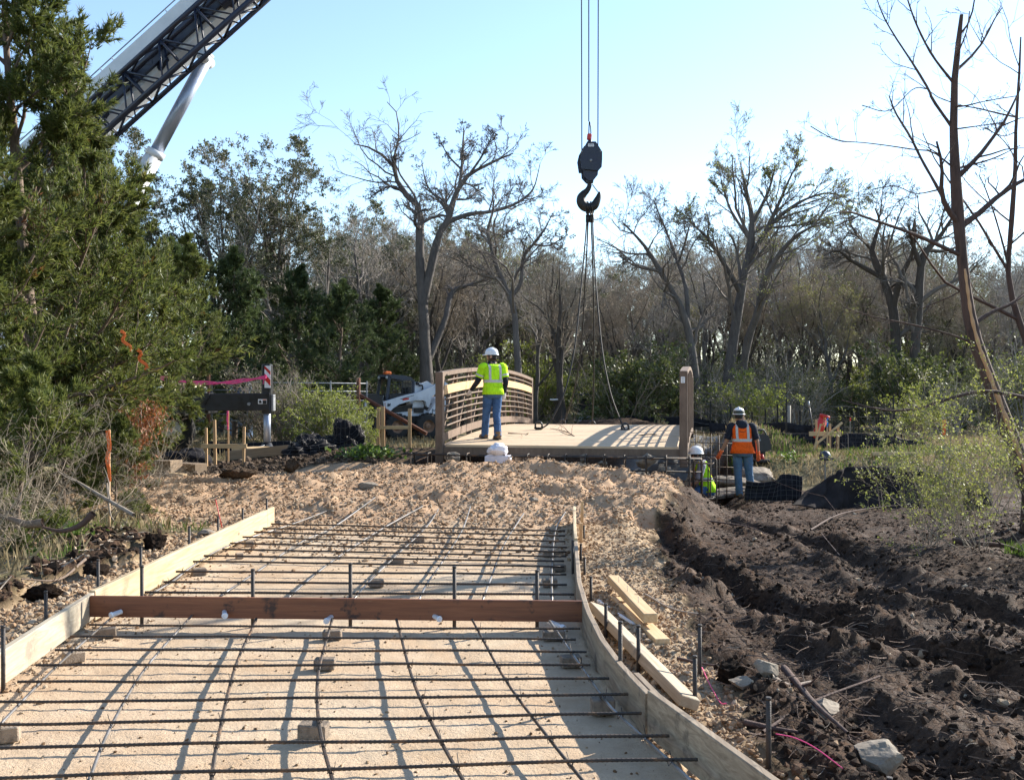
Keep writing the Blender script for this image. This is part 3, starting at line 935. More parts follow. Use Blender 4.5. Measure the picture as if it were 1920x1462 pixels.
# tie wires at the crossings
m = MB()
for pl, rows in ((long_f, rows_f), (long_b, rows_b[:7])):
    for L_ in pl:
        q = [on_plane(x, y, ZB - .01) for x, y in L_]
        for a, b in rows:
            A = on_plane(*a, ZB); Bp = on_plane(*b, ZB)
            for u, w in zip(q, q[1:]):
                den = (Bp.x - A.x) * (w.y - u.y) - (Bp.y - A.y) * (w.x - u.x)
                if abs(den) < 1e-6: continue
                t1 = ((u.x - A.x) * (w.y - u.y) - (u.y - A.y) * (w.x - u.x)) / den
                t2 = ((u.x - A.x) * (Bp.y - A.y) - (u.y - A.y) * (Bp.x - A.x)) / den
                if 0 < t1 < 1 and 0 <= t2 <= 1:
                    c = A.lerp(Bp, t1) - Vector((0, 0, .008))
                    an = rg.uniform(0, PI)
                    m.tube([c + Vector((math.cos(an + s) * .013, math.sin(an + s) * .011, math.sin(s * 2) * .013)) for s in np.linspace(0, 5.4, 8)] + [c + Vector((math.cos(an) * .02, math.sin(an) * .02, .03 + rg.random() * .02))], .0017, 4)
tag(m.build('tie_wires', M['steel_dark']), 'thin wire ties twisted round the rebar crossings', 'wire', kind='stuff')

# ---- concrete brick supports
M['brick'] = m_plain('brick', (.225, .175, .13), .95, 0, .3, 22, .8)
M['brick_pink'] = m_plain('brick_pink', (.31, .24, .175), .95, 0, .3, 22, .8)
brick_me = {}
def brick(px, py, lab, rz, s=(.135, .085, .07), pink=False):
    p = on_plane(px, py, .04); s = tuple(round(q * .84, 4) for q in s)
    key = (s, pink)
    if key not in brick_me:
        brick_me[key] = MB().box((0, 0, 0), s, None, .005).mesh('brick')
        brick_me[key].materials.append(M['brick_pink'] if pink else M['brick'])
    o = obj('concrete_brick', brick_me[key], None, None, (p.x, p.y, s[2] / 2 + .006), (rg.uniform(-.06, .06), rg.uniform(-.06, .06), rz))
    return tag(o, lab, 'brick', 'concrete bricks under the rebar')
brick(200, 1184, 'small brick under the rebar by the left form, just before the red board', .35)
brick(138, 1229, 'pale brick under the leftmost lengthwise rebar, second before the red board', .7, pink=True)
brick(10, 1374, 'pale brick cut off by the left edge of the picture', .3, (.14, .09, .08), True)
brick(623, 1188, 'brick under the middle rebar just before the red board', .05)
brick(609, 1242, 'brick under the middle lengthwise rebar between second and fourth crosswise bars', .02)
brick(588, 1370, 'large split brick under the middle rebar nearest the camera', -.12, (.15, .09, .085))
brick(1038, 1189, 'brick under the rebar at the right end of the red board', .05, (.16, .09, .07))
brick(1070, 1237, 'dark brick in the shade of the right form, second from the red board', .2)
brick(1130, 1323, 'brick in the shade of the right form near the curved joint', .1, (.13, .09, .085))
brick(705, 1091, 'brick under the middle rebar just behind the red board', .35)
brick(742, 1048, 'flat brick standing under the middle rebar, second behind the red board', -.15, (.19, .06, .06))
brick(785, 1009, 'brick under the middle rebar, third behind the red board', .3)
brick(1031, 1091, 'brick by the right form just behind the red board', .1)
brick(1047, 1063, 'brick by the right form, second behind the red board', .3)
brick(1030, 1036, 'brick by the right form, third behind the red board', .2)
brick(373, 1070, 'brick by the left form just behind the red board', .5)
brick(449, 1040, 'small pale brick standing by the left form behind the red board', .5, (.08, .07, .06), True)
brick(467, 1018, 'brick by the left form, third behind the red board', .5, (.10, .08, .07), True)
brick(520, 999, 'farthest brick by the left form near the ramp', .5, (.09, .08, .07), True)

# ---- steel form stakes
M['stake'] = m_plain('stake', (.05, .043, .04), .6, .5, .3, 25, .3)
def stake(px, ytop, d, lab, r=.011, lean=(0, 0), mat='stake', zb=None):
    top = P(px, ytop, d)
    zb_ = float(gz(top.x, d)) - .12 if zb is None else zb
    b = Vector((top.x + lean[0], d + lean[1], zb_))
    m = MB()
    h = top.z - zb_
    m.tube([(0, 0, 0), (top.x - b.x, d - b.y, h - .006)], r, 8)
    m.tube([(top.x - b.x, d - b.y, h - .012), (top.x - b.x, d - b.y, h)], [r * 1.12, r * 1.05], 8)
    for k in range(1, 5):
        z = h * (.45 + .11 * k)
        m.box((lean[0] * -z / h, lean[1] * -z / h - r, z), (.006, .003, .006))
    o = m.build('form_stake', M[mat], None, b)
    return tag(o, lab, 'stake', 'steel stakes holding the forms')
for a in ((6, 1172, 5.05, 'steel stake behind the left form, nearest the camera'), (86, 1107, 5.95, 'steel stake in the gravel behind the grey left form board, second from the camera'),
          (184, 1048, 6.75, 'steel stake behind the left form beside the joint at the red board'), (264, 1023, 7.65, 'steel stake behind the yellow splice board on the left'),
          (355, 986, 8.7, 'steel stake behind the middle of the pale left form board'), (409, 968, 9.4, 'short steel stake behind the pale left form board, third from its far end'),
          (455, 952, 10.2, 'short steel stake behind the pale left form board, second from its far end'), (500, 934, 11.0, 'last steel stake at the far end of the left form')):
    stake(*a)
for a in ((266, 1060, 6.48, 'steel stake behind the red board next to the left form'), (474, 1066, 6.47, 'steel stake behind the red board, second from the left form'),
          (657, 1055, 6.46, 'middle steel stake of the five behind the red board'), (852, 1061, 6.45, 'steel stake behind the red board, fourth from the left form'),
          (1007, 1068, 6.44, 'steel stake behind the red board nearest the right form')):
    stake(*a, r=.0125)
for a in ((1095, 985, 10.1, 'steel stake behind the far yellow right form board'), (1074, 1012, 8.3, 'steel stake inside the grey curved right form, farthest from the camera'),
          (1089, 1019, 8.9, 'steel stake behind the right form beside the board joint'), (1096, 1044, 8.2, 'steel stake outside the grey right form, third from its far end'),
          (1108, 1080, 7.3, 'steel stake outside the right form just beyond the red board'), (1136, 1131, 6.2, 'steel stake beside the long grey plank just nearer than the red board'),
          (1163, 1164, 4.95, 'tall steel stake inside the right form near the dark splice'), (1197, 1171, 5.45, 'steel stake between the right form and the long grey plank'),
          (1312, 1170, 5.3, 'tall steel stake in the gravel at the edge of the dark mud'), (1303, 1228, 4.8, 'shorter steel stake standing before the tall one at the edge of the mud'),
          (1441, 1306, 4.0, 'thick steel stake in the foreground beside the right form and the rocks'), (1668, 1456, 3.75, 'stake top just showing at the bottom right edge')):
    stake(*a)
for a in ((1083, 939, 11.0, 'wooden stake at the far end of the right form'), (1080, 980, 9.9, 'wooden stake against the far yellow right form board')):
    p = P(a[0], a[1], a[2])
    m = MB(); m.box((.05, 0, (p.z + .1) / 2 - .1), (.03, .04, p.z + .1), None, .003)
    tag(m.build('form_stake', M['lumber_z'], None, (p.x, p.y, 0)), a[3], 'stake', 'wooden stakes holding the right form')

# ---- loose timber beside the right form
def timber(name, a, b, w, h, mat, label, cat='timber', up=(0, 0, 1), nails=(), parent_z=0):
    a, b = Vector(a), Vector(b)
    L = (b - a).length
    d = (b - a) / L
    root = empty(name, a, 0, label, cat)
    x = d
    upv = Vector(up)
    y = upv.cross(x).normalized(); z = x.cross(y)
    Mx = Matrix((x, y, z)).transposed().to_euler()
    m = MB(); m.box((L / 2, 0, 0), (L, w, h), None, .004)
    me = m.mesh('beam')
    o = obj('beam', me, mat, root)
    root.rotation_euler = Mx
    for t in nails:
        k = MB(); k.tube([(t, .01, h / 2 - .01), (t + .004, .01, h / 2 + .035)], .0016, 5); k.tube([(t + .004, .01, h / 2 + .035), (t + .004, .01, h / 2 + .037)], .004, 6)
        k.build('nail', M['galv'], root)
    return root
M['lumber_raw'] = m_wood('lumber_raw', (.40, .25, .12), (.55, .39, .21), (.66, .51, .31), axis='X')
M['lumber_grey_x'] = m_wood('lumber_grey_x', (.25, .19, .12), (.36, .285, .195), (.47, .39, .28), axis='X', stain=(.20, .175, .14))
z0 = .06
timber('timber_block', P(1243, 1206, 5.95), P(1158, 1125, 7.35), .095, .055, M['lumber_raw'], 'flat yellow timber lying under the nailed one beside the right form')
timber('timber_block', P(1220, 1159, 6.25), P(1150, 1085, 7.65), .09, .06, M['lumber_raw'], 'short yellow timber with three nails lying on top of another', nails=(.35, .75, 1.1))
timber('plank', P(1293, 1318, 4.72), P(1116, 1138, 6.75), .10, .055, M['lumber_grey_x'], 'long greyish plank leaning on the right form between the stakes', up=(.35, .1, 1))
m = MB(); a, b = P(1122, 1127, 7.3), P(1190, 1171, 6.5)
m.tube([(0, 0, 0), tuple(b - a)], .0125, 10); m.tube([(0, 0, 0), tuple((b - a) * .06)], .0165, 10)
tag(m.build('plastic_pipe', M['white_plastic'], None, a), 'thin white plastic pipe lying beside the yellow timbers', 'pipe')

# ------------------------------------------------------------------ footbridge
t_ = NT('weathering_steel'); v_ = t_.coord()
n_ = t_.noise(1.0, 5, .65, t_.mapping(v_, (14, 14, 5)))
c_ = t_.ramp(n_, [(.25, (.105, .066, .044)), (.5, (.155, .105, .073)), (.75, (.21, .145, .10))])
c_ = t_.mix(t_.maprange(t_.noise(2.0, 4, .6, v_), .5, .7, 0, .5), c_, (.24, .17, .125))
M['wsteel'] = t_.done(t_.bsdf(c_, .72, .15, t_.bump(t_.noise(60, 3, .6, v_), .12, .004)))
M['deck_wood'] = m_wood('deck_wood', (.46, .32, .19), (.62, .46, .30), (.72, .57, .40), axis='X')
M['rub_wood'] = m_wood('rub_wood', (.50, .29, .13), (.62, .39, .19), (.70, .48, .26), axis='Y', knots=False)
ZD = .53
def arch(s): 
    t = s / BR_L
    return .18 * 4 * t * (1 - t)
bridge = empty('footbridge', (BR_O.x, BR_O.y, 0), -BR_A, 'arched brown steel footbridge with pale plank deck and two railings', 'bridge')
# local frame: x = across, y = along
NPL = 68
plank_me = MB().box((BR_W / 2, 0, 0), (BR_W - .06, BR_L / NPL - .012, .045), None, .004).mesh('plank')
plank_me.materials.append(M['deck_wood'])
for i in range(NPL):
    s = (i + .5) * BR_L / NPL
    sl = math.atan((arch(s + .05) - arch(s - .05)) / .1)
    obj('plank', plank_me, None, bridge, (random.uniform(-.004, .004), s, ZD + arch(s) - .0225 + random.uniform(-.0015, .0015)), (sl, 0, 0))
# end beam, stringers, floor
m = MB(); m.box((BR_W / 2, .02, ZD - .12), (BR_W, .05, .15), None, .004); m.box((BR_W / 2, -.02, ZD - .185), (BR_W, .10, .014)); m.build('end_beam', M['wsteel'], bridge)
m = MB(); m.box((BR_W / 2, BR_L - .02, ZD - .12), (BR_W, .05, .15)); m.build('end_beam', M['wsteel'], bridge)
ys = np.linspace(0, BR_L, 25)
for x in (.5, 1.6, 2.76, 3.86):
    m = MB()
    for a, b in zip(ys, ys[1:]):
        m.bar((x, a, ZD - .13 + arch(a)), (x, b, ZD - .13 + arch(b)), .06, .13)
    m.build('stringer', M['wsteel'], bridge)
def railing(x, inner):
    """x: centre of the railing across the bridge; inner = +1 when the walkway is on its +x side"""
    rt = bpy.data.objects.new('railing', None); rt.empty_display_size = .1
    link(rt, bridge)
    def run(name, z0, z1, xo, th, mat, r=None):
        m = MB()
        if r:
            m.tube([(x + xo, s, ZD + z0 + arch(s)) for s in np.linspace(.02, BR_L - .02, 29)], r, 8)
        else:
            n = 28
            vs, fs = [], []
            for s in np.linspace(.015, BR_L - .015, n + 1):
                a = arch(s) + ZD
                vs += [(x + xo - th / 2, s, a + z0), (x + xo + th / 2, s, a + z0), (x + xo + th / 2, s, a + z1), (x + xo - th / 2, s, a + z1)]
            for i in range(n):
                for k in range(4):
                    fs.append((i * 4 + k, (i + 1) * 4 + k, (i + 1) * 4 + (k + 1) % 4, i * 4 + (k + 1) % 4))
            fs += [(0, 1, 2, 3), tuple(n * 4 + k for k in (3, 2, 1, 0))]
            m.add(vs, fs)
        m.build(name, mat, rt, fix=True)
    # end posts
    for s, zb in ((.0, -.36), (BR_L, -.3)):
        m = MB(); m.box((x, s, (ZD + zb + ZD + 1.36) / 2), (.145, .15, 1.36 - zb), None, .012); m.build('end_post', M['wsteel'], rt)
    run('top_rail', 1.275, 1.355, 0, .135, M['wsteel'])
    run('bottom_chord', -.20, -.06, 0, .135, M['wsteel'])
    for z in (.32, .45, .58, .705, .83, 1.18):
        run('rail_tube', z, z, inner * .045, .03, M['wsteel'], .0165)
    run('rub_rail', .925, 1.09, inner * .048, .036, M['rub_wood'])
    run('toe_board', .05, .20, inner * .055, .012, M['wsteel'])
    npan = 8
    for i in range(1, npan):
        s = i * BR_L / npan
        m = MB(); m.bar((x - inner * .028, s, ZD - .06 + arch(s)), (x - inner * .028, s, ZD + 1.275 + arch(s)), .085, .10, bev=.006); m.build('post', M['wsteel'], rt)
        m = MB(); m.bar((x + inner * .024, s, ZD + .05 + arch(s)), (x + inner * .024, s, ZD + 1.27 + arch(s)), .025, .018); m.build('rail_bracket', M['wsteel'], rt)
    for i in range(npan):
        a, b = i * BR_L / npan + .08, (i + 1) * BR_L / npan - .08
        if i < npan // 2: a, b = b, a
        m = MB(); m.bar((x - inner * .03, a, ZD + 1.275 + arch(a)), (x - inner * .03, b, ZD - .05 + arch(b)), .05, .05); m.build('diagonal', M['wsteel'], rt)
    return rt
railing(-.073, 1)
rr = railing(BR_W + .073, -1)
m = MB(); m.box((BR_W + .073 - .012, -.079, ZD + 1.20), (.07, .006, .11), None, .001)
m.build('label_plate', M['white_plastic'], rr)
M['ink'] = m_plain('ink', (.12, .11, .10), .6, 0, .1, 5, .0)
m = MB()
for k in range(4): m.box((BR_W + .073 - .012, -.0825, ZD + 1.235 - k * .023), (.05 - .01 * (k % 2), .001, .006))
m.build('plate_lettering', M['ink'], rr)
# steel shoe at the right end post
m = MB(); m.prism([(0, 0), (.06, 0), (.30, .62), (.22, .62)], .10, Matrix.Translation((BR_W + .02, -.02, ZD - .85)))
m.build('bearing_plate', M['form_grey'], bridge)

# ---- abutment seat and its reinforcement in the trench
ab = empty('abutment_rebar_cage', tuple(B(0, -.45, 0)), -BR_A, 'rusty rebar cage of the abutment across the trench before the bridge', 'rebar cage')
for z, s in ((.37, 0), (.37, -.22), (.13, 0)):
    m = MB(); m.tube([(-.62, s, z + .015), (1.2, s, z - .005), (3.0, s, z), (4.75, s, z - .01)], .014, 6); m.build('long_bar', M['rebar'], ab)
for i in range(15):
    x = -.45 + i * .355 + random.uniform(-.04, .04)
    m = MB(); m.tube([(x, -.235, -.75), (x, -.235, .38), (x, -.18, .405), (x, -.03, .405), (x, .014, .38), (x, .014, -.7)], .0125, 6); m.build('stirrup', M['rebar'], ab)
# side cage by the kneeling worker
cg = empty('wall_rebar_cage', tuple(B(4.60, -.35, 0)), -BR_A, 'tall rebar cage at the right bridge post beside the kneeling worker', 'rebar cage')
for i, (x, y, zt) in enumerate(((0, 0, .35), (.16, .05, .35), (.26, -.1, .36), (.02, -.25, .34))):
    m = MB(); m.tube([(x, y, -.9), (x, y, zt - .03), (x + .02, y, zt), (x + .11, y, zt + .015), (x + .14, y, zt - .02), (x + .14, y, -.9)], .0115, 6); m.build('upright_bar', M['rebar'], cg)
for z in (.28, -.02, -.32):
    m = MB(); m.tube([(-.6, -.25, z), (.34, -.25, z), (.36, .02, z), (-.1, .02, z)], .009, 6); m.build('tie_bar', M['rebar'], cg)
cf = empty('far_rebar_cage', tuple(B(4.62, 3.2, 0)), -BR_A, 'rebar cage standing behind the right railing before the gravel pile', 'rebar cage')
for i in range(5):
    m = MB(); m.tube([(i * .16, .0, -.9), (i * .16, 0, .72 - .04 * i)], .010, 6); m.build('upright_bar', M['rebar'], cf)
for z in (-.3, -.05, .2, .45, .66):
    m = MB(); m.tube([(-.1, .01, z), (.8, .01, z - .02)], .009, 6); m.build('tie_bar', M['rebar'], cf)

# ---- white cloth on a white block at the deck edge
blk = B(1.17, -.60, 0); 
M['cloth_white'] = m_plain('cloth_white', (.74, .72, .76), .9, 0, .12, 14, .2)
M['foam'] = m_plain('foam', (.66, .64, .70), .7, 0, .1, 8, .08)
m = MB(); m.box((0, 0, 0), (.46, .22, .30), (0, 0, -BR_A), .02)
tag(m.build('foam_block', M['foam'], None, (blk.x, blk.y, .23)), 'pale foam block behind the rebar below the deck edge', 'block')
bm = bmesh.new(); bmesh.ops.create_icosphere(bm, subdivisions=4, radius=.17)
for v in bm.verts:
    p = v.co
    f = float(fbm(np.array([p.x * 9 + 3]), np.array([p.y * 9 + p.z * 11]), 7, 3)[0])
    g2 = float(ridged(np.array([p.x * 7 + p.z * 6]), np.array([p.y * 7 - p.z * 5]), 9, 2)[0])
    v.co = p * (1 + .30 * f + .10 * g2)
    v.co.z *= .75 if v.co.x > -.04 else .5
    v.co.x *= 1.05
for f in bm.faces: f.smooth = True
me = bpy.data.meshes.new('towel'); bm.to_mesh(me); bm.free()
tag(obj('towel', me, M['cloth_white'], None, (blk.x - .02, blk.y, .47)), 'crumpled white towel bundled on the pale block at the deck edge', 'towel')

# ------------------------------------------------------------------ crane
crane = empty('mobile_crane', (-10.5, 22.5, 0), 0, 'white mobile crane with raised boom and extended black outrigger behind the cedars', 'crane')
CO = Vector((-10.5, 22.5, 0))
def cr(p): return Vector(p) - CO
M['boom_white'] = m_plain('boom_white', (.62, .64, .66), .38, 0., .07, 1.5, .03)
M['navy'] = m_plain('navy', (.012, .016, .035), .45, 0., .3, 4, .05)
# boom: box section from the pivot far left to the tip above the hook
HOOK = P(1105, 372, 23.2)
tip = P(1105, -616, 23.2); A0 = P(-150, 514, 23.2)
ax = (tip - A0).normalized(); LB = (tip - A0).length
side = Vector((0, -1, 0)); side = (side - ax * side.dot(ax)).normalized()      # towards the camera
upv = side.cross(ax).normalized()
if upv.z < 0: upv = -upv
def bp(t, u, w):   # t metres along, u up, w towards camera
    return cr(A0 + ax * t + upv * u + side * w)
def section(t0, t1, h, w, drop=.12):
    m = MB()
    prof = [(-w / 2, h / 2), (w / 2, h / 2), (w / 2, -h / 2 + drop), (w / 4, -h / 2), (-w / 4, -h / 2), (-w / 2, -h / 2 + drop)]
    vs = [bp(t0, u, a) for a, u in prof] + [bp(t1, u, a) for a, u in prof]
    n = len(prof)
    m.add(vs, [(i, (i + 1) % n, (i + 1) % n + n, i + n) for i in range(n)] + [tuple(range(n)), tuple(reversed(range(n, 2 * n)))])
    return m
T_of = lambda px: (px + 150) / 1255.0 * LB
section(0, T_of(470), 1.0, .74).build('boom_base', M['boom_white'], crane, fix=True)
section(T_of(470) + .01, T_of(760), .82, .60).build('boom_section', M['boom_white'], crane, fix=True)
section(T_of(760) + .01, LB + .5, .66, .48).build('boom_section', M['boom_white'], crane, fix=True)
m = MB(); m.lathe([(.02, -.3), (.32, -.3), (.32, .3), (.02, .3)], 18, cr(tip) + Vector((0, 0, .1)), 'Y'); m.build('boom_head', M['black_paint'], crane)
# collar at the end of the base section
section(T_of(458), T_of(474), 1.1, .86).build('boom_collar', M['boom_white'], crane, fix=True)
# boom-top rope and its guides
m = MB(); m.tube([bp(T_of(-100), .74, .0), bp(T_of(420), .78, 0), bp(LB, .46, 0)], .016, 5); m.build('hoist_line', M['galv'], crane)
for px in (228, 250, 350):
    m = MB(); m.bar(bp(T_of(px), .5, 0), bp(T_of(px), .76, 0), .03, .03); m.build('line_guide', M['boom_white'], crane)
# stowed lattice jib along the near side
jr = bpy.data.objects.new('lattice_jib', None); jr.empty_display_size = .1; link(jr, crane)
ja, jb = T_of(60), T_of(640)
u0, u1, w0, w1 = -.06, -.90, .48, 1.02
ch = {}
for nm, (u, w, r) in {'a': (u0, w0, .07), 'b': (u1, w0, .06), 'c': (u0 - .10, w1, .06), 'd': (u1, w1, .07)}.items():
    m = MB(); m.tube([bp(ja, u, w), bp(jb, u, w)], r, 8); m.build('chord', M['navy'], jr)
npn = 9
for i in range(npn):
    t0 = ja + (jb - ja) * i / npn; t1 = ja + (jb - ja) * (i + 1) / npn; tm = (t0 + t1) / 2
    for (ua, wa, ub, wb) in ((u0, w0, u1, w0), (u0 - .10, w1, u1, w1), (u0, w0, u0 - .1, w1), (u1, w0, u1, w1)):
        m = MB(); m.tube([bp(t0, ua, wa), bp(tm, ub, wb), bp(t1, ua, wa)], .030, 6); m.build('lacing', M['navy'], jr)
        m = MB(); m.tube([bp(t0, ua, wa), bp(t0, ub, wb)], .028, 6); m.build('lacing', M['navy'], jr)
for px in (180, 290, 420):
    m = MB(); m.bar(bp(T_of(px), -.05, .30), bp(T_of(px), -.05, .5), .18, .34); m.bar(bp(T_of(px), -.35, .34), bp(T_of(px) + .3, -.35, .5), .10, .12); m.build('jib_bracket', M['navy'], jr)
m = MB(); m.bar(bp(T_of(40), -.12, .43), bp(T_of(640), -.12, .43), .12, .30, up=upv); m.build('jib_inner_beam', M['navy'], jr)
m = MB(); m.box(bp(T_of(455), -.22, .55), (1.5, .30, .34), ax.to_track_quat('X', 'Z').to_euler(), .03); m.build('jib_stow_box', M['navy'], jr)
# boom ram
r_top = cr(P(386, 112, 23.1)); r_bot = cr(P(75, 690, 23.1))
m = MB(); k = .30; m.tube([r_top, r_top.lerp(r_bot, k)], .15, 18); m.build('ram_rod', M['chrome'], crane)
m = MB(); m.tube([r_top.lerp(r_bot, k - .005), r_top.lerp(r_bot, k + .015)], .215, 18); m.tube([r_top.lerp(r_bot, k), r_bot], .20, 18); m.build('ram_cylinder', M['boom_white'], crane)
m = MB(); m.lathe([(.01, -.28), (.13, -.28), (.13, .28), (.01, .28)], 14, r_top, 'Y'); m.box(r_top + Vector((-.03, 0, .14)), (.24, .4, .30), (0, R(-42), 0), .03); m.build('ram_pin', M['boom_white'], crane)
# superstructure and carrier (mostly hidden by the cedars)
m = MB(); m.prism([(-6.6, 1.75), (-6.6, 3.2), (-5.9, 4.5), (-5.0, 4.5), (-3.5, 2.9), (-.3, 2.7), (.4, 2.3), (.4, 1.75)], 1.9, Matrix.Translation((0, .6, 0))); m.build('upper_works', M['boom_white'], crane)
m = MB(); m.box((-1.0, -.95, 2.55), (1.5, .85, 1.55), None, .08); m.build('operator_cab', M['white_paint'], crane)
m = MB(); m.box((-1.0, -1.385, 2.85), (1.1, .03, .7), None, .01); m.box((-.24, -.95, 2.85), (.03, .6, .7)); m.build('cab_window', M['black_paint'], crane)
m = MB(); m.box((-3.5, .6, 1.18), (13.5, 2.5, .42), None, .03); m.build('chassis', M['black_paint'], crane)
m = MB(); m.box((-1.5, -.62, 1.52), (8.6, .3, .22), None, .02); m.box((1.1, -.66, 1.42), (1.5, .1, .30), None, .02); m.build('deck_fairing', M['white_paint'], crane)
m = MB(); m.box((-.1, -.70, 1.05), (.9, .2, .55), None, .03); m.build('tool_box', M['white_paint'], crane)
for x in (-9.0, -7.4, -2.4, -.9, 2.2):
    for y in (-.45, 1.65):
        w = MB(); w.lathe([(.05, -.17), (.42, -.17), (.52, -.13), (.55, 0), (.52, .13), (.42, .17), (.05, .17)], 22, (x, y, .55), 'Y')
        wo = w.build('wheel', M['black_rubber'], crane)
        w = MB(); w.lathe([(.02, -.185), (.1, -.2), (.28, -.175), (.30, -.12)], 16, (x, y, .55), 'Y'); w.build('rim', M['white_paint'], wo)
# outrigger
OD = 21.6
oa, ob = cr(P(318, 757, OD)), cr(P(509, 753, OD))
m = MB()
m.bar(oa + Vector((-3.0, 0, 0)), cr(P(388, 756, OD)), .34, .45, bev=.015)
m.build('outrigger_box', M['black_paint'], crane)
m = MB(); m.bar(cr(P(372, 754, OD)), ob, .30, .38, bev=.012); m.build('outrigger_beam', M['black_paint'], crane)
m = MB(); m.prism([(-.30, -.225), (0, -.225), (.22, .15), (.22, .225), (-.30, .225)], .36, Matrix.Translation(cr(P(378, 756, OD)))); m.build('outrigger_collar', M['black_paint'], crane)
m = MB(); m.box(cr(P(370, 731, OD)) + Vector((0, 0, -.02)), (.36, .3, .16), None, .01); m.build('valve_box', M['black_paint'], crane)
m = MB(); m.box(cr(P(386.5, 735, OD)) + Vector((0, -.12, 0)), (.10, .02, .14), None, .004); m.build('sensor', M['galv'], crane)
m = MB(); m.box(cr(P(374, 766, OD)) + Vector((0, -.188, .03)), (.14, .004, .06)); m.build('warning_label', M['yellow'], crane)
ps = cr(P(495.5, 752.5, OD)) + Vector((0, -.158, 0)); 
m = MB(); m.box(ps, (.19, .005, .105)); so = m.build('safety_sign', M['white_plastic'], crane)
m = MB(); m.box(ps + Vector((.047, -.004, -.012)), (.085, .003, .075)); m.prism([(-.03, -.035), (.03, -.035), (.03, 0), (0, .035), (-.03, .01)], .003, Matrix.Translation(ps + Vector((-.047, -.004, 0)))); m.build('sign_pictogram', M['black_paint'], so)
m = MB(); m.box(ps + Vector((.047, -.004, .04)), (.085, .003, .012)); m.build('sign_header', M['orange'], so)
m = MB(); m.tube([cr(P(471, 757, OD)) + Vector((0, -.16, 0)), cr(P(471, 757, OD)) + Vector((0, -.21, 0))], .035, 8); m.build('pin', M['galv'], crane)
jx = cr(P(503, 730, OD)); jz = lambda y: cr(P(503, y, OD)).z
m = MB(); m.box((jx.x - .02, jx.y, (jz(683) + jz(775)) / 2), (.20, .24, jz(683) - jz(775)), None, .02); m.build('jack_housing', M['black_paint'], crane)
# red and white chevron panel on the jack housing
zt, zb_ = jz(686), jz(727)
xc = jx.x - .02 + .035; yc = jx.y - .125
m = MB(); m.box((xc, yc, (zt + zb_) / 2), (.13, .006, zt - zb_)); pn = m.build('reflector_panel', M['white_plastic'], crane)
m = MB()
hh = (zt - zb_)
for k in (0, 1):
    z0 = zb_ + hh * (.12 + .5 * k)
    z1_ = min(zt, z0 + hh * .28)
    Mx = Matrix.Translation((xc, yc - .005, 0))
    m.prism([(-.065, z0 + .12), (.065, z0 - .02), (.065, z1_ - .02 if k == 0 else zt - .12), (-.065, min(zt, z1_ + .12))], .003, Mx)
m.build('red_stripe', M['red'], pn)
m = MB(); m.box((jx.x + .11, jx.y, jz(755)), (.055, .2, .36), None, .01); m.build('end_cap', M['galv'], crane)
m = MB(); m.tube([(jx.x - .025, jx.y, jz(770)), (jx.x - .025, jx.y, jz(828))], .078, 14); m.build('jack_ram', M['chrome'], crane)
fz = jz(838)
m = MB(); m.lathe([(.03, .10), (.10, .09), (.13, .02), (.26, -.02), (.27, -.06), (.02, -.06)], 18, (jx.x - .03, jx.y, fz)); m.build('float', M['black_paint'], crane)
for s in (-1, 1):
    m = MB(); m.tube([(jx.x - .03, jx.y - .1, fz + .05), (jx.x - .03 + s * .32, jx.y - .26, fz - .03)], .012, 6); m.build('float_handle', M['galv'], crane)

# hoist ropes from the boom head to the block
for px, y0 in ((1091, 285), (1104, 228), (1121, 280)):
    a = P(px, y0, 23.2); b = Vector((a.x + (px - 1105) * .002, 23.2, tip.z))
    m = MB(); m.tube([cr(a), cr(b)], .0135, 6); m.build('hoist_rope', M['steel_dark'], crane)
# pink tape from the crane to the jack
q = [P(300, 706, 21.45), P(345, 714, 21.42), P(400, 717, 21.4), P(450, 713, 21.4), P(494, 706, 21.4), P(500, 704, 21.42)]
m = MB()
rs = resample([tuple(p) for p in q], 26)
for k in range(3):
    pts = [Vector(r_) + Vector((0, -.012 * k, .02 * math.sin(i * .9 + k * 2) - .015 * k)) for i, r_ in enumerate(rs)]
    for a, b in zip(pts, pts[1:]): m.bar(a, b, .004, .034)
m.bar(Vector(q[-1]) + Vector((-.05, -.02, 0)), Vector(q[-1]) + Vector((-.07, -.03, -.19)), .03, .004)
tag(m.build('flagging_tape', M['pink']), 'pink flagging tape tied across to the red and white outrigger post', 'tape')

# ------------------------------------------------------------------ hook block
hb = empty('hook_block', HOOK, 0, 'black crane hook block hanging from three ropes above the bridge', 'hook block')
def hk(px, py, dy=0.0): 
    p = P(px, py, 23.2 + dy) - HOOK
    return p
def poly(pxs, dy, th, name, mat, parent, flip=False):
    pts = [(hk(x, y).x, hk(x, y).z) for x, y in pxs]
    m = MB(); m.prism(pts, th, Matrix.Translation((0, dy, 0)))
    return m.build(name, mat, parent, fix=True)
outl = [(1100, 269), (1116, 269), (1128, 288), (1128, 302), (1127, 316), (1121, 323), (1090, 320), (1087, 300), (1090, 287)]
poly(outl, -.16, .035, 'cheek_plate', M['navy'], hb)
poly([(x - 4, y + 2) for x, y in outl], .16, .035, 'cheek_plate', M['navy'], hb)
poly([(1092, 318), (1121, 318), (1120, 330), (1112, 340), (1103, 341), (1095, 333)], -.10, .05, 'trunnion_plate', M['navy'], hb)
poly([(1090, 318), (1119, 318), (1118, 330), (1110, 341), (1100, 343), (1091, 333)], .10, .05, 'trunnion_plate', M['navy'], hb)
for dy in (-.07, .07):
    m = MB(); m.lathe([(.03, -.03), (.22, -.03), (.19, 0), (.22, .03), (.03, .03)], 24, hk(1106, 300) + Vector((0, dy, 0)), 'Y'); m.build('sheave', M['black_paint'], hb)
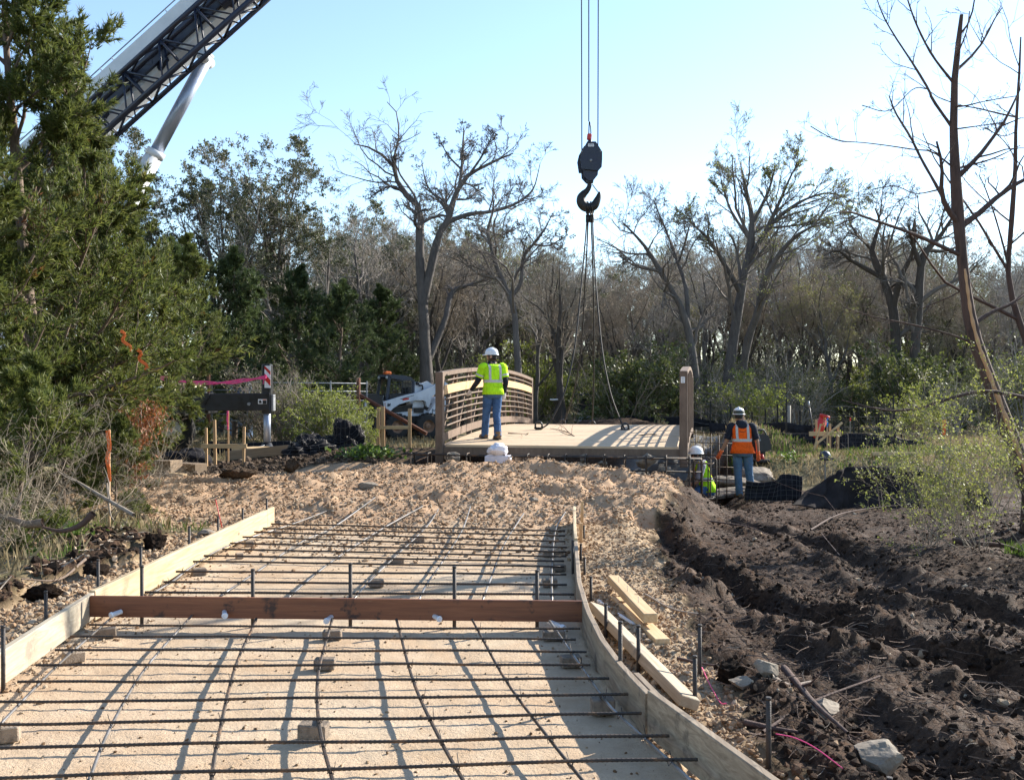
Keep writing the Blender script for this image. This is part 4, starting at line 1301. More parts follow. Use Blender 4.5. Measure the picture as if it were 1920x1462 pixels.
poly([(1098, 326), (1114, 326), (1112, 343), (1100, 343)], 0, .18, 'swivel', M['navy'], hb)
m = MB(); m.lathe([(.01, -.20), (.028, -.20), (.028, .20), (.01, .20)], 10, hk(1107, 304), 'Y'); m.build('sheave_pin', M['galv'], hb)
for q in ((1090, 287), (1125, 287)):
    m = MB(); m.lathe([(.01, -.19), (.02, -.19), (.02, .19), (.01, .19)], 8, hk(*q), 'Y'); m.build('bolt', M['galv'], hb)
m = MB(); m.box(hk(1107, 276) + Vector((0, -.182, 0)), (.135, .004, .062)); lp = m.build('load_plate', M['white_plastic'], hb)
m = MB()
for i, x in enumerate((-.045, -.018, .012, .040)): m.box(hk(1107, 276) + Vector((x, -.186, .0)), (.014 + .006 * (i % 2), .003, .026))
m.build('plate_lettering', M['navy'], lp)
# swivel socket above the block (red wedge) and rope loop
m = MB(); m.box(hk(1105, 257), (.11, .09, .15), (0, R(6), 0), .02); m.build('wedge_socket', M['red'], hb)
m = MB(); m.tube([hk(1106, 264), hk(1106, 270)], .05, 10); m.build('eye', M['navy'], hb)
m = MB(); m.tube([hk(1104, 252), hk(1104.5, 235), hk(1105, 228), hk(1106, 229), hk(1107.5, 240), hk(1108, 252)], .013, 6); m.build('rope_tail', M['steel_dark'], hb)
# hook
path = [(1105, 340), (1105, 349), (1101, 357), (1094, 364), (1089.5, 371), (1090, 380), (1096, 387.5), (1105, 389), (1114, 386), (1119, 377), (1122.5, 368), (1124, 360)]
rad = [.055, .055, .065, .085, .10, .11, .115, .11, .10, .085, .06, .03]
rs = resample([(*hk(x, y), r_) for (x, y), r_ in zip(path, rad)], 40)
m = MB(); m.tube([tuple(r_[:3]) for r_ in rs], [float(r_[3]) for r_ in rs], 14); m.build('hook', M['steel_dark'], hb)
m = MB(); m.bar(hk(1110.5, 346), hk(1121, 360), .04, .018); m.build('safety_latch', M['galv'], hb)

# ------------------------------------------------------------------ four lifting slings
ends = [((1101, 405), [(1092, 513), (1078, 647), (1060, 730), (1036, 783), (1022, 799), (1010, 803)], 21.4, 'left front'),
        ((1103, 405), [(1098, 513), (1090, 647), (1077, 730), (1060, 785), (1054, 797)], 25.2, 'left rear'),
        ((1108, 405), [(1112, 513), (1114, 647), (1113, 730), (1110, 800)], 24.8, 'right rear'),
        ((1111, 405), [(1116, 513), (1128, 647), (1143, 730), (1160, 780), (1172, 806)], 21.2, 'right front')]
for i, (a, pl, dend, lab) in enumerate(ends):
    p0 = P(a[0], a[1], 23.2)
    z_end = P(*pl[-1], dend)
    pts = [P(a[0] - .5, 378, 23.2), p0]
    tot = pl[-1][1] - a[1]
    for (x, y) in pl:
        d = 23.2 + (dend - 23.2) * (y - a[1]) / tot
        pts.append(P(x, y, d))
    rt = empty('wire_sling', z_end, 0, f'{lab} wire rope sling hanging from the hook down to the bridge deck', 'sling', 'lifting slings on the hook')
    m = MB(); m.tube([tuple(Vector(r_) - z_end) for r_ in resample([tuple(p) for p in pts], 40)], .017, 6); m.build('rope', M['steel_dark'], rt)
    m = MB(); m.tube([tuple(P(a[0], 403, 23.2) - z_end), tuple(P(a[0], 417, 23.2) - z_end)], .036, 8); m.build('ferrule', M['steel_dark'], rt)
    # eye loop over the hook
    lp = [P(a[0] + 2.0 * math.cos(t_a) , 393 + 9 * math.sin(t_a), 23.2 + .05 * math.sin(t_a * 2) - .115 + .23 * (i % 2)) for t_a in np.linspace(-1.4, 4.5, 12)]
    m = MB(); m.tube([tuple(p - z_end) for p in lp], .016, 6); m.build('eye_loop', M['steel_dark'], rt)
    # shackle
    sp = [(math.cos(t_a) * .075, -.02, .06 + math.sin(t_a) * .085) for t_a in np.linspace(-.6, PI + .6, 10)]
    m = MB(); m.tube(sp, .02, 8); m.tube([(-.1, -.02, .01), (.1, -.02, .01)], .018, 8); m.box((.0, .03, -.0), (.18, .10, .05), (0, 0, .4 * i), .02); m.build('shackle', M['black_paint'], rt)

# ------------------------------------------------------------------ skid-steer loader
SD = 32.0
sb = P(757, 823, SD); sb.z = float(gz(sb.x, sb.y)) - .02
SKH = PI + R(28)
skid = empty('skid_steer_loader', sb, SKH, 'white skid-steer loader with orange roof beacon parked left of the bridge', 'loader')
M['dusty_white'] = m_plain('dusty_white', (.58, .60, .63), .5, 0, .12, 3, .05)
M['cab_navy'] = m_plain('cab_navy', (.018, .026, .045), .4, 0, .25, 4, .04)
M['dusty_dark'] = m_plain('dusty_dark', (.045, .04, .035), .8, 0, .35, 5, .2)
M['rim_tan'] = m_plain('rim_tan', (.30, .17, .10), .8, 0, .25, 8, .2)
def sf(px): return (770 - px) / 51.0
def sz(py): return (823 - py) / 57.8
def spoly(pxs, y, th, name, mat, parent=skid):
    # local x forward, z up, extruded across y
    m = MB(); m.prism([(sf(a), sz(b)) for a, b in pxs], th, Matrix.Translation((0, y, 0)))
    return m.build(name, mat, parent, fix=True)
arm = [(720.2, 754.5), (757.7, 742.5), (780.6, 737.3), (799.4, 729), (816.6, 719.6), (826, 716), (834, 722), (826, 733), (816.6, 736), (806, 744), (802.5, 750), (801, 764.4), (797.8, 765.4), (795.2, 762), (794, 755), (790, 752), (775.4, 751.9), (760, 755), (747.3, 759.2), (736.9, 766.5), (731.7, 772.7), (722.3, 769.6)]
for y in (.66, -.66):
    ar = spoly(arm, y, .13, 'lift_arm', M['dusty_white'])
    if y > 0:
        k = 1
        spoly([(753, 748.8), (757.5, 747.6), (764, 747.4), (764.5, 750.2), (757, 751.8), (753.5, 752.2)], .728, .006, 'red_decal', M['red'], ar)
        spoly([(748, 749.5), (773, 742.2), (773.5, 743), (752, 749.8)], .728, .006, 'dark_decal', M['cab_navy'], ar)
        # small animal-head emblem, drawn as a plain dark patch with two ear points
        spoly([(727, 762.5), (727.5, 758), (728.5, 756.5), (729.3, 758.2), (731.5, 757.8), (732.6, 756.6), (733, 759), (732, 760.3), (733, 761.8), (730.6, 761.8), (730, 763.2)], .728, .006, 'emblem', M['cab_navy'], ar)
m = MB(); m.cyl((sf(800.5), .60, sz(762)), (sf(800.5), .74, sz(762)), .03, 8); m.build('arm_pin', M['galv'], skid)
# chassis
m = MB(); m.prism([(1.0, .32), (1.05, .70), (.75, .98), (-.35, 1.12), (-1.0, 1.12), (-1.12, .95), (-1.12, .40), (-1.0, .30)], .98); m.build('chassis', M['dusty_dark'], skid, fix=True)
spoly([(775, 763), (794, 757), (794, 768), (812, 778), (812, 781), (762, 781), (742, 775), (775, 772)], .50, .04, 'side_panel', M['dusty_white'])
spoly([(775.5, 752.5), (790, 752.5), (793, 756), (794, 764), (774, 765)], .545, .04, 'engine_panel', M['dusty_white'])
spoly([(776, 766), (795, 766), (793, 775), (777, 775)], .545, .05, 'louvre', M['black_paint'])
m = MB()
for i in range(5): m.box((sf(785), .575, sz(767.5 + i * 1.6)), (.32, .012, .012))
m.build('louvre_slats', M['dusty_dark'], skid)
tg = spoly([(797, 777), (816, 749), (829, 745), (831, 778)], .30, .84, 'tailgate', M['dusty_white'])
txt = bpy.data.curves.new('maker_lettering', 'FONT'); txt.body = 'MU'; txt.size = .20; txt.extrude = .003; txt.space_character = 1.0
to = bpy.data.objects.new('maker_lettering', txt); link(to)
bpy.context.view_layer.update()
tme = bpy.data.meshes.new_from_object(to.evaluated_get(bpy.context.evaluated_depsgraph_get())); bpy.data.objects.remove(to, do_unlink=True)
tme.name = 'maker_lettering'; tme.materials.clear(); tme.materials.append(M['cab_navy'])
to = bpy.data.objects.new('maker_lettering', tme); link(to, tg); to.location = (sf(804.5), .724, sz(776)); to.rotation_euler = (R(90), 0, PI)
spoly([(780, 738), (780, 719), (786, 717), (792, 721), (818, 723), (818, 729), (795, 741)], .40, .10, 'rear_tower', M['dusty_white'])
spoly([(780, 738), (780, 719), (786, 717), (792, 721), (818, 723), (818, 729), (795, 741)], -.40, .10, 'rear_tower', M['dusty_white'])
m = MB(); m.lathe([(.01, -.06), (.06, -.06), (.06, .06), (.01, .06)], 12, (sf(784), .47, sz(720.5)), 'Y'); m.build('arm_pivot', M['black_paint'], skid)
m = MB(); m.tube([(sf(786), .52, sz(724)), (sf(792), .52, sz(724.5)), (sf(793), .52, sz(730)), (sf(790), .52, sz(736))], .028, 8); m.build('hose', M['black_rubber'], skid)
# cab
cab = bpy.data.objects.new('cab', None); cab.empty_display_size = .1; link(cab, skid)
for y in (.43, -.43):
    for (a, b, w) in (((731.5, 752), (737, 707), .10), ((777.5, 740), (777.8, 714), .09)):
        m = MB(); m.bar((sf(a[0]), y, sz(a[1])), (sf(b[0]), y, sz(b[1])), .07, w, up=(1, 0, 0), bev=.01); m.build('pillar', M['cab_navy'], cab)
    m = MB(); m.prism([(sf(735), sz(710)), (sf(736), sz(705.5)), (sf(758), sz(707)), (sf(774), sz(710.5)), (sf(778), sz(715)), (sf(778), sz(719)), (sf(773), sz(716)), (sf(738), sz(712))], .07, Matrix.Translation((0, y, 0))); m.build('side_frame', M['cab_navy'], cab, fix=True)
    m = MB(); m.prism([(sf(736), sz(752)), (sf(736), sz(741)), (sf(778), sz(738)), (sf(778), sz(752))], .05, Matrix.Translation((0, y, 0))); m.build('lower_panel', M['dusty_dark'], cab, fix=True)
    # side grille bars
    m = MB()
    for i in range(7): 
        x = sf(744 + i * 5); m.bar((x, y, sz(742)), (x, y, sz(714)), .008, .008)
    for i in range(5):
        z = sz(716 + i * 6); m.bar((sf(741), y, z), (sf(776), y, z), .008, .008)
    m.build('side_grille', M['cab_navy'], cab)
m = MB(); m.prism([(sf(733.5), sz(709)), (sf(735), sz(704.5)), (sf(758), sz(705.5)), (sf(774), sz(709)), (sf(777), sz(712)), (sf(758), sz(708.5))], .92); m.build('roof', M['cab_navy'], cab, fix=True)
m = MB(); m.box((sf(776.5), 0, sz(727)), (.02, .7, .42), None, .01); m.build('rear_window', M['white_plastic'], cab)
m = MB()
for i in range(9): m.bar((sf(776) + .02, -.33 + i * .082, sz(718)), (sf(776) + .02, -.33 + i * .082, sz(738)), .010, .010)
for i in range(6): m.bar((sf(776) + .02, -.35, sz(720 + i * 3.4)), (sf(776) + .02, .35, sz(720 + i * 3.4)), .010, .010)
m.build('rear_grille', M['cab_navy'], cab)
m = MB(); m.box((.18, 0, 1.12), (.42, .45, .10), None, .03); m.box((-.02, 0, 1.38), (.10, .42, .50), (0, R(-8), 0), .03); m.build('seat', M['black_rubber'], cab)
m = MB(); m.cyl((sf(741), 0, sz(704.6)), (sf(741), 0, sz(704.6) + .05), .07, 12); bc = m.build('beacon_base', M['black_paint'], cab)
m = MB(); m.box((sf(741), 0, sz(702)), (.22, .26, .13), None, .04); m.build('beacon', M['orange'], cab)
for y in (.36, -.36):
    m = MB(); m.box((sf(733.5), y, sz(710)), (.06, .11, .09), None, .02); m.build('work_light', M['white_plastic'], cab)
m = MB()
for i in range(5): m.bar((sf(726) , -.36 + i * .18, sz(757)), (sf(727), -.36 + i * .18, sz(744)), .02, .02)
m.bar((sf(727), -.4, sz(744)), (sf(727), .4, sz(744)), .03, .03); m.build('front_screen', M['galv'], cab)
# front attachment
bk = bpy.data.objects.new('bucket', None); bk.empty_display_size = .1; link(bk, skid)
m = MB(); m.prism([(1.05, .30), (1.0, 1.30), (1.2, 1.45), (1.6, 1.42), (1.75, 1.36), (1.5, 1.28), (1.3, 1.18), (1.22, .8), (1.3, .28)], 1.50); m.build('bucket_shell', M['dusty_dark'], bk, fix=True)
m = MB(); m.prism([(1.05, .30), (1.65, .22), (1.75, 1.36), (1.2, 1.45)], .05, Matrix.Translation((0, -.77, 0))); m.build('bucket_side', M['black_paint'], bk, fix=True)
m = MB(); m.prism([(1.36, .62), (1.42, 1.22), (1.50, 1.20), (1.53, .70), (1.45, .55)], .12, Matrix.Translation((.08, .70, 0))); m.build('attachment_arm', M['dusty_white'], bk, fix=True)
# wheels
def skid_wheel(x, y, s):
    w = MB()
    w.lathe([(.20, -.13), (.34, -.135), (.395, -.11), (.41, -.05), (.41, .05), (.395, .11), (.34, .135), (.20, .13)], 26, (0, 0, 0), 'Y')
    wo = w.build('wheel', M['black_rubber'], skid, (x, y, .40))
    l = MB()
    for k in range(18):
        a = 2 * PI * k / 18
        for sd in (-1, 1):
            aa = a + (.09 if sd > 0 else -.09)
            l.box((math.cos(aa) * .412, sd * .065, math.sin(aa) * .412), (.035, .135, .05), (0, -aa, sd * .35))
    l.build('tyre_lugs', M['black_rubber'], wo)
    r = MB(); r.lathe([(.01, s * .06), (.09, s * .07), (.10, s * .02), (.18, s * .03), (.215, s * .115), (.225, s * .125), (.23, s * .10)], 20, (0, 0, 0), 'Y'); r.build('rim', M['rim_tan'], wo, fix=True)
for x in (.53, -.53):
    for s in (1, -1): skid_wheel(x, s * .70, s)

# ------------------------------------------------------------------ trench roller under the trees
rp = P(1096, 786, 38.0); rp.z = float(gz(rp.x, 38.0))
rol = empty('road_roller', rp, R(4), 'dark compact roller with flat canopy parked under the trees beyond the bridge', 'roller')
M['cream'] = m_plain('cream', (.42, .36, .24), .6, 0, .15, 5, .05)
m = MB(); m.box((0, 0, 1.36), (.72, 1.3, .07), None, .02); m.build('canopy', M['cab_navy'], rol)
for x in (-.30, .30):
    for y in (-.5, .5):
        m = MB(); m.bar((x, y, .7), (x, y, 1.33), .04, .04); m.build('canopy_post', M['black_paint'], rol)
m = MB(); m.box((0, .1, .82), (.62, .9, .34), None, .05); m.box((.02, -.05, 1.05), (.36, .3, .28), None, .05); m.build('engine_cover', M['black_paint'], rol)
m = MB(); m.tube([(0.05, -.3, .95), (.02, -.36, 1.1)], .025, 8); m.tube([(.02 + .13 * math.cos(a), -.37 + .04 * math.sin(a), 1.1 + .08 * math.sin(a)) for a in np.linspace(0, 2 * PI, 14)[:-1]], .015, 6, closed=True); m.build('steering_wheel', M['black_paint'], rol)
m = MB(); m.box((0, -.45, .56), (.66, .5, .22), None, .04); m.build('hood', M['cream'], rol)
m = MB(); m.lathe([(.02, -.32), (.27, -.32), (.28, -.3), (.28, .3), (.27, .32), (.02, .32)], 24, (0, -.62, .28), 'X'); m.build('drum', M['galv'], rol)
m = MB(); m.lathe([(.02, -.32), (.27, -.32), (.28, -.3), (.28, .3), (.27, .32), (.02, .32)], 24, (0, .55, .28), 'X'); m.build('drum', M['galv'], rol)
m = MB(); m.box((.36, -.1, .5), (.05, 1.3, .16), None, .02); m.box((-.36, -.1, .5), (.05, 1.3, .16), None, .02); m.build('frame', M['black_paint'], rol)

# ------------------------------------------------------------------ black machine behind the orange-vested worker
_g = G(1426, 866); ep = P(1424, 872, _g.y); ez = float(gz(ep.x, ep.y))
eq = empty('plate_compactor', (ep.x, ep.y, ez), R(10), 'black machine with rounded tube handle standing behind the worker in orange', 'compactor')
h = ep.z - ez
def ez_(py): return P(1432, py, _g.y).z - ez
m = MB(); m.tube([(-.16, 0, ez_(840)), (-.14, 0, ez_(812)), (-.10, 0, ez_(806)), (.10, 0, ez_(806)), (.15, 0, ez_(812)), (.20, -.05, ez_(838))], .022, 8); m.build('handle', M['black_paint'], eq)
m = MB(); m.prism([(-.16, ez_(846)), (-.18, ez_(822)), (-.05, ez_(813)), (.14, ez_(815)), (.22, ez_(834)), (.22, ez_(842)), (.08, ez_(846))], .34); m.build('housing', M['black_paint'], eq, fix=True)
m = MB(); m.prism([(-.10, ez_(862)), (-.13, ez_(846)), (.10, ez_(846)), (.04, ez_(862))], .22); m.build('engine', M['dusty_dark'], eq, fix=True)
m = MB(); m.tube([(.0, -.12, ez_(850)), (.05, -.13, ez_(866))], .035, 8); m.build('muffler', M['red'], eq)
m = MB(); m.box((-.02, -.02, max(.04, ez_(868))), (.36, .42, .08), None, .02); m.build('base_plate', M['steel_dark'], eq)
m = MB(); m.box((-.02, -.0, max(.04, ez_(868)) / 2 + ez_(862) / 2), (.10, .12, .2)); m.build('mount', M['black_paint'], eq)
m = MB(); m.cyl((-.07, -.172, ez_(824)), (-.07, -.18, ez_(824)), .025, 10); m.build('cap', M['galv'], eq)

# ------------------------------------------------------------------ people
M['skin'] = m_plain('skin', (.42, .24, .165), .6, 0, .1, 12, .03)
M['skin_tan'] = m_plain('skin_tan', (.33, .175, .11), .6, 0, .1, 12, .03)
M['hair_dark'] = m_plain('hair_dark', (.02, .016, .014), .8, 0, .3, 30, .3)
M['lime'] = m_plain('lime', (.50, .90, .02), .7, 0, .10, 5, .25)
M['vest_orange'] = m_plain('vest_orange', (.90, .13, .012), .7, 0, .10, 5, .25)
M['reflective'] = m_plain('reflective', (.48, .47, .45), .5, 0, .08, 12, .05)
M['navy_cloth'] = m_plain('navy_cloth', (.020, .024, .036), .9, 0, .3, 10, .3)
M['grey_cloth'] = m_plain('grey_cloth', (.26, .25, .28), .9, 0, .15, 10, .3)
M['denim'] = m_plain('denim', (.055, .115, .24), .85, 0, .28, 9, .35)
M['denim_pale'] = m_plain('denim_pale', (.095, .16, .25), .85, 0, .25, 9, .35)
M['boot'] = m_plain('boot', (.17, .105, .055), .85, 0, .3, 12, .3)
M['hat_white'] = m_plain('hat_white', (.74, .75, .76), .3, 0, .05, 6, .02)
M['glove_white'] = m_plain('glove_white', (.62, .60, .60), .85, 0, .15, 14, .2)
M['glove_orange'] = m_plain('glove_orange', (.75, .13, .03), .85, 0, .2, 14, .2)
M['dark_band'] = m_plain('dark_band', (.06, .065, .05), .7, 0, .2, 12, .1)
def m_cloth(name, col, var=.2):
    t = NT(name); v = t.coord()
    w = t.noise(9, 5, .6, t.mapping(v, (1.3, 1.3, .7)), 1.2); n = t.noise(4, 4, .65, v)
    c = t.ramp(n, [(.3, tuple(x * (1 - var * 1.6) for x in col)), (.5, col), (.72, tuple(min(1, x * (1 + var * .7)) for x in col))])
    c = t.mix(t.maprange(t.noise(6, 5, .7, v), .60, .72, 0, .45), c, (.10, .075, .05))
    return t.done(t.bsdf(c, .88, 0, t.bump(w, .9, .05), .2))
for _n, _c in (('lime', (.48, .88, .02)), ('vest_orange', (.88, .12, .012)), ('navy_cloth', (.020, .024, .036)), ('grey_cloth', (.26, .25, .28)), ('denim', (.055, .115, .24)), ('denim_pale', (.095, .16, .25))):
    M[_n] = m_cloth(_n, _c)
def loft(rings, n=20, capped=True):
    """rings: (centre, rx, ry[, yaw]) horizontal ellipses from bottom to top"""
    m = MB(); vs = []; fs = []
    for rg_ in rings:
        c, rx, ry = Vector(rg_[0]), rg_[1], rg_[2]
        yaw = rg_[3] if len(rg_) > 3 else 0
        for k in range(n):
            a = 2 * PI * k / n
            ca, sa = math.cos(a), math.sin(a)
            # slightly squared section
            f = 1 / (abs(ca) ** 2.6 + abs(sa) ** 2.6) ** (1 / 2.6)
            x, y = ca * rx * f, sa * ry * f
            vs.append((c.x + x * math.cos(yaw) - y * math.sin(yaw), c.y + x * math.sin(yaw) + y * math.cos(yaw), c.z))
    for i in range(len(rings) - 1):
        for k in range(n):
            fs.append((i * n + k, i * n + (k + 1) % n, (i + 1) * n + (k + 1) % n, (i + 1) * n + k))
    if capped:
        fs.append(tuple(reversed(range(n)))); fs.append(tuple(range((len(rings) - 1) * n, len(rings) * n)))
    m.add(vs, fs, True)
    return m
def limb(m, pts, rad, n=12):
    r = resample([(*p, q) for p, q in zip(pts, rad)], 6 * (len(pts) - 1))
    # cloth creases
    m.tube([tuple(a[:3]) for a in r], [float(a[3]) * (1 + .045 * math.sin(i * 2.3 + a[0] * 40)) for i, a in enumerate(r)], n)
    return m
def person(loc, heading, label, J, spec):
    root = empty('person', loc, heading, label, 'person')
    V = {k: Vector(v) for k, v in J.items()}
    # continuous body grown from the skeleton
    verts, edges, rad = [], [], []
    def av(p, r): verts.append(tuple(p)); rad.append(r); return len(verts) - 1
    pel = av(V['pelvis'], (.13, .11)); sp = av(V['pelvis'].lerp(V['chest'], .5), (.13, .10)); chs = av(V['chest'], (.15, .11))
    nk = av(V['neck'], (.06, .06)); hd0 = av(V['neck'].lerp(V['head'], .55), (.062, .075)); hd = av(V['head'], (.078, .095)); hd1 = av(V['head'] + (V['head'] - V['neck']).normalized() * .075, (.06, .07))
    edges += [(pel, sp), (sp, chs), (chs, nk), (nk, hd0), (hd0, hd), (hd, hd1)]
    fw = V['face'].normalized()
    rt_ = fw.cross(Vector((0, 0, 1))).normalized()
    nz = av(V['head'] + fw * .105 - Vector((0, 0, .02)), (.016, .022)); edges.append((hd, nz))
    for s in (-1, 1):
        e = av(V['head'] + rt_ * s * .088 - Vector((0, 0, .02)), (.014, .024)); edges.append((hd, e))
    for sd in ('l', 'r'):
        sh = av(V['sh_' + sd], (.06, .06)); el = av(V['el_' + sd], (.042, .042)); wr = av(V['wr_' + sd], (.028, .032))
        edges += [(chs, sh), (sh, el), (el, wr)]
        fd = (V['wr_' + sd] - V['el_' + sd]).normalized()
        pm = V['wr_' + sd] + fd * .075
        pa = av(pm, (.034, .02)); edges.append((wr, pa))
        ac = fd.cross(Vector((0, 1, 0.2))).normalized()
        for q, (o, L) in enumerate(((-.032, .055), (-.011, .068), (.011, .064), (.031, .05))):
            b0 = pm + ac * o + fd * .03
            k1 = av(b0, (.0095, .0095)); k2 = av(b0 + fd * L * .5 + Vector((0, .01, 0)), (.009, .009)); k3 = av(b0 + fd * L * .85 + Vector((0, .03, 0)), (.0075, .0075))
            edges += [(pa, k1), (k1, k2), (k2, k3)]
        t1 = av(V['wr_' + sd] + fd * .04 + Vector((0, .035, 0)) + ac * .02, (.011, .011)); t2 = av(V['wr_' + sd] + fd * .085 + Vector((0, .055, 0)) + ac * .02, (.009, .009))
        edges += [(wr, t1), (t1, t2)]
        hp = av(V['hip_' + sd], (.085, .085)); kn = av(V['kn_' + sd], (.058, .06)); an = av(V['an_' + sd], (.04, .045)); tt = av(V['toe_' + sd], (.035, .03))
        edges += [(pel, hp), (hp, kn), (kn, an), (an, tt)]
    me = bpy.data.meshes.new('body'); me.from_pydata(verts, edges, [])
    bo = obj('body', me, M[spec['skin']], root)
    md = bo.modifiers.new('skin', 'SKIN'); md.use_smooth_shade = True
    for i, sv in enumerate(me.skin_vertices[0].data):
        sv.radius = rad[i]; sv.use_root = (i == 0)
    md2 = bo.modifiers.new('sub', 'SUBSURF'); md2.levels = 1; md2.render_levels = 1
    # trousers
    p, c = V['pelvis'], V['chest']
    m = loft([(p + Vector((0, -.005, -.13)), .155, .115), (p + Vector((0, -.012, -.06)), .178, .135), (p + Vector((0, -.005, .04)), .172, .125), (p + Vector((0, 0, .10)), .165, .118)])
    for sd in ('l', 'r'):
        h, k, a = V['hip_' + sd], V['kn_' + sd], V['an_' + sd]
        limb(m, [h + Vector((0, 0, .04)), h.lerp(k, .45), k, k.lerp(a, .5), a + Vector((0, 0, -.045))], [.105, .098, .079, .074, .073])
    m.build('trousers', M[spec['trousers']], root)
    # boots
    for sd in ('l', 'r'):
        a, tt = V['an_' + sd], V['toe_' + sd]
        d = (tt - a); d.z = 0; d.normalize()
        m = MB()
        limb(m, [a + Vector((0, 0, .06)), a, a - Vector((0, 0, .035))], [.062, .06, .058], 10)
        r = resample([(*(a - d * .075 + Vector((0, 0, -.045))), .040), (*(a + Vector((0, 0, -.035))), .056), (*(a + d * .10 + Vector((0, 0, -.045))), .05), (*(a + d * .18 + Vector((0, 0, -.055))), .040), (*(a + d * .205 + Vector((0, 0, -.06))), .018)], 16)
        m.tube([tuple(x[:3]) for x in r], [float(x[3]) for x in r], 12)
        bo_ = m.build('boot', M[spec['boots']], root)
        s_ = MB(); s_.bar(a - d * .095 + Vector((0, 0, -.083)), a + d * .205 + Vector((0, 0, -.083)), .092, .024, bev=.008); s_.build('sole', M['black_rubber'], bo_)
    # shirt
    ax_ = (V['sh_r'] - V['sh_l']); ax_.z = 0; yaw = math.atan2(ax_.y, ax_.x)
    bel = p.lerp(c, .35)
    m = loft([(p + Vector((0, 0, .03)), .168, .125, yaw), (bel, .165, .125, yaw), (p.lerp(c, .7), .172, .122, yaw), (c + Vector((0, 0, .03)), .180, .118, yaw), (c + Vector((0, 0, .10)), .165, .10, yaw), (c + Vector((0, 0, .145)), .10, .08, yaw), (c + Vector((0, 0, .17)), .066, .066, yaw)])
    for sd in ('l', 'r'):
        s_, e, w = V['sh_' + sd], V['el_' + sd], V['wr_' + sd]
        inn = s_.lerp(V['chest'], .35) + Vector((0, 0, .01))
        if spec['sleeve'] == 'long': limb(m, [inn, s_, s_.lerp(e, .5), e, e.lerp(w, .5), e.lerp(w, .95)], [.07, .076, .064, .056, .048, .041])
        else: limb(m, [inn, s_, s_.lerp(e, .5), s_.lerp(e, .88)], [.07, .078, .071, .069])
    m.build('shirt', M[spec['shirt']], root)
    # vest
    o = spec.get('vest_flare', 0.0)
    zs = [(p + Vector((0, -.01, -.06)), .198 + o, .155), (p + Vector((0, -.005, .03)), .192 + o * .6, .15), (bel, .187, .146), (p.lerp(c, .7), .19, .14), (c + Vector((0, 0, .03)), .196, .133), (c + Vector((0, 0, .095)), .176, .112), (c + Vector((0, 0, .148)), .112, .088)]
    m = loft([(*z, yaw) for z in zs], 24, capped=False)
    if spec['vest_sleeves']:
        for sd in ('l', 'r'):
            s_, e = V['sh_' + sd], V['el_' + sd]
            limb(m, [s_.lerp(c, .3) + Vector((0, 0, .01)), s_, s_.lerp(e, .4), s_.lerp(e, .72)], [.08, .09, .084, .083])
    vo = m.build('safety_vest', M[spec['vest']], root)
    sol = vo.modifiers.new('thick', 'SOLIDIFY'); sol.thickness = .006
    zb = p.lerp(c, .52)
    m = loft([(zb + Vector((0, 0, -.028)), .1945, .1485, yaw), (zb + Vector((0, 0, .028)), .195, .147, yaw)], 24, capped=False)
    m.build('reflective_band', M['reflective'], vo)
    fwd = Vector((-math.sin(yaw), math.cos(yaw), 0)); rgt = Vector((math.cos(yaw), math.sin(yaw), 0))
    for s in (-1, 1):
        for fb in (-1, 1):
            pts = [zb + Vector((0, 0, .02)) + rgt * s * .105 + fwd * fb * .142, p.lerp(c, .8) + rgt * s * .11 + fwd * fb * .137, c + Vector((0, 0, .05)) + rgt * s * .108 + fwd * fb * .128, c + Vector((0, 0, .105)) + rgt * s * .105 + fwd * fb * .103, c + Vector((0, 0, .145)) + rgt * s * .10 + fwd * fb * .05]
            rr_ = resample([tuple(q) for q in pts], 14)
            k = MB()
            for a, b in zip(rr_, rr_[1:]):
                a, b = Vector(a), Vector(b)
                nn = (b - a).cross(rgt)
                k.bar(a, b + (b - a) * .15, .048, .006, up=nn.normalized())
            k.build('reflective_strap', M[spec.get('strap', 'reflective')], vo)
    if spec['vest_sleeves']:
        for sd in ('l', 'r'):
            s_, e = V['sh_' + sd], V['el_' + sd]
            k = MB(); k.tube([s_.lerp(e, .50), s_.lerp(e, .62)], .0885, 14, cap=False); k.build('sleeve_band', M['reflective'], vo)
    # collar or hood
    if spec.get('hood'):
        m = loft([(c + Vector((0, -.09, .02)), .03, .02, yaw), (c + Vector((0, -.085, .08)), .10, .06, yaw), (c + Vector((0, -.05, .15)), .12, .085, yaw), (c + Vector((0, -.02, .20)), .095, .08, yaw), (c + Vector((0, -.01, .215)), .07, .06, yaw)]); m.build('hood', M[spec['shirt']], root)
        k = MB()
        for i in range(9): 
            x = -.055 + i * .0138
            k.box(c + Vector((x, -.137 - .0, -.005 - .012 * (1 - (x / .055) ** 2))), (.010, .003, .013))
        k.build('back_lettering', M['navy_cloth'], vo)
    else:
        m = loft([(V['neck'] + Vector((0, 0, -.035)), .088, .085), (V['neck'] + Vector((0, 0, .015)), .074, .072), (V['neck'] + Vector((0, 0, .03)), .072, .07)], capped=False); m.build('collar', M[spec['shirt']], root)
    # hair and hard hat
    up = (V['head'] - V['neck']).normalized()
    hc = V['head'] + up * .03
    yw = math.atan2(-fw.x, fw.y)
    Rm = Matrix.Translation(hc) @ Matrix.Rotation(yw, 4, 'Z') @ Matrix.Rotation(spec.get('nod', 0), 4, 'X')
    hm = MB(); prof = [(.092, -.085), (.10, -.05), (.101, 0), (.098, .03)]
    hm.lathe(prof, 20); hm.v = [tuple(Rm @ Vector((x * .86, y * 1.02 - .012, z))) for x, y, z in hm.v]
    # leave the face free: drop hair quads at the front
    keep = [i for i, f in enumerate(hm.f) if sum((Rm.inverted() @ Vector(hm.v[j])).y for j in f) / 4 < .035]
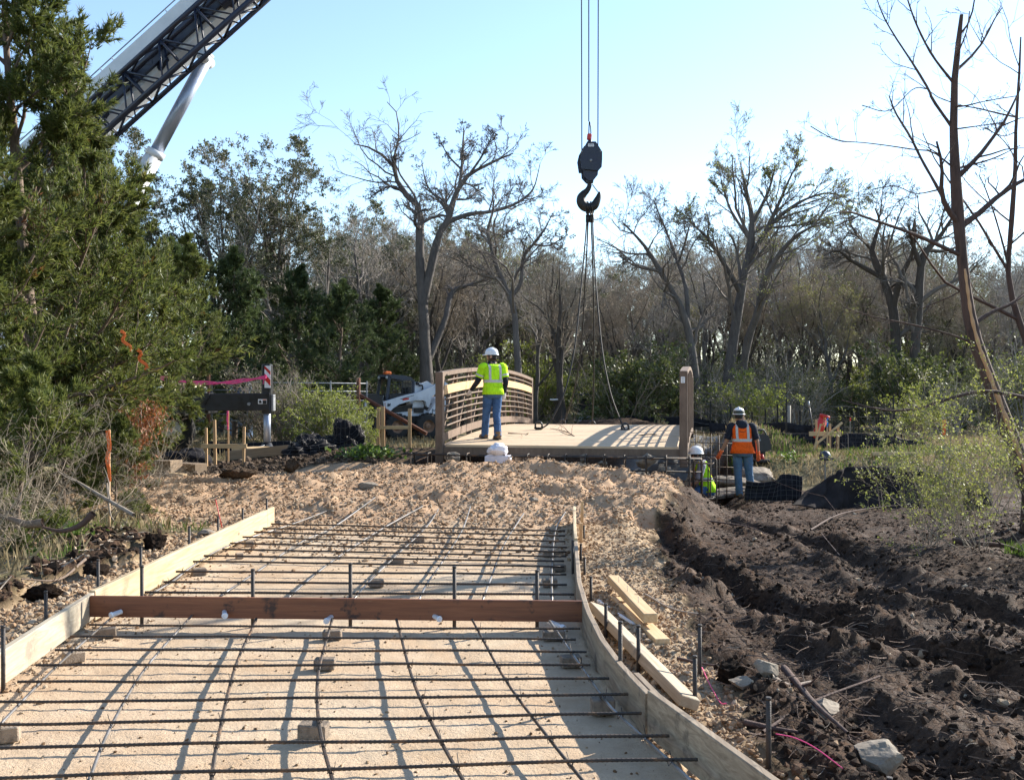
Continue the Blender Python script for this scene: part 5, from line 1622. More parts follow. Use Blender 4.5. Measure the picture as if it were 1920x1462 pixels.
    hm.f = [hm.f[i] for i in keep]; hm.sm = [hm.sm[i] for i in keep]
    hm.build('hair', M['hair_dark'], root)
    k = MB(); dome = [(.121, .0), (.123, .02), (.117, .06), (.10, .095), (.07, .12), (.035, .133), (.001, .136)]
    k.lathe(dome, 26); k.v = [tuple((x * .93, y * 1.1, z)) for x, y, z in k.v]
    b0 = len(k.v)
    k.lathe([(.118, .004), (.136, -.004), (.137, .0), (.119, .012)], 26); 
    for i in range(b0, len(k.v)):
        x, y, z = k.v[i]; y2 = y * 1.1
        if y > .06: y2 += (y - .06) * .6; z -= (y - .06) * .12
        k.v[i] = (x * .95, y2, z)
    k.bar((0, -.10, .102), (0, .10, .102), .02, .012); k.tube([(0, -.11, .088), (0, -.06, .122), (0, 0, .139), (0, .06, .122), (0, .11, .088)], .011, 8)
    k.v = [tuple(Rm @ Vector(v)) for v in k.v]
    ho = k.build('hard_hat', M['hat_white'], root, fix=True)
    if spec.get('hat_band'):
        k = MB(); k.lathe([(.1245, .004), (.1265, .02), (.1215, .058), (.112, .078)], 26); k.v = [(x * .93, y * 1.1, z) for x, y, z in k.v]  # rear lower half: brown-green band with the hat's back shade in its colour
        keep = [i for i, f in enumerate(k.f) if sum(k.v[j][1] for j in f) / 4 < -.03]
        k.f = [k.f[i] for i in keep]; k.sm = [k.sm[i] for i in keep]
        k.v = [tuple(Rm @ Vector(v)) for v in k.v]; k.build('hat_band', M['dark_band'], ho)
    if spec.get('glasses'):
        k = MB()
        for s in (-1, 1):
            k.box(V['head'] + fw * .088 + rt_ * s * .036 + Vector((0, 0, .022)), (.05, .02, .032), (0, 0, yw), .008)
            k.bar(V['head'] + fw * .085 + rt_ * s * .065 + Vector((0, 0, .024)), V['head'] - fw * .0 + rt_ * s * .088 + Vector((0, 0, .02)), .006, .008)
        k.build('sunglasses', M['black_paint'], root)
    # mouth and eyes
    k = MB(); k.bar(V['head'] + fw * .088 - Vector((0, 0, .062)) - rt_ * .02, V['head'] + fw * .088 - Vector((0, 0, .062)) + rt_ * .02, .01, .008); k.build('mouth', M['red'] if False else M['skin_tan'], root)
    if not spec.get('glasses'):
        k = MB()
        for s in (-1, 1): k.lathe([(.001, -.008), (.009, -.004), (.010, 0), (.009, .004), (.001, .008)], 8, V['head'] + fw * .086 + rt_ * s * .032 + Vector((0, 0, .012)))
        k.build('eyes', M['hair_dark'], root)
    if spec.get('gloves'):
        for sd in ('l', 'r'):
            e, w = V['el_' + sd], V['wr_' + sd]
            fd = (w - e).normalized(); ac = fd.cross(Vector((0, 1, .2))).normalized()
            k = MB(); limb(k, [w - fd * .045, w, w + fd * .05, w + fd * .105], [.040, .037, .040, .032], 10)
            for o_, L in ((-.032, .055), (-.011, .068), (.011, .064), (.031, .05)):
                b0_ = w + fd * .10 + ac * o_
                k.tube([b0_, b0_ + fd * L * .5 + Vector((0, .01, 0)), b0_ + fd * L * .9 + Vector((0, .032, 0))], [.0125, .0115, .0095], 8)
            k.tube([w + fd * .03 + Vector((0, .02, 0)) + ac * .02, w + fd * .055 + Vector((0, .045, 0)) + ac * .02, w + fd * .10 + Vector((0, .06, 0)) + ac * .02], [.016, .013, .010], 8)
            k.build('glove', M[spec['gloves']], root)
    return root

# worker on the deck, walking away to the left
w1 = P(924, 826, 19.25)
_l, _s = br_ls(w1.x, w1.y)
J1 = dict(pelvis=(0, -.01, .93), chest=(0.0, -.01, 1.31), neck=(-.005, .02, 1.495), head=(-.01, .04, 1.615), face=(-.85, .52, -.05),
          sh_l=(-.20, -.01, 1.40), sh_r=(.20, .0, 1.40), el_l=(-.29, .06, 1.13), el_r=(.245, -.06, 1.12), wr_l=(-.36, .26, .95), wr_r=(.25, .04, .90),
          hip_l=(-.09, 0, .88), hip_r=(.09, 0, .88), kn_l=(-.10, .10, .50), kn_r=(.07, -.02, .49), an_l=(-.10, .20, .095), an_r=(.05, -.16, .095), toe_l=(-.12, .36, .03), toe_r=(.05, .0, .03))
person((w1.x, w1.y, ZD + arch(_s) + .002), R(20), 'worker in lime safety vest and jeans walking on the bridge deck', J1,
       dict(skin='skin', trousers='denim', boots='boot', shirt='navy_cloth', sleeve='long', vest='lime', vest_sleeves=True, gloves='glove_white', vest_flare=.02))
# worker in orange seen from behind
w2 = P(1392, 931, 19.6)
J2 = dict(pelvis=(0, -.02, .95), chest=(-.02, 0, 1.33), neck=(-.035, .03, 1.515), head=(-.055, .06, 1.63), face=(.02, 1, -.15),
          sh_l=(-.225, 0, 1.415), sh_r=(.19, 0, 1.415), el_l=(-.31, -.02, 1.13), el_r=(.285, -.02, 1.13), wr_l=(-.42, .04, .90), wr_r=(.315, .05, .88),
          hip_l=(-.095, 0, .90), hip_r=(.095, 0, .90), kn_l=(-.085, .03, .50), kn_r=(.14, .06, .50), an_l=(-.06, -.02, .095), an_r=(.19, .06, .095), toe_l=(-.09, .14, .03), toe_r=(.23, .22, .03))
person((w2.x, w2.y, float(gz(w2.x, w2.y)) - .005), R(-4), 'worker in orange safety vest and jeans seen from behind below the bridge', J2,
       dict(skin='skin_tan', trousers='denim_pale', boots='boot', shirt='navy_cloth', sleeve='short', vest='vest_orange', vest_sleeves=False, gloves='glove_orange', hood=True, vest_flare=.045, hat_band=True))
# kneeling worker facing left
w3 = P(1322, 930, 18.3)
zk = P(1322, 838, 18.3).z - 1.28
J3 = dict(pelvis=(0, -.05, .52), chest=(.0, .06, .87), neck=(.0, .11, 1.03), head=(.0, .155, 1.135), face=(-.15, 1, -.2),
          sh_l=(-.20, .07, .95), sh_r=(.20, .06, .95), el_l=(-.27, .14, .66), el_r=(.27, .16, .68), wr_l=(-.20, .38, .55), wr_r=(.20, .40, .56),
          hip_l=(-.10, -.03, .48), hip_r=(.10, -.03, .48), kn_l=(-.12, .38, .42), kn_r=(.14, .26, .10), an_l=(-.12, .34, .095), an_r=(.14, -.18, .095), toe_l=(-.12, .52, .03), toe_r=(.14, -.04, .03))
person((w3.x, w3.y, zk), R(82), 'worker in lime vest and grey shirt kneeling in the trench beside the right bridge post', J3,
       dict(skin='skin_tan', trousers='denim', boots='boot', shirt='grey_cloth', sleeve='short', vest='lime', vest_sleeves=False, glasses=True, strap='vest_orange'))

# ------------------------------------------------------------------ trees and shrubs
M['bark_grey'] = m_bark('bark_grey', (.045, .038, .034), (.125, .107, .094))
M['bark_dark'] = m_bark('bark_dark', (.030, .024, .020), (.085, .068, .055))
M['bark_cedar'] = m_bark('bark_cedar', (.07, .045, .032), (.20, .145, .105))
M['bark_dead'] = m_bark('bark_dead', (.032, .018, .014), (.10, .058, .044))
M['twig_grey'] = m_bark('twig_grey', (.16, .14, .12), (.34, .30, .26), .4)
M['twig_brown'] = m_bark('twig_brown', (.15, .12, .09), (.32, .26, .19), .4)
M['twig_sky'] = m_bark('twig_sky', (.07, .058, .05), (.16, .135, .115), .4)  # darker copy of the grey twigs, silhouette against the sky put in the colour
M['twig_dead'] = m_bark('twig_dead', (.13, .10, .08), (.30, .25, .20), .4)
M['sapwood'] = m_wood('sapwood', (.40, .20, .09), (.52, .30, .15), (.60, .40, .23), axis='Z', knots=False)
M['cedar_leaf'] = m_leaf('cedar_leaf', [(.055, .075, .018), (.11, .138, .030), (.16, .18, .042), (.21, .215, .055)], .45, dead=(.24, .085, .03))
M['cedar_dark'] = m_leaf('cedar_dark', [(.045, .070, .025), (.080, .112, .038), (.12, .15, .05)], .4)
M['oak_leaf'] = m_leaf('oak_leaf', [(.052, .062, .025), (.095, .105, .042), (.15, .15, .065)], .35, .5)
M['bud_leaf'] = m_leaf('bud_leaf', [(.18, .19, .035), (.30, .32, .07), (.40, .42, .13)], .45)
M['bush_leaf'] = m_leaf('bush_leaf', [(.05, .066, .018), (.095, .115, .03), (.16, .175, .045)], .4)
M['spring_leaf'] = m_leaf('spring_leaf', [(.13, .16, .025), (.22, .255, .045), (.33, .36, .08)], .5)
M['grass_green'] = m_leaf('grass_green', [(.06, .10, .015), (.12, .19, .03), (.20, .27, .05)], .4)
M['grass_dry'] = m_leaf('grass_dry', [(.20, .15, .08), (.34, .27, .15), (.46, .38, .23)], .35)

def twigset(rng, nodes, rad, blen, levels, tube_k=(6, 5, 4, 3, 3), rmin=.0035, trop=(0, 0, .08)):
    """grows successive branch levels from limbs; returns list of (nodes, rad, blen) incl. the limbs"""
    out = [(nodes, rad, blen)]
    for lv in levels:
        sp = spawn(rng, nodes, rad, lv['n'], lv.get('t0', .15), lv.get('ang', (25, 60)), lv.get('lr', (.4, .7)), lv.get('rr', (.4, .65)), blen, lv.get('t1', 1.0), lv.get('flat', 0))
        if sp is None: break
        p, d, L, r = sp
        r = np.maximum(r, rmin)
        nodes, rad, _ = extend(rng, p, d, L, r, lv.get('m', 4), lv.get('wig', .18), lv.get('trop', trop), lv.get('taper', .3))
        rad = np.maximum(rad, rmin * .6)
        blen = L
        out.append((nodes, rad, blen))
    return out
def limbs_from(pls, m=14):
    """hand-laid limbs: list of rows (x,y,z,r)"""
    N = np.array([resample(p, m) for p in pls])
    nodes, rad = N[:, :, :3], np.maximum(N[:, :, 3], .006)
    blen = np.linalg.norm(np.diff(nodes, axis=1), axis=2).sum(1)
    return nodes, rad, blen
def tubes_mesh(name, sets, ks, mat, smooth=True):
    if name == 'trunk':
        g_ = np.random.default_rng(5)
        sets = [(n, r * g_.uniform(.90, 1.12, r.shape), b) for n, r, b in sets]
    V, F = join_np([tubes_np(n, r, k) for (n, r, b), k in zip(sets, ks)])
    me = npmesh(name, V, F, smooth); me.materials.append(mat)
    return me
def tips(rng, sets, per, jitter):
    n, r, b = sets
    N, Mx, _ = n.shape
    idx = rng.integers(1, Mx, (N, per)); f = rng.random((N, per))[..., None]
    a = np.take_along_axis(n, (idx - 1)[..., None].repeat(3, 2), 1); c = np.take_along_axis(n, idx[..., None].repeat(3, 2), 1)
    p = a * (1 - f) + c * f + rng.normal(size=(N, per, 3)) * jitter
    d = nrm(c - a)
    return p.reshape(-1, 3), d.reshape(-1, 3)
def tree_obj(name, loc, parts, label=None, cat='tree', group=None, rz=0, sc=1.0, sz=None):
    root = empty(name, loc, rz, label, cat, group)
    root.scale = (sc, sc, sz or sc)
    for nm, me in parts:
        obj(nm, me, None, root)
    return root
def tree_copy(parts, name, loc, label, rz, sc, sz=None, group=None, cat='tree'):
    return tree_obj(name, loc, parts, label, cat, group, rz, sc, sz)

# ---- prototypes -------------------------------------------------------------
def bare_proto(seed, H=10.0, r0=.20, spread=1.0, leaves=0, leaf_mat='bud_leaf', lean=.05, crown0=.30, bark='bark_grey', twig='twig_grey', dens=1.0, leafsize=.07):
    rng = np.random.default_rng(seed)
    tr, rd, _ = extend(rng, np.zeros((1, 3)), np.array([[lean * rng.normal(), lean * rng.normal(), 1.]]), np.array([H * .55]), np.array([r0]), 10, .07, (0, 0, .1), .55)
    tr = tr - np.array([0, 0, .15])
    nl = int(rng.integers(5, 8))
    p, d, L, r = spawn(rng, tr, rd, (nl, nl), crown0 / .55 * .55 + .15, (18, 50), (.75, 1.15), (.45, .7), np.array([H * .62]))
    L = np.maximum(L, H * .30)
    nodes, rad, _ = extend(rng, p, nrm(d + np.array([0, 0, .15])), L * spread, r, 9, .15, (0, 0, .055), .22)
    top, trd, _ = extend(rng, tr[:, -1], nrm(tr[:, -1] - tr[:, -3]), np.array([H * .42]), rd[:, -1], 9, .12, (0, 0, .07), .12)
    nodes = np.concatenate([nodes, top]); rad = np.concatenate([rad, trd]); bl = np.concatenate([L * spread, [H * .42]])
    c = lambda a, b: (max(1, int(a * dens)), max(1, int(b * dens)))
    S = twigset(rng, nodes, rad, bl, [dict(n=c(7, 10), m=6, wig=.2, lr=(.30, .58), t0=.15, ang=(25, 65)), dict(n=c(6, 8), m=4, wig=.22, lr=(.32, .6), ang=(25, 60)),
                                      dict(n=c(4, 6), m=2, wig=.22, lr=(.35, .65), ang=(20, 55)), dict(n=c(2, 3), m=1, wig=.2, lr=(.4, .8), ang=(15, 50))], rmin=.0058)
    trunk = tubes_mesh('trunk', [(tr, rd, 0), S[0]], [9, 7], M[bark])
    crown = tubes_mesh('crown', S[1:], [5, 4, 3, 3], M[twig])
    parts = [('trunk', trunk), ('crown', crown)]
    if leaves:
        pt, dd = tips(rng, S[-1], leaves, .03)
        V, F = leaves_np(rng, pt, leafsize, None, .6, dd, .9)
        me = npmesh('foliage', V, F); me.materials.append(M[leaf_mat]); parts.append(('foliage', me))
    return parts
def cedar_proto(seed, H=8.0, r0=.13, base=.06, width=1.0, per=7, leaf='cedar_leaf', nb=62, tuft=3, ls=.075):
    rng = np.random.default_rng(seed)
    tr, rd, _ = extend(rng, np.zeros((1, 3)), np.array([[.02, .02, 1.]]), np.array([H]), np.array([r0]), 16, .035, (0, 0, .15), .08)
    tr = tr - np.array([0, 0, .15])
    t = base + (1 - base) * (np.arange(nb) + rng.random(nb)) / nb
    s = t * 16; i = np.minimum(s.astype(int), 15); f = (s - i)[:, None]
    p = tr[0, i] * (1 - f) + tr[0, i + 1] * f
    az = rng.random(nb) * 2 * np.pi
    el = np.radians(10 + 45 * t + rng.normal(size=nb) * 10)
    d = np.stack([np.cos(az) * np.cos(el), np.sin(az) * np.cos(el), np.sin(el)], 1)
    prof = np.clip(np.minimum(1.0, .55 + 1.6 * t) * (1 - t) ** .75 * 1.25, .09, 1)
    L = H * .30 * width * prof * rng.uniform(.6, 1.25, nb)
    nodes, rad, _ = extend(rng, p, d, L, np.clip(L * .016, .008, .05), 8, .10, (0, 0, .05), .2)
    S = twigset(rng, nodes, rad, L, [dict(n=(9, 12), m=4, wig=.16, lr=(.28, .5), t0=.18, ang=(25, 60), trop=(0, 0, .06)), dict(n=(6, 8), m=2, wig=.16, lr=(.30, .55), t0=.2, ang=(20, 50), trop=(0, 0, .05))], rmin=.003)
    trunk = tubes_mesh('trunk', [(tr, rd, 0), S[0]], [8, 5], M['bark_cedar'])
    crown = tubes_mesh('crown', S[1:], [3, 3], M['bark_cedar'])
    p1, d1 = tips(rng, S[2], per, .012); p2, d2 = tips(rng, S[1], per * 2, .03)
    pt = np.concatenate([p1, p2]); dd = np.concatenate([d1, d2])
    pt = np.repeat(pt, tuft, 0); dd = np.repeat(dd, tuft, 0)
    dd = nrm(dd + np.array([0, 0, .25]))
    V, F = needles_np(rng, pt, ls, .19, dd, .5)
    fo = npmesh('foliage', V, F); fo.materials.append(M[leaf])
    return [('trunk', trunk), ('crown', crown), ('foliage', fo)]
def bush_proto(seed, H=2.0, W_=1.2, stems=16, leaf=None, nleaf=3, ls=.05, twig='twig_grey', dens=(5, 8), up=.5, k2=(4, 6), rmin=.0028, r0=None):
    rng = np.random.default_rng(seed)
    az = rng.random(stems) * 2 * np.pi
    p = np.stack([np.cos(az) * W_ * .12 * rng.random(stems), np.sin(az) * W_ * .12 * rng.random(stems), np.full(stems, -.05)], 1)
    out = rng.uniform(.15, 1.0, stems)
    d = nrm(np.stack([np.cos(az) * out * W_, np.sin(az) * out * W_, np.full(stems, H * up * 1.6)], 1))
    L = H * rng.uniform(.65, 1.15, stems)
    nodes, rad, _ = extend(rng, p, d, L, np.full(stems, r0 or (.012 + .004 * H)), 9, .13, (0, 0, .02), .3)
    S = twigset(rng, nodes, rad, L, [dict(n=dens, m=5, wig=.2, lr=(.28, .55), t0=.15), dict(n=k2, m=3, wig=.2, lr=(.35, .6)), dict(n=(2, 3), m=1, wig=.2, lr=(.4, .7))], rmin=rmin)
    parts = [('stems', tubes_mesh('stems', S, [5, 4, 3, 3], M[twig]))]
    if leaf:
        pt, dd = tips(rng, S[-1], nleaf, .015); pt2, dd2 = tips(rng, S[-2], nleaf, .02)
        V, F = leaves_np(rng, np.concatenate([pt, pt2]), ls, None, .6, np.concatenate([dd, dd2]), .9)
        me = npmesh('foliage', V, F); me.materials.append(M[leaf]); parts.append(('foliage', me))
    return parts

# ---- hand-laid bare trees ---------------------------------------------------
def laid_tree(name, limbs_px, d, label, seed, twl, bark='bark_grey', twig='twig_sky', leaf=None, per=1, ls=.07, depth=2.5, rmin=.0072, m=14, base_on=True, extra=None, trop=(0, 0, .03)):
    """limbs_px: list of lists of (px, py, r) ; limbs wander a little in depth"""
    rng = np.random.default_rng(seed)
    root = P(limbs_px[0][0][0], limbs_px[0][0][1], d)
    gzr = float(gz(root.x, root.y))
    pls = []
    for li, pl in enumerate(limbs_px):
        rows = []
        dz = rng.normal() * depth * .5 if li else 0
        for i, (x, y, r) in enumerate(pl):
            f = i / max(1, len(pl) - 1)
            q = P(x, y, d + (dz * f if li else 0))
            rows.append((q.x - root.x, q.y - root.y, q.z - gzr, r))
        if li:
            q0 = np.array(rows[0][:3]); best = None
            for pr in pls:
                rr_ = resample(pr, 60)
                dd_ = np.hypot(rr_[:, 0] - q0[0], rr_[:, 2] - q0[2])
                i_ = int(dd_.argmin())
                if best is None or dd_[i_] < best[0]: best = (dd_[i_], rr_[i_])
            if best[0] < .45:
                off = best[1][:3] - q0
                rows = [(a_ + off[0] * max(0, 1 - 3 * k_ / len(rows)), b_ + off[1], c_ + off[2] * max(0, 1 - 3 * k_ / len(rows)), min(r_, best[1][3] * .9)) for k_, (a_, b_, c_, r_) in enumerate(rows)]
        if li == 0 and base_on: rows.insert(0, (rows[0][0], rows[0][1], -.2, rows[0][3] * 1.25))
        pls.append(rows)
    nodes, rad, bl = limbs_from(pls, m)
    S = twigset(rng, nodes, rad, bl, twl, rmin=rmin, trop=trop)
    parts = [('trunk', tubes_mesh('trunk', S[:1], [10], M[bark])), ('crown', tubes_mesh('crown', S[1:], [5, 4, 3, 3], M[twig]))]
    if leaf:
        pt, dd = tips(rng, S[-1], per, .03)
        V, F = leaves_np(rng, pt, ls, None, .6, dd, .9)
        me = npmesh('foliage', V, F); me.materials.append(M[leaf]); parts.append(('foliage', me))
    if extra: parts += extra(root, gzr)
    return tree_obj(name, (root.x, root.y, gzr), parts, label)
TW = [dict(n=(10, 14), m=6, wig=.22, lr=(.18, .40), t0=.30, ang=(28, 65)), dict(n=(6, 9), m=4, wig=.22, lr=(.3, .6), ang=(25, 60)), dict(n=(4, 6), m=2, wig=.2, lr=(.3, .6), ang=(20, 55)), dict(n=(2, 3), m=1, wig=.2, lr=(.4, .8), ang=(20, 50))]
laid_tree('bare_tree', [
    [(800, 712, .24), (797, 650, .21), (795, 600, .20), (790, 540, .18), (787, 480, .17), (787, 430, .16), (790, 412, .14), (783, 385, .12), (762, 366, .10), (745, 340, .085), (738, 312, .07), (716, 290, .05), (690, 276, .03), (663, 270, .015)],
    [(797, 575, .18), (808, 520, .16), (817, 475, .15), (825, 440, .14), (838, 417, .13), (845, 398, .11), (850, 375, .10), (862, 350, .09), (880, 327, .07), (903, 315, .055), (932, 300, .04), (962, 288, .02)],
    [(838, 417, .11), (880, 402, .08), (920, 397, .07), (960, 385, .055), (985, 370, .045), (1002, 350, .03), (1013, 305, .012)],
    [(862, 350, .07), (866, 312, .055), (868, 272, .04), (870, 235, .015)], [(745, 340, .05), (738, 300, .03), (748, 258, .012)], [(760, 366, .05), (735, 350, .035), (705, 362, .02), (692, 372, .01)],
    [(880, 327, .05), (905, 290, .035), (925, 250, .015)], [(845, 398, .06), (820, 372, .04), (800, 345, .03), (790, 300, .012)], [(866, 312, .04), (838, 285, .03), (820, 250, .012)],
    [(850, 375, .05), (880, 372, .03), (898, 350, .015)], [(787, 430, .09), (778, 418, .07), (783, 400, .05), (798, 392, .03)],
    [(808, 690, .15), (837, 605, .11), (848, 548, .09), (887, 532, .05), (930, 520, .02)]],
    36.0, 'tall bare grey tree with wide forked crown left of the hook block', 11, TW, per=0, trop=(0, 0, .02))
laid_tree('bare_tree', [
    [(973, 720, .13), (968, 640, .115), (965, 590, .11), (957, 558, .10), (944, 530, .09), (930, 497, .08), (922, 462, .07), (913, 432, .055), (924, 402, .04), (925, 372, .015)],
    [(957, 558, .08), (976, 532, .07), (982, 482, .06), (1000, 458, .05), (1020, 432, .03), (1036, 400, .012)], [(922, 462, .05), (905, 440, .03), (890, 415, .012)], [(913, 432, .04), (940, 440, .03), (975, 425, .012)],
    [(1000, 458, .04), (1030, 460, .03), (1065, 440, .012)]],
    33.0, 'slender bare tree standing behind the deck railing', 12, TW)
laid_tree('bare_tree', [
    [(1305, 745, .17), (1301, 680, .16), (1291, 622, .14), (1275, 572, .12), (1240, 512, .09), (1215, 470, .07), (1190, 440, .045), (1165, 415, .015)],
    [(1291, 622, .09), (1287, 545, .08), (1270, 490, .06), (1252, 440, .045), (1235, 400, .03), (1226, 376, .012)], [(1270, 490, .05), (1295, 440, .035), (1305, 400, .012)], [(1240, 512, .06), (1195, 500, .04), (1160, 480, .015)]],
    36.0, 'bare leaning tree just right of the lifting slings', 13, TW)
TW2 = [dict(n=(10, 14), m=7, wig=.14, lr=(.22, .42), t0=.25, ang=(15, 45)), dict(n=(7, 9), m=5, wig=.16, lr=(.3, .55), ang=(18, 45)), dict(n=(4, 6), m=2, wig=.18, lr=(.3, .6), ang=(18, 45)), dict(n=(2, 3), m=1, wig=.2, lr=(.4, .8), ang=(20, 50))]
laid_tree('budding_tree', [
    [(1362, 745, .23), (1370, 680, .21), (1378, 620, .20), (1386, 570, .18), (1396, 512, .16), (1406, 468, .14), (1411, 420, .11), (1405, 380, .08), (1395, 340, .05), (1388, 305, .015)],
    [(1396, 512, .12), (1440, 428, .09), (1480, 392, .07), (1515, 372, .05), (1555, 362, .03), (1590, 372, .012)], [(1400, 490, .11), (1432, 440, .09), (1460, 382, .06), (1482, 332, .035), (1500, 298, .012)],
    [(1386, 550, .11), (1350, 482, .08), (1320, 440, .05), (1290, 415, .015)], [(1386, 735, .17), (1402, 640, .15), (1422, 582, .13), (1435, 522, .11), (1482, 452, .07), (1545, 412, .02)],
    [(1411, 420, .07), (1440, 360, .05), (1455, 310, .015)], [(1405, 455, .07), (1372, 400, .05), (1355, 350, .03), (1350, 320, .012)], [(1440, 428, .05), (1500, 420, .035), (1570, 402, .012)]],
    38.0, 'large bare tree with faint yellow buds and fan-shaped crown right of the bridge', 14, TW2, leaf='bud_leaf', per=1, ls=.055)
laid_tree('oak_tree', [
    [(1685, 750, .24), (1680, 650, .21), (1675, 580, .19), (1655, 520, .16), (1635, 470, .11), (1650, 420, .06), (1640, 390, .02)], [(1675, 580, .14), (1690, 520, .11), (1712, 470, .07), (1705, 430, .03)], [(1655, 520, .11), (1600, 490, .08), (1570, 470, .05), (1545, 480, .02)],
    [(1635, 470, .07), (1600, 430, .04), (1590, 400, .015)]],
    40.0, 'gnarled bare oak behind the orange marker, left of the pair', 15, TW, bark='bark_dark', twig='twig_sky')
laid_tree('oak_tree', [
    [(1712, 740, .22), (1716, 650, .20), (1722, 570, .19), (1727, 500, .16), (1738, 470, .12), (1765, 440, .08), (1790, 400, .03)], [(1727, 500, .11), (1712, 455, .08), (1715, 410, .03)], [(1738, 470, .09), (1775, 470, .06), (1810, 455, .02)], [(1722, 540, .09), (1690, 530, .06), (1660, 545, .02)]],
    39.0, 'gnarled bare oak behind the orange marker, right of the pair', 16, TW, bark='bark_dark', twig='twig_sky')

# ---- dead split cedar in the right foreground
def _split(root, gzr):
    pl = [(1925, 905), (1893, 818), (1868, 752), (1845, 690), (1828, 640), (1816, 590), (1810, 545), (1805, 505)]
    rows = [((P(x, y, 12.0) - root).x, (P(x, y, 12.0) - root).y - (.098 - .004 * i) + .012, P(x, y, 12.0).z - gzr, .034 - .0025 * i) for i, (x, y) in enumerate(pl)]
    m = MB(); rr_ = resample(rows, 40); m.tube([tuple(a[:3]) for a in rr_], [max(.006, float(a[3]) * (1 + .2 * math.sin(i * 1.7))) for i, a in enumerate(rr_)], 7)
    me = m.mesh('split_wood'); me.materials.append(M['sapwood']); return [('split_wood', me)]
TWD = [dict(n=(4, 7), m=6, wig=.12, lr=(.18, .40), t0=.25, ang=(30, 70), trop=(0, 0, .06)), dict(n=(3, 5), m=4, wig=.18, lr=(.25, .5), ang=(25, 60)), dict(n=(1, 3), m=3, wig=.2, lr=(.3, .6), ang=(20, 55))]
laid_tree('dead_cedar', [
    [(1935, 925, 0.1080), (1895, 818, 0.0945), (1870, 752, 0.0900), (1847, 690, 0.0855), (1829, 640, 0.0810), (1817, 590, 0.0765), (1810, 540, 0.0720), (1803, 475, 0.0675), (1796, 400, 0.0648), (1791, 320, 0.0585), (1788, 240, 0.0495), (1790, 150, 0.0405), (1797, 80, 0.0288), (1803, 28, 0.0198)],
    [(1790, 433, 0.0248), (1753, 353, 0.0198), (1730, 303, 0.0169), (1707, 257, 0.0149), (1680, 213, 0.0119), (1667, 180, 0.0079)], [(1783, 240, 0.0208), (1747, 187, 0.0178), (1740, 167, 0.0158), (1710, 117, 0.0129), (1677, 67, 0.0099), (1653, 23, 0.0079), (1632, -40, 0.0050)],
    [(1785, 153, 0.0169), (1747, 103, 0.0139), (1720, 50, 0.0109), (1702, 0, 0.0079), (1688, -50, 0.0050)], [(1787, 313, 0.0129), (1747, 283, 0.0099), (1713, 280, 0.0079), (1663, 273, 0.0070), (1613, 267, 0.0054), (1567, 263, 0.0045), (1520, 237, 0.0025)],
    [(1785, 480, 0.0248), (1713, 443, 0.0208), (1680, 427, 0.0174), (1630, 410, 0.0139), (1590, 397, 0.0099), (1550, 403, 0.0040)], [(1797, 323, 0.0149), (1813, 313, 0.0124), (1863, 297, 0.0090), (1913, 273, 0.0040)],
    [(1793, 250, 0.0099), (1830, 237, 0.0074), (1880, 230, 0.0030)], [(1793, 207, 0.0109), (1813, 200, 0.0090), (1847, 190, 0.0059), (1907, 180, 0.0030)], [(1813, 651, 0.0149), (1773, 629, 0.0109), (1717, 610, 0.0090), (1631, 592, 0.0059), (1581, 576, 0.0025)],
    [(1753, 355, 0.0099), (1720, 360, 0.0070), (1685, 345, 0.0050), (1640, 352, 0.0025)], [(1803, 100, 0.0099), (1812, 60, 0.0074), (1818, 22, 0.0050)], [(1740, 167, 0.0079), (1715, 165, 0.0050), (1670, 205, 0.0030), (1620, 195, 0.0020)]],
    12.0, 'tall dead cedar with split orange trunk leaning in at the right edge', 17, TWD, bark='bark_dead', twig='bark_dead', rmin=.0028, depth=1.2, extra=_split, trop=(0, 0, 0.0198))
laid_tree('dead_cedar', [
    [(1990, 930, 0.0648), (1960, 760, 0.0540), (1925, 640, 0.0459), (1903, 580, 0.0405), (1891, 516, 0.0351), (1893, 460, 0.0324), (1903, 333, 0.0270), (1905, 233, 0.0216), (1910, 160, 0.0162), (1914, 70, 0.0081)],
    [(1889, 500, 0.0149), (1883, 470, 0.0134), (1867, 410, 0.0104), (1847, 352, 0.0074), (1835, 328, 0.0044)], [(1905, 250, 0.0089), (1880, 255, 0.0059), (1845, 240, 0.0024)], [(1904, 300, 0.0089), (1880, 262, 0.0059), (1850, 240, 0.0024)],
    [(1898, 460, 0.0134), (1925, 430, 0.0104), (1960, 380, 0.0059)], [(1905, 215, 0.0059), (1880, 205, 0.0042), (1870, 195, 0.0018)]],
    13.0, 'thin dead cedar stem at the very right edge with tangled twigs', 18, TWD, bark='bark_dead', twig='bark_dead', rmin=.003, depth=1.0)
# thin branch hanging in front of the split trunk
rng = np.random.default_rng(19)
q = [P(1990, 762, 11.0), P(1920, 745, 11.0), P(1845, 733, 10.9), P(1780, 747, 10.8), P(1731, 763, 10.8), P(1677, 770, 10.7), P(1631, 763, 10.7), P(1578, 750, 10.6)]
nodes, rad, bl = limbs_from([[(*(p - q[0]), .026 - .0028 * i) for i, p in enumerate(q)]], 20)
S = twigset(rng, nodes, rad, bl, [dict(n=(10, 12), m=4, wig=.2, lr=(.05, .14), t0=.2), dict(n=(2, 4), m=3, wig=.2, lr=(.3, .6))], rmin=.0025)
bo_ = obj('fallen_branch', tubes_mesh('fallen_branch', S, [7, 4, 3], M['bark_dead']), None, None, q[0])
tag(bo_, 'long thin dead branch sagging across in front of the split trunk', 'branch')

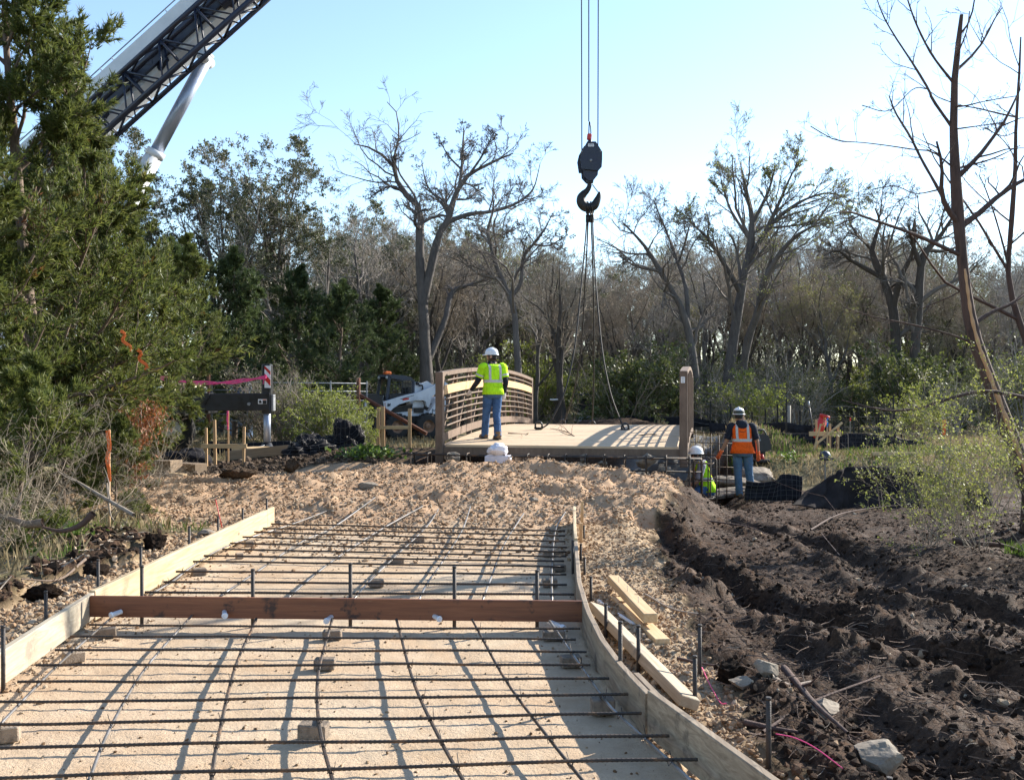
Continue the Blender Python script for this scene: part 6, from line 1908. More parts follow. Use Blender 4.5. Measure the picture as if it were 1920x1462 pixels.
# ---- cedars on the left -----------------------------------------------------
cedA = cedar_proto(31, 8.6, .13, .06, 1.0, 9, nb=60, tuft=5, ls=.088)
cedB = cedar_proto(32, 7.0, .11, .04, 1.25, 8, nb=54, tuft=5, ls=.090)
def cedar(parts, px, d, rz, sc, label, grp=None, sz=None, dark=False):
    x = (px - CX) / FPX * d
    return tree_obj('cedar_tree', (x, d, float(gz(x, d))), parts, label, 'tree', grp, rz, sc, sz)
cedar(cedA, 62, 13.2, .4, 1.0, 'tallest green cedar with bare trunk showing at the upper left')
cedar(cedB, 178, 14.6, 2.6, .58, 'green cedar in front of the crane boom, its top crossing the lattice', sz=.86)
cedar(cedB, -90, 11.2, 4.1, .95, 'cedar at the left edge in front of the others', sz=.8)
cedar(cedA, 338, 25.5, 3.0, .66, 'smaller olive cedar below the boom ram, right of the tall one')
cedar(cedB, 130, 16.5, 5.2, .80, 'cedar filling the gap behind the two tall left cedars')
cedar(cedA, -230, 15.5, 1.4, 1.05, 'tall cedar mostly beyond the left edge')
dk = cedar_proto(35, 7.0, .11, .04, 1.25, 6, leaf='cedar_dark', nb=54, tuft=3, ls=.13)
for i, (px, d, sc, lab) in enumerate(((440, 30, .82, 'dark cedar directly behind the outrigger'), (560, 33, .80, 'dark cedar behind the round grey shrub, left of the loader'), (640, 31, .70, 'dark low cedar just left of the skid-steer cab'),
                                      (715, 37, .78, 'dark cedar behind the skid-steer roof'), (330, 29, .85, 'dark cedar behind the left cedars above the outrigger box'), (500, 40, 1.05, 'dark cedar standing behind the evergreen oak trunk'))):
    cedar(dk, px, d, i * 1.3, sc, lab, 'dark cedars at the wood edge')

# ---- evergreen oaks
oakA = bare_proto(41, 9.0, .2, 1.25, 6, 'oak_leaf', .08, .12, dens=1.0, leafsize=.068)
def place(parts, name, px, d, rz, sc, label, grp=None, cat='tree', sz=None):
    x = (px - CX) / FPX * d
    return tree_obj(name, (x, d, float(gz(x, d)) - .05), parts, label, cat, grp, rz, sc, sz)
place(oakA, 'evergreen_oak', 560, 36, .5, 1.05, 'broad evergreen oak with grey limbs right of the crane ram')
place(oakA, 'evergreen_oak', 410, 35, 2.5, .98, 'evergreen oak behind the ram, left of the broad one')
place(oakA, 'evergreen_oak', 665, 44, 4.0, .92, 'evergreen oak farther back, left of the tall bare tree')
place(oakA, 'evergreen_oak', 860, 46, 5.0, .78, 'low evergreen oak behind the tall bare tree')
place(oakA, 'evergreen_oak', 250, 33, 1.0, 1.0, 'evergreen oak hidden behind the left cedars')
for px, d, rz, sc, lab in ((705, 52, .4, 1.12, 'olive evergreen oak beyond the skid-steer bucket, tall and rounded'), (835, 57, 2.2, 1.08, 'olive evergreen oak beyond the left bridge post, farthest back'), (905, 62, 5.2, 1.1, 'tall olive evergreen oak far behind the walking worker'), (765, 47, 1.2, .86, 'olive evergreen oak behind the trunk of the tall bare tree'), (925, 49, 2.9, .80, 'olive evergreen oak beyond the walking worker'), (1015, 50, 4.1, .82, 'olive evergreen oak beyond the far railing end'), (1150, 52, 5.6, .74, 'olive evergreen oak beyond the middle of the deck'),
                           (1480, 54, .3, .70, 'olive evergreen oak beyond the field fence'), (1600, 56, 3.6, .74, 'olive evergreen oak beyond the crossed batter board'), (1760, 50, 2.0, .62, 'olive evergreen oak beyond the budding shrubs'), (1890, 55, 5.0, .7, 'olive evergreen oak beyond the split trunk')):
    place(oakA, 'evergreen_oak', px, d, rz, sc, lab)

# ---- the wood behind
bare = [bare_proto(51, 10, .17, 1.15, 0, dens=1.13), bare_proto(52, 9, .15, 1.2, 0, dens=1.13, twig='twig_brown', bark='bark_dark'), bare_proto(53, 9.5, .16, 1.05, 1, dens=1.13, leaf_mat= 'bud_leaf', twig='twig_brown', leafsize=.05),
        bare_proto(54, 8, .13, 1.25, 2, 'bush_leaf', twig='twig_brown', bark='bark_dark', leafsize=.06)]
rng = np.random.default_rng(60)
WOOD = []
BL = ['bare grey tree', 'bare dark-limbed tree', 'bare tree with yellow buds', 'thin small-leaved tree']
k = 0
for (d0, d1, n, x0, x1, hmin, hmax) in ((40, 46, 26, 680, 2050, .66, .92), (48, 56, 32, 560, 2150, .78, 1.05), (58, 70, 36, 500, 2200, 1.05, 1.4), (74, 95, 34, 450, 2250, 1.35, 1.75)):
    for i in range(n):
        px = x0 + (x1 - x0) * (i + rng.uniform(.1, .9)) / n
        d = rng.uniform(d0, d1); j = int(rng.choice([0, 1, 2, 3], p=[.28, .3, .17, .25]))
        if 1020 < px < 1120 and d < 48: continue
        sc = rng.uniform(hmin, hmax) * (.86 if 1040 < px < 1240 else 1.0) * (.86 if px > 1780 else 1)
        WOOD.append((place(bare[j], 'bare_tree', px, d, rng.uniform(0, 6.28), sc, BL[j], 'trees of the wood behind'), px, d, BL[j]))
# two dark trunks with a white band beside the roller
trk = bare_proto(57, 8.5, .2, .9, 0, bark='bark_dark', twig='twig_brown', dens=.9)
place(trk, 'bare_tree', 1041, 35.5, 0, .80, 'dark trunk with white band left of the roller')
bnd = P(1041, 749, 35.5)
o_ = MB().cyl((0, 0, -.03), (0, 0, .03), .19, 14).build('trunk_band', M['white_plastic'], None, bnd); tag(o_, 'white band tied round the dark trunk left of the roller', 'tape')
place(trk, 'bare_tree', 1062, 34.5, 2.2, .76, 'dark leaning trunk next to the roller canopy')
# understorey
bushG = bush_proto(71, 2.6, 1.6, 16, 'bush_leaf', 4, .085, 'twig_brown')
bushT = bush_proto(72, 2.6, 1.6, 16, 'bush_leaf', 1, .06, 'twig_grey')
bushY = bush_proto(73, 2.4, 1.5, 15, 'spring_leaf', 3, .075, 'twig_brown')
UL = {0: 'leafy green bush', 1: 'grey twiggy bush', 2: 'yellow-green bush'}
for (d0, d1, n, x0, x1) in ((34.5, 39, 26, 830, 2050), (40, 48, 30, 700, 2150), (50, 66, 34, 600, 2200), (72, 90, 42, 500, 2250), (95, 120, 56, 450, 2300)):
    for i in range(n):
        px = x0 + (x1 - x0) * (i + rng.uniform(.1, .9)) / n
        d = rng.uniform(d0, d1)
        if (1060 < px < 1135 and d < 40) or (px < 1040 and d < 36.5): continue
        j = int(rng.choice([0, 1, 2], p=[.24, .60, .16]))
        WOOD.append((None, px, d, UL[j])); WOOD[-1] = (place((bushG, bushT, bushY)[j], 'bush', px, d, rng.uniform(0, 6.28), rng.uniform(.7, 1.35) * (2.2 if d > 92 else 1.5 if d > 70 else 1), UL[j], 'undergrowth of the wood', 'bush'), px, d, UL[j])
for px, d, sc, lab in ((1175, 34.5, 1.25, 'tall leafy green thicket right of the roller'), (1235, 35.5, 1.15, 'leafy green thicket left of the right bridge post'), (1400, 33, .75, 'pale green bush behind the worker in orange'), (1720, 31, .62, 'round green bush behind the far silt fence')):
    place(bushG if d > 33.5 else bushY, 'bush', px, d, px, sc, lab, None, 'bush')

# each tree and bush of the wood is told apart by its row and by what stands before it
MARKS = [(560, 'the grey shrub'), (660, 'the loader bucket'), (745, 'the loader cab'), (830, 'the left bridge post'), (925, 'the walking worker'), (1000, 'the far railing end'), (1060, 'the banded dark trunk'), (1105, 'the lifting slings'),
         (1180, 'the deck middle'), (1265, 'the right bridge post'), (1330, 'the gravel pile'), (1390, 'the worker in orange'), (1460, 'the field fence'), (1545, 'the crossed batter board'), (1640, 'the sagging silt fence'), (1740, 'the shrub tops'), (1840, 'the split trunk'), (1960, 'the right picture edge')]
def row_(d): return 'front row' if d < 40 else 'second row' if d < 49 else 'third row' if d < 57 else 'fourth row' if d < 72 else 'last row'
cells = {}
for o_, px, d, lab in WOOD:
    mk = min(MARKS, key=lambda m_: abs(m_[0] - px))[1]
    cells.setdefault((lab, row_(d), mk), []).append((px, o_))
for (lab, rw, mk), L_ in cells.items():
    L_.sort(key=lambda t: t[0])
    for i, (px, o_) in enumerate(L_):
        pre = '' if len(L_) == 1 else ('leftmost ' if i == 0 else 'rightmost ' if i == len(L_) - 1 else ORD[i] + ' ')
        o_['label'] = f'{pre}{lab} in the {rw} beyond {mk}'

# ---- near shrubs
shr = bush_proto(81, 2.2, 1.5, 18, 'bush_leaf', 1, .04, 'twig_dead', (7, 10), .5, (5, 7), .003)
shG = bush_proto(82, 1.5, 1.3, 20, 'spring_leaf', 3, .05, 'twig_grey', (6, 9), .45, (4, 6), .003)
place(shr, 'shrub', 548, 24.5, .3, .92, 'round grey twiggy shrub beside the outrigger jack', cat='shrub')
place(shr, 'shrub', 505, 26.0, 2.1, 1.0, 'pale dead-looking shrub rising behind the red and white post', cat='shrub')
place(shG, 'shrub', 622, 23.8, 1.0, .95, 'yellow-green leafing shrub left of the skid-steer bucket', cat='shrub')
place(shG, 'shrub', 672, 22.8, 2.0, .58, 'low bright green shrub by the black mesh roll', cat='shrub')
place(shG, 'shrub', 598, 25.0, 4.0, 1.05, 'leafing shrub between the grey shrub and the loader', cat='shrub')
bud = bush_proto(83, 2.3, 1.6, 15, 'bud_leaf', 3, .034, 'twig_brown', (6, 8), .40, (4, 5), .0018, .0075)
place(bud, 'shrub', 1835, 10.8, .5, .80, 'budding shrub with tiny yellow-green leaves in the right foreground', cat='shrub')
place(bud, 'shrub', 1960, 9.9, 2.7, .82, 'budding shrub cut off by the right edge', cat='shrub')
place(bud, 'shrub', 1740, 11.8, 4.0, .60, 'smaller budding shrub before the draped black fabric', cat='shrub')
# left brush: tangled dead stems with a few cedar sprigs
brA = bush_proto(84, 2.4, 2.0, 13, None, 0, .03, 'twig_brown', (5, 7), .30, (3, 4), .0024, .009)
for px, d, rz, sc, lab in ((40, 9.6, .3, .72, 'tangled dead brush at the left edge above the gravel'), (150, 11.2, 1.9, .66, 'tangle of dead stems behind the orange flagged stake'), (-90, 8.6, 3.3, .7, 'dead brush cut off by the left edge'), (235, 12.6, 4.4, .55, 'low dead stems right of the orange flagged stake')):
    place(brA, 'brush', px, d, rz, sc, lab, None, 'brush')
lowc = cedar_proto(33, 2.2, .03, .02, 1.5, 6, nb=26, tuft=3, ls=.07)
for px, d, rz, sc, lab in ((215, 12.0, .2, .62, 'low cedar sprig at the foot of the left cedars'), (30, 9.8, 1.2, .9, 'low cedar bough at the left edge of the brush'), (262, 15.0, 2.2, .6, 'drooping cedar bough beside the sawn timbers'), (120, 12.5, 3.2, 1.1, 'bushy young cedar behind the dead brush')):
    place(lowc, 'young_cedar', px, d, rz, sc, lab, None, 'tree')
# rust-coloured dead cedar sprays
M['dead_spray'] = m_leaf('dead_spray', [(.18, .055, .02), (.30, .11, .04), (.38, .17, .07)], .3)
def spray(px, py, d, r, lab, n=260):
    rg_ = np.random.default_rng(int(px))
    c = P(px, py, d)
    p = rg_.normal(size=(n, 3)) * np.array([r * .5, r * .5, r * .6])
    V, F = leaves_np(rg_, p, .06, None, .28, np.tile(np.array([[0, 0, -1.]]), (n, 1)), .8)
    me = npmesh('dead_spray', V, F); me.materials.append(M['dead_spray'])
    tw = MB(); tw.tube([(0, .05, r * 1.4), (.02, 0, r * .4), (0, 0, -r * .6)], [.006, .005, .002], 4)
    root = empty('dead_spray', c, 0, lab, 'dead branch')
    obj('needles', me, None, root); tw.build('twig', M['twig_dead'], root)
spray(262, 805, 12.4, .22, 'rust-brown dead cedar spray above the timbers', 420); spray(285, 775, 12.6, .20, 'upper rust-brown dead cedar spray beside the outrigger box', 300)
spray(255, 872, 12.0, .15, 'rust-brown dead spray hanging low beside the orange stake', 320); spray(72, 412, 12.2, .2, 'orange-brown dead spray in the tall left cedar', 300)
spray(232, 800, 12.8, .16, 'rust-brown dead spray left of the others', 240)

# ------------------------------------------------------------------ site clutter
def gp_(px, py): 
    return on(px, py)
def at(px, d, z=None):
    x = (px - CX) / FPX * d
    return Vector((x, d, float(gz(x, d)) if z is None else z))
def zat(py, d): return CAM_H - (py - CY) / FPX * d
def batter(label, d, posts, boards, extra=None, name='batter_board'):
    """posts: (px, ytop, width) ; boards: (px0, py0, px1, py1, h)"""
    c = at(sum(p[0] for p in posts) / len(posts), d)
    root = empty(name, c, 0, label, 'batter board')
    for px, yt, w in posts:
        q = at(px, d)
        zt = zat(yt, d)
        m = MB(); m.box((q.x - c.x, 0, (zt + q.z - .2) / 2 - c.z), (w, .04, zt - q.z + .2), (0, random.uniform(-.02, .02), 0), .003); m.build('post', M['lumber_z'], root)
    for b in boards:
        x0, y0, x1, y1, h = b[:5]
        dd = b[5] if len(b) > 5 else -.042
        a, e = P(x0, y0, d), P(x1, y1, d)
        m = MB(); m.bar((a.x - c.x, dd, a.z - c.z), (e.x - c.x, dd, e.z - c.z), .03, h, bev=.003); m.build('board', M['lumber_raw'], root)
    return root
bb = batter('pale wooden batter board with four posts before the outrigger', 19.2, [(387, 802, .045), (403, 787, .055), (457, 800, .05)], [(378, 836, 464, 836, .085)])
batter('wooden batter board standing before the skid-steer wheels', 25.0, [(709, 765, .09), (718, 762, .09), (768, 766, .085)], [(712, 801, 766, 801, .085)])
batter('crossed wooden batter board on the grassy bank at right', 24.5, [(1531, 786, .05), (1556, 794, .05), (1571, 800, .05)], [(1516, 813, 1576, 813, .11), (1527, 833, 1577, 792, .055, -.08), (1523, 845, 1536, 794, .04, -.12)])
batter('low wooden rail on two posts on the bank behind the shrub', 22.5, [(1636, 848, .05), (1724, 848, .08)], [(1634, 851, 1732, 851, .09)], name='low_rail')

def wood_beam(name, a, b, w, h, mat, lab, cat='timber'):
    return timber(name, a, b, w, h, mat, lab, cat)
M['timber_brown'] = m_wood('timber_brown', (.17, .11, .06), (.27, .185, .11), (.36, .26, .17), axis='X')
a = at(215, 17.8); b = at(331, 17.2)
wood_beam('crane_mat_timber', a + Vector((0, 0, .12)), b + Vector((0, 0, .12)), .30, .24, M['timber_brown'], 'thick square timber on the ground left of the batter board')
a = at(330, 17.6); b = at(377, 17.3)
wood_beam('crane_mat_timber', a + Vector((0, .1, .08)), b + Vector((0, 0, .08)), .25, .20, M['timber_brown'], 'second thick timber butting the first, nearer the batter board')
a = at(318, 16.9); b = at(346, 16.7)
wood_beam('board_offcut', a + Vector((0, 0, .03)), b + Vector((0, 0, .03)), .12, .04, M['lumber_raw'], 'short pale board lying at the end of the thick timber', 'board')
a = at(448, 21.2); b = at(564, 20.6)
zt = zat(845, 21.4)
zg = float(gz(a.x, a.y))
hh = max(.2, zt - zg - .10)
wood_beam('outrigger_mat', a + Vector((0, 0, hh / 2)), b + Vector((0, 0, hh / 2)), .9, hh, M['timber_brown'], 'large timber mat under the crane outrigger float', 'timber')
a2 = at(455, 21.2); b2 = at(553, 20.7)
wood_beam('board', Vector((a2.x, a2.y, zg + hh + .035)), Vector((b2.x, b2.y, zg + hh + .035)), .75, .06, M['lumber_raw'], 'pale boards lying on the mat under the outrigger float', 'board')

# ---- black fabric
t_ = NT('geotextile'); v_ = t_.coord(); n_ = t_.noise(7, 5, .6, v_)
c_ = t_.ramp(n_, [(.3, (.010, .010, .012)), (.6, (.022, .021, .024)), (.8, (.05, .045, .042))])
M['geotextile'] = t_.done(t_.bsdf(c_, .9, 0, t_.bump(t_.noise(14, 4, .6, v_), .4, .03), .08))
t_ = NT('geotextile_brown'); v_ = t_.coord(); n_ = t_.noise(3, 5, .6, v_)
c_ = t_.ramp(n_, [(.3, (.017, .013, .012)), (.6, (.030, .024, .022)), (.8, (.055, .042, .035))])
M['geotextile_brown'] = t_.done(t_.bsdf(c_, .9, 0, t_.bump(t_.noise(9, 4, .6, v_), .3, .03), .1))
M['wire'] = m_plain('wire', (.13, .12, .11), .5, .5, .2, 20, .05)
def sheet(name, label, top, bot, nu=40, nv=12, fold=.05, mat='geotextile', wire=0, posts=(), seed=1, cat='silt fence', curl=0.0):
    """fabric hung between two lines of world points"""
    T = resample([tuple(p) for p in top], nu); Bt = resample([tuple(p) for p in bot], nu)
    c = Vector(Bt.mean(0))
    rg_ = np.random.default_rng(seed)
    u = np.linspace(0, 1, nu + 1)[:, None]; v = np.linspace(0, 1, nv + 1)[None, :]
    pts = T[:, None, :] * (1 - v[..., None]) + Bt[:, None, :] * v[..., None]
    Lg = np.linalg.norm(np.diff(Bt, axis=0), axis=1).sum()
    w = fbm(u * Lg * 2.2 + 0 * v, v * 1.3 + 0 * u, seed, 3) + .6 * fbm(u * Lg * 5 + v * 2, v * 2.0 + 0 * u, seed + 3, 2)
    pts[..., 1] += w * fold * 2.2 + curl * np.sin(v * np.pi) + fold * .45 * np.sin(u * Lg * 9 + 3 * fbm(u * Lg + 0 * v, 0 * u + v, seed + 20, 2)) * (.3 + .7 * v)
    pts[..., 2] += fbm(u * Lg * 2 + 0 * v, 0 * u + 5.0 + 0 * v, seed + 9, 2) * fold * .8 * (1 - v)
    V = (pts - np.array(c)).reshape(-1, 3)
    idx = np.arange((nu + 1) * (nv + 1)).reshape(nu + 1, nv + 1)
    F = np.stack([idx[:-1, :-1], idx[1:, :-1], idx[1:, 1:], idx[:-1, 1:]], -1).reshape(-1, 4)
    root = empty(name, c, 0, label, cat)
    me = npmesh('fabric', V, F, True); o = obj('fabric', me, M[mat], root)
    sm = o.modifiers.new('thick', 'SOLIDIFY'); sm.thickness = .012
    if wire:
        G3 = pts - np.array(c); G3 = G3.copy(); G3[..., 1] -= .022
        m = MB()
        stepu = max(1, int(nu / (Lg / wire)))
        for i in range(0, nu + 1, stepu): m.tube([tuple(x) for x in G3[i]], .003, 3, cap=False)
        for j in range(0, nv + 1, 2): m.tube([tuple(x) for x in G3[:, j]], .003, 3, cap=False)
        m.build('wire_mesh', M['wire'], root)
    for k, p in enumerate(posts):
        m = MB(); q = Vector(p[0]) - c; m.bar(q + Vector((0, .03, -.25)), q + Vector((p[1], .03, p[2])), .035, .035); m.build('post', M['steel_dark'], root)
    return root
def gl(pxs, d, off=0.0): return [at(px, d if not isinstance(d, (list, tuple)) else d[i]) + Vector((0, 0, off)) for i, px in enumerate(pxs)]
def tl(pts, d): return [P(x, y, d if not isinstance(d, (list, tuple)) else d[i]) for i, (x, y) in enumerate(pts)]
# draped silt fence in the right middle distance
sheet('silt_fence', 'dark brown fabric silt fence draped in a hump before the grassy bank', tl([(1497, 935), (1530, 905), (1565, 884), (1600, 877), (1660, 873), (1720, 876), (1790, 890), (1860, 905)], 17.2),
      [P(x, y, 16.6) for x, y in ((1480, 945), (1520, 950), (1560, 955), (1600, 958), (1660, 962), (1720, 962), (1790, 962), (1860, 962))], 70, 16, .10, 'geotextile_brown', 0, [(at(1593, 17.3), 0.02, .75)], 3)
sheet('silt_fence', 'black wire-backed silt fence panel beside the feet of the worker in orange', tl([(1398, 900), (1425, 903), (1455, 898), (1465, 889), (1490, 890), (1504, 893)], 18.6), [P(x, 938, 18.5) for x in (1395, 1420, 1445, 1465, 1490, 1502)], 36, 10, .025, 'geotextile', .10, (), 5)
sheet('silt_fence', 'black wire-backed silt fence behind the worker in orange below the batter board', tl([(1425, 812), (1470, 812), (1520, 812), (1560, 814), (1590, 812)], 25.3), [P(x, y, 25.0) for x, y in ((1425, 868), (1470, 866), (1520, 860), (1560, 858), (1590, 856))], 40, 10, .04, 'geotextile', .15, [(at(1475, 25.3), 0, 1.0)], 7)
sheet('silt_fence', 'long low black silt fence on the field edge behind the worker in orange', tl([(1330, 792), (1400, 795), (1430, 793), (1470, 792), (1500, 795), (1530, 798), (1580, 800)], 30.0), [P(x, 818, 30.0) for x in (1330, 1400, 1430, 1470, 1500, 1530, 1580)], 50, 6, .04, 'geotextile', 0, (), 9)
sheet('silt_fence', 'sagging black silt fence with pale top edge left of the budding shrub', tl([(1585, 812), (1610, 812), (1640, 813), (1670, 816), (1700, 824), (1735, 820)], 26.0), [P(x, 845, 25.8) for x in (1585, 1610, 1640, 1670, 1700, 1735)], 40, 8, .05, 'geotextile', .2, [(at(1676, 26.1), 0, 1.45), (at(1600, 26.1), .03, 1.0)], 11)
sheet('silt_fence', 'far black silt fence strip beyond the bridge deck', tl([(1140, 783), (1180, 780), (1230, 781), (1290, 782), (1340, 789)], 34.0), [P(x, 800, 34.0) for x in (1140, 1180, 1230, 1290, 1340)], 40, 5, .04, 'geotextile', 0, (), 13)
sheet('silt_fence', 'low black fabric strip behind the outrigger mat', tl([(395, 826), (450, 830), (500, 829), (545, 826)], 22.6), [P(x, 862, 22.4) for x in (395, 450, 500, 545)], 40, 6, .05, 'geotextile', .2, (), 15)
# crumpled black fabric heaps
def heap(name, label, px, py, d, s, seed, mat='geotextile', cat='fabric', mesh_grid=False):
    c = at(px, d); c.z = min(c.z, P(px, py, d).z)
    bm = bmesh.new(); bmesh.ops.create_uvsphere(bm, u_segments=48, v_segments=24, radius=1.0)
    for v in bm.verts:
        p = v.co.copy()
        f = float(fbm(np.array([p.x * 2.3 + seed]), np.array([p.y * 2.3 + p.z * 3.1]), seed, 4)[0]); g2 = float(ridged(np.array([p.x * 2.6 + p.z * 2 + seed]), np.array([p.y * 2.6 - p.z * 2]), seed + 5, 2)[0])
        k = 1 + .5 * f + .10 * g2
        v.co = Vector((p.x * s[0] * k, p.y * s[1] * k, max(-.1, p.z * s[2] * k + s[2] * .3)))
    for f in bm.faces: f.smooth = True
    me = bpy.data.meshes.new('fabric'); bm.to_mesh(me); bm.free()
    root = empty(name, c, 0, label, cat)
    obj('fabric', me, M[mat], root)
    return root
heap('fabric_heap', 'crumpled black fabric heap left of the wooden batter board', 345, 850, 19.8, (.48, .40, .26), 21)
heap('fabric_heap', 'black fabric spread on the ground between the mat and the mesh roll', 590, 860, 20.6, (.85, .5, .12), 22)
# bundled black wire-backed fabric
def mesh_roll(label, px, d, s, seed, rz=0.0):
    c = at(px, d)
    root = empty('mesh_bundle', c, rz, label, 'mesh bundle')
    nu, nv = 48, 26
    th = np.linspace(0, 2 * np.pi, nu + 1)[:, None]; ph = np.linspace(-.25, np.pi / 2, nv + 1)[None, :]
    x = np.cos(th) * np.cos(ph); y = np.sin(th) * np.cos(ph); z = np.sin(ph) + 0 * th
    k = 1 + .55 * fbm(x * 1.6 + seed, y * 1.6 + z * 1.4, seed, 3) + .16 * ridged(x * 2.2 + z * 1.5 + seed, y * 2.2 - z, seed + 4, 2) - .16
    pts = np.stack([x * s[0] * k, y * s[1] * k, z * s[2] * k], -1); pts[-1] = pts[0]
    idx = np.arange((nu + 1) * (nv + 1)).reshape(nu + 1, nv + 1)
    F = np.stack([idx[:-1, :-1], idx[1:, :-1], idx[1:, 1:], idx[:-1, 1:]], -1).reshape(-1, 4)
    obj('fabric', npmesh('fabric', pts.reshape(-1, 3), F, True), M['geotextile'], root)
    out = pts + nrm(pts) * .018
    m = MB()
    for i in range(0, nu, 3): m.tube([tuple(q) for q in out[i, :-3]], .0045, 3, cap=False)
    for j in range(1, nv - 3, 3): m.tube([tuple(q) for q in out[:, j]], .0045, 3, cap=False)
    m.build('wire_grid', M['wire'], root)
    return root
mesh_roll('large bundle of black wire-backed fabric lying by the green shrub', 642, 21.0, (.50, .42, .52), 3)
mesh_roll('smaller black wire mesh bundle left of the large one', 580, 20.4, (.55, .38, .34), 8, .3)

# ---- marker laths, flags and posts
def lath(px, ytop, d, lab, w=.035, mat='lumber_z', flag=None, lean=0.0, name='marker_lath', ybot=None):
    b = at(px, d); zt = zat(ytop, d)
    root = empty(name, b, 0, lab, 'marker stake')
    h = zt - b.z
    m = MB(); m.bar((0, 0, -.15), (lean * h, 0, h), w, .016, up=(0, 1, 0)); m.build('stick', M[mat], root)
    if flag:
        col, y0, y1, wid = flag
        z0, z1 = zat(y0, d) - b.z, zat(y1, d) - b.z
        m = MB()
        prev = None
        rg_ = random.Random(int(px))
        for k in range(9):
            t = k / 8; q = Vector((lean * (z0 + (z1 - z0) * t) + rg_.uniform(-.012, .012), -.02 - rg_.uniform(0, .02), z0 + (z1 - z0) * t))
            if prev is not None: m.bar(prev, q, wid * (1 - .3 * t), .004, up=(0, 1, 0))
            prev = q
        m.build('ribbon', M[col], root)
    return root
M['orange_ribbon'] = m_plain('orange_ribbon', (.90, .17, .03), .5, 0, .12, 8, .05)
lath(205, 805, 10.4, 'wooden stake wrapped in bright orange ribbon before the left brush', .018, 'lumber_z', ('orange_ribbon', 807, 902, .045))
lath(428, 770, 19.5, 'thin lath with pink ribbon among the batter board posts', .03, 'lumber_z', ('pink', 770, 805, .035))
lath(1551, 790, 24.3, 'thin lath with blue top by the crossed batter board', .03, 'lumber_z', ('blue', 783, 800, .05))
lath(1594, 784, 27.0, 'thin lath with small red ribbon left of the tall fence post', .03, 'grey_wood', ('red', 784, 788, .06))
lath(1769, 800, 17.0, 'marker with orange and pink ribbon among the shrub leaves', .03, 'grey_wood', ('orange_ribbon', 787, 815, .07))
lath(722, 755, 25.5, 'thin upright lath between the posts before the skid-steer', .02, 'rust', None)
m = MB(); b = gp_(420, 992); t = P(404, 936, b.y)
m.tube([(0, 0, -.1), tuple(t - b)], .006, 6)
tag(m.build('pin_flag', M['red'], None, b), 'thin leaning red pin behind the far left form', 'pin')
# navy cap on a post, red barrel, shovel handle
b = at(1547, 19.5); root = empty('capped_post', b, 0, 'dark blue cap hung on a thin post on the bank', 'post')
zt = zat(858, 19.5) - b.z
m = MB(); m.bar((0, 0, -.2), (0, 0, zt), .03, .03); m.build('post', M['grey_wood'], root)
m = MB(); m.lathe([(.10, -.05), (.115, .0), (.105, .07), (.07, .12), (.01, .14)], 18, (0, 0, zt)); m.prism([(.08, -.02), (.20, -.07), (.20, -.05), (.09, .03)], .12, Matrix.Translation((0, 0, zt))); m.build('cap', M['cab_navy'], root)
b = at(1541, 25.2); root = empty('red_barrel', b, 0, 'red plastic tube tilted behind the crossed batter board', 'tube')
zz = zat(800, 25.2) - b.z
m = MB(); m.tube([(-.14, .1, zz - .30), (.10, .1, zz + .26)], .115, 16); m.tube([(.09, .1, zz + .23), (.115, .1, zz + .30)], .13, 16); m.build('tube', M['red'], root)
m = MB(); m.bar((-.1, .12, -.2), (-.1, .12, zz - .2), .05, .05); m.bar((.04, .2, -.2), (.04, .2, zz), .05, .05); m.build('support', M['grey_wood'], root)
b = at(1530, 26.0); root = empty('shovel', b, 0, 'black-handled shovel leaning behind the red tube', 'shovel')
zt = zat(752, 26.0) - b.z
m = MB(); m.tube([(0, 0, 0), (-.20, 0, zt)], .02, 8); m.build('handle', M['black_paint'], root)
m = MB(); m.tube([(-.17, 0, zt * .86), (-.20, 0, zt)], .026, 8); m.build('grip', M['galv'], root)
m = MB(); m.prism([(-.09, 0), (.09, 0), (.07, -.22), (0, -.28), (-.07, -.22)], .02); m.build('blade', M['steel_dark'], root)
# t-posts of the field fence with wire
xs = []
for i, (px, yt) in enumerate(((1332, 752), (1352, 770), (1370, 756), (1395, 765), (1410, 772), (1435, 768), (1458, 757), (1470, 765), (1500, 770), (1581, 770), (1610, 772), (1648, 775), (1690, 775), (1720, 778))):
    d = 31.5
    b = at(px, d); h = zat(yt, d) - b.z
    m = MB(); m.bar((0, 0, -.3), (0, 0, h), .04, .04); m.box((0, -.03, h * .5), (.012, .02, h))
    tag(m.build('fence_post', M['steel_dark'], None, b), f'{ORD[i] if i < 13 else "fourteenth"} thin dark fence post from the left on the field edge', 'fence post', 'posts of the field fence')
b = at(1678, 24.0); h = zat(772, 24.0) - b.z
m = MB(); m.bar((0, 0, -.3), (0, 0, h), .045, .045); m.box((-.06, 0, h + .02), (.05, .04, .10), (0, .5, 0))
tag(m.build('fence_post', M['steel_dark'], None, b), 'tall dark post with a tag above the sagging silt fence', 'fence post')
m = MB()
for z in (.35, .7, 1.0):
    pts = [at(px, 31.5) + Vector((0, -.03, z)) for px in (1290, 1332, 1370, 1410, 1458, 1500, 1581, 1648, 1720, 1800)]
    for a, b in zip(pts, pts[1:]): m.tube([a, (a + b) / 2 - Vector((0, 0, .02)), b], .006, 4, cap=False)
tag(m.build('fence_wire', M['wire']), 'three strands of wire along the field fence posts', 'wire')
# weathered fence post right of the bridge
b = at(1478, 30.2); h = zat(760, 30.2) - b.z
m = MB(); m.tube([(0, 0, -.2), (0.02, 0, h)], [.075, .06], 9)
tag(m.build('fence_post', M['grey_wood'], None, b), 'thick weathered grey wooden post on the field edge', 'fence post')

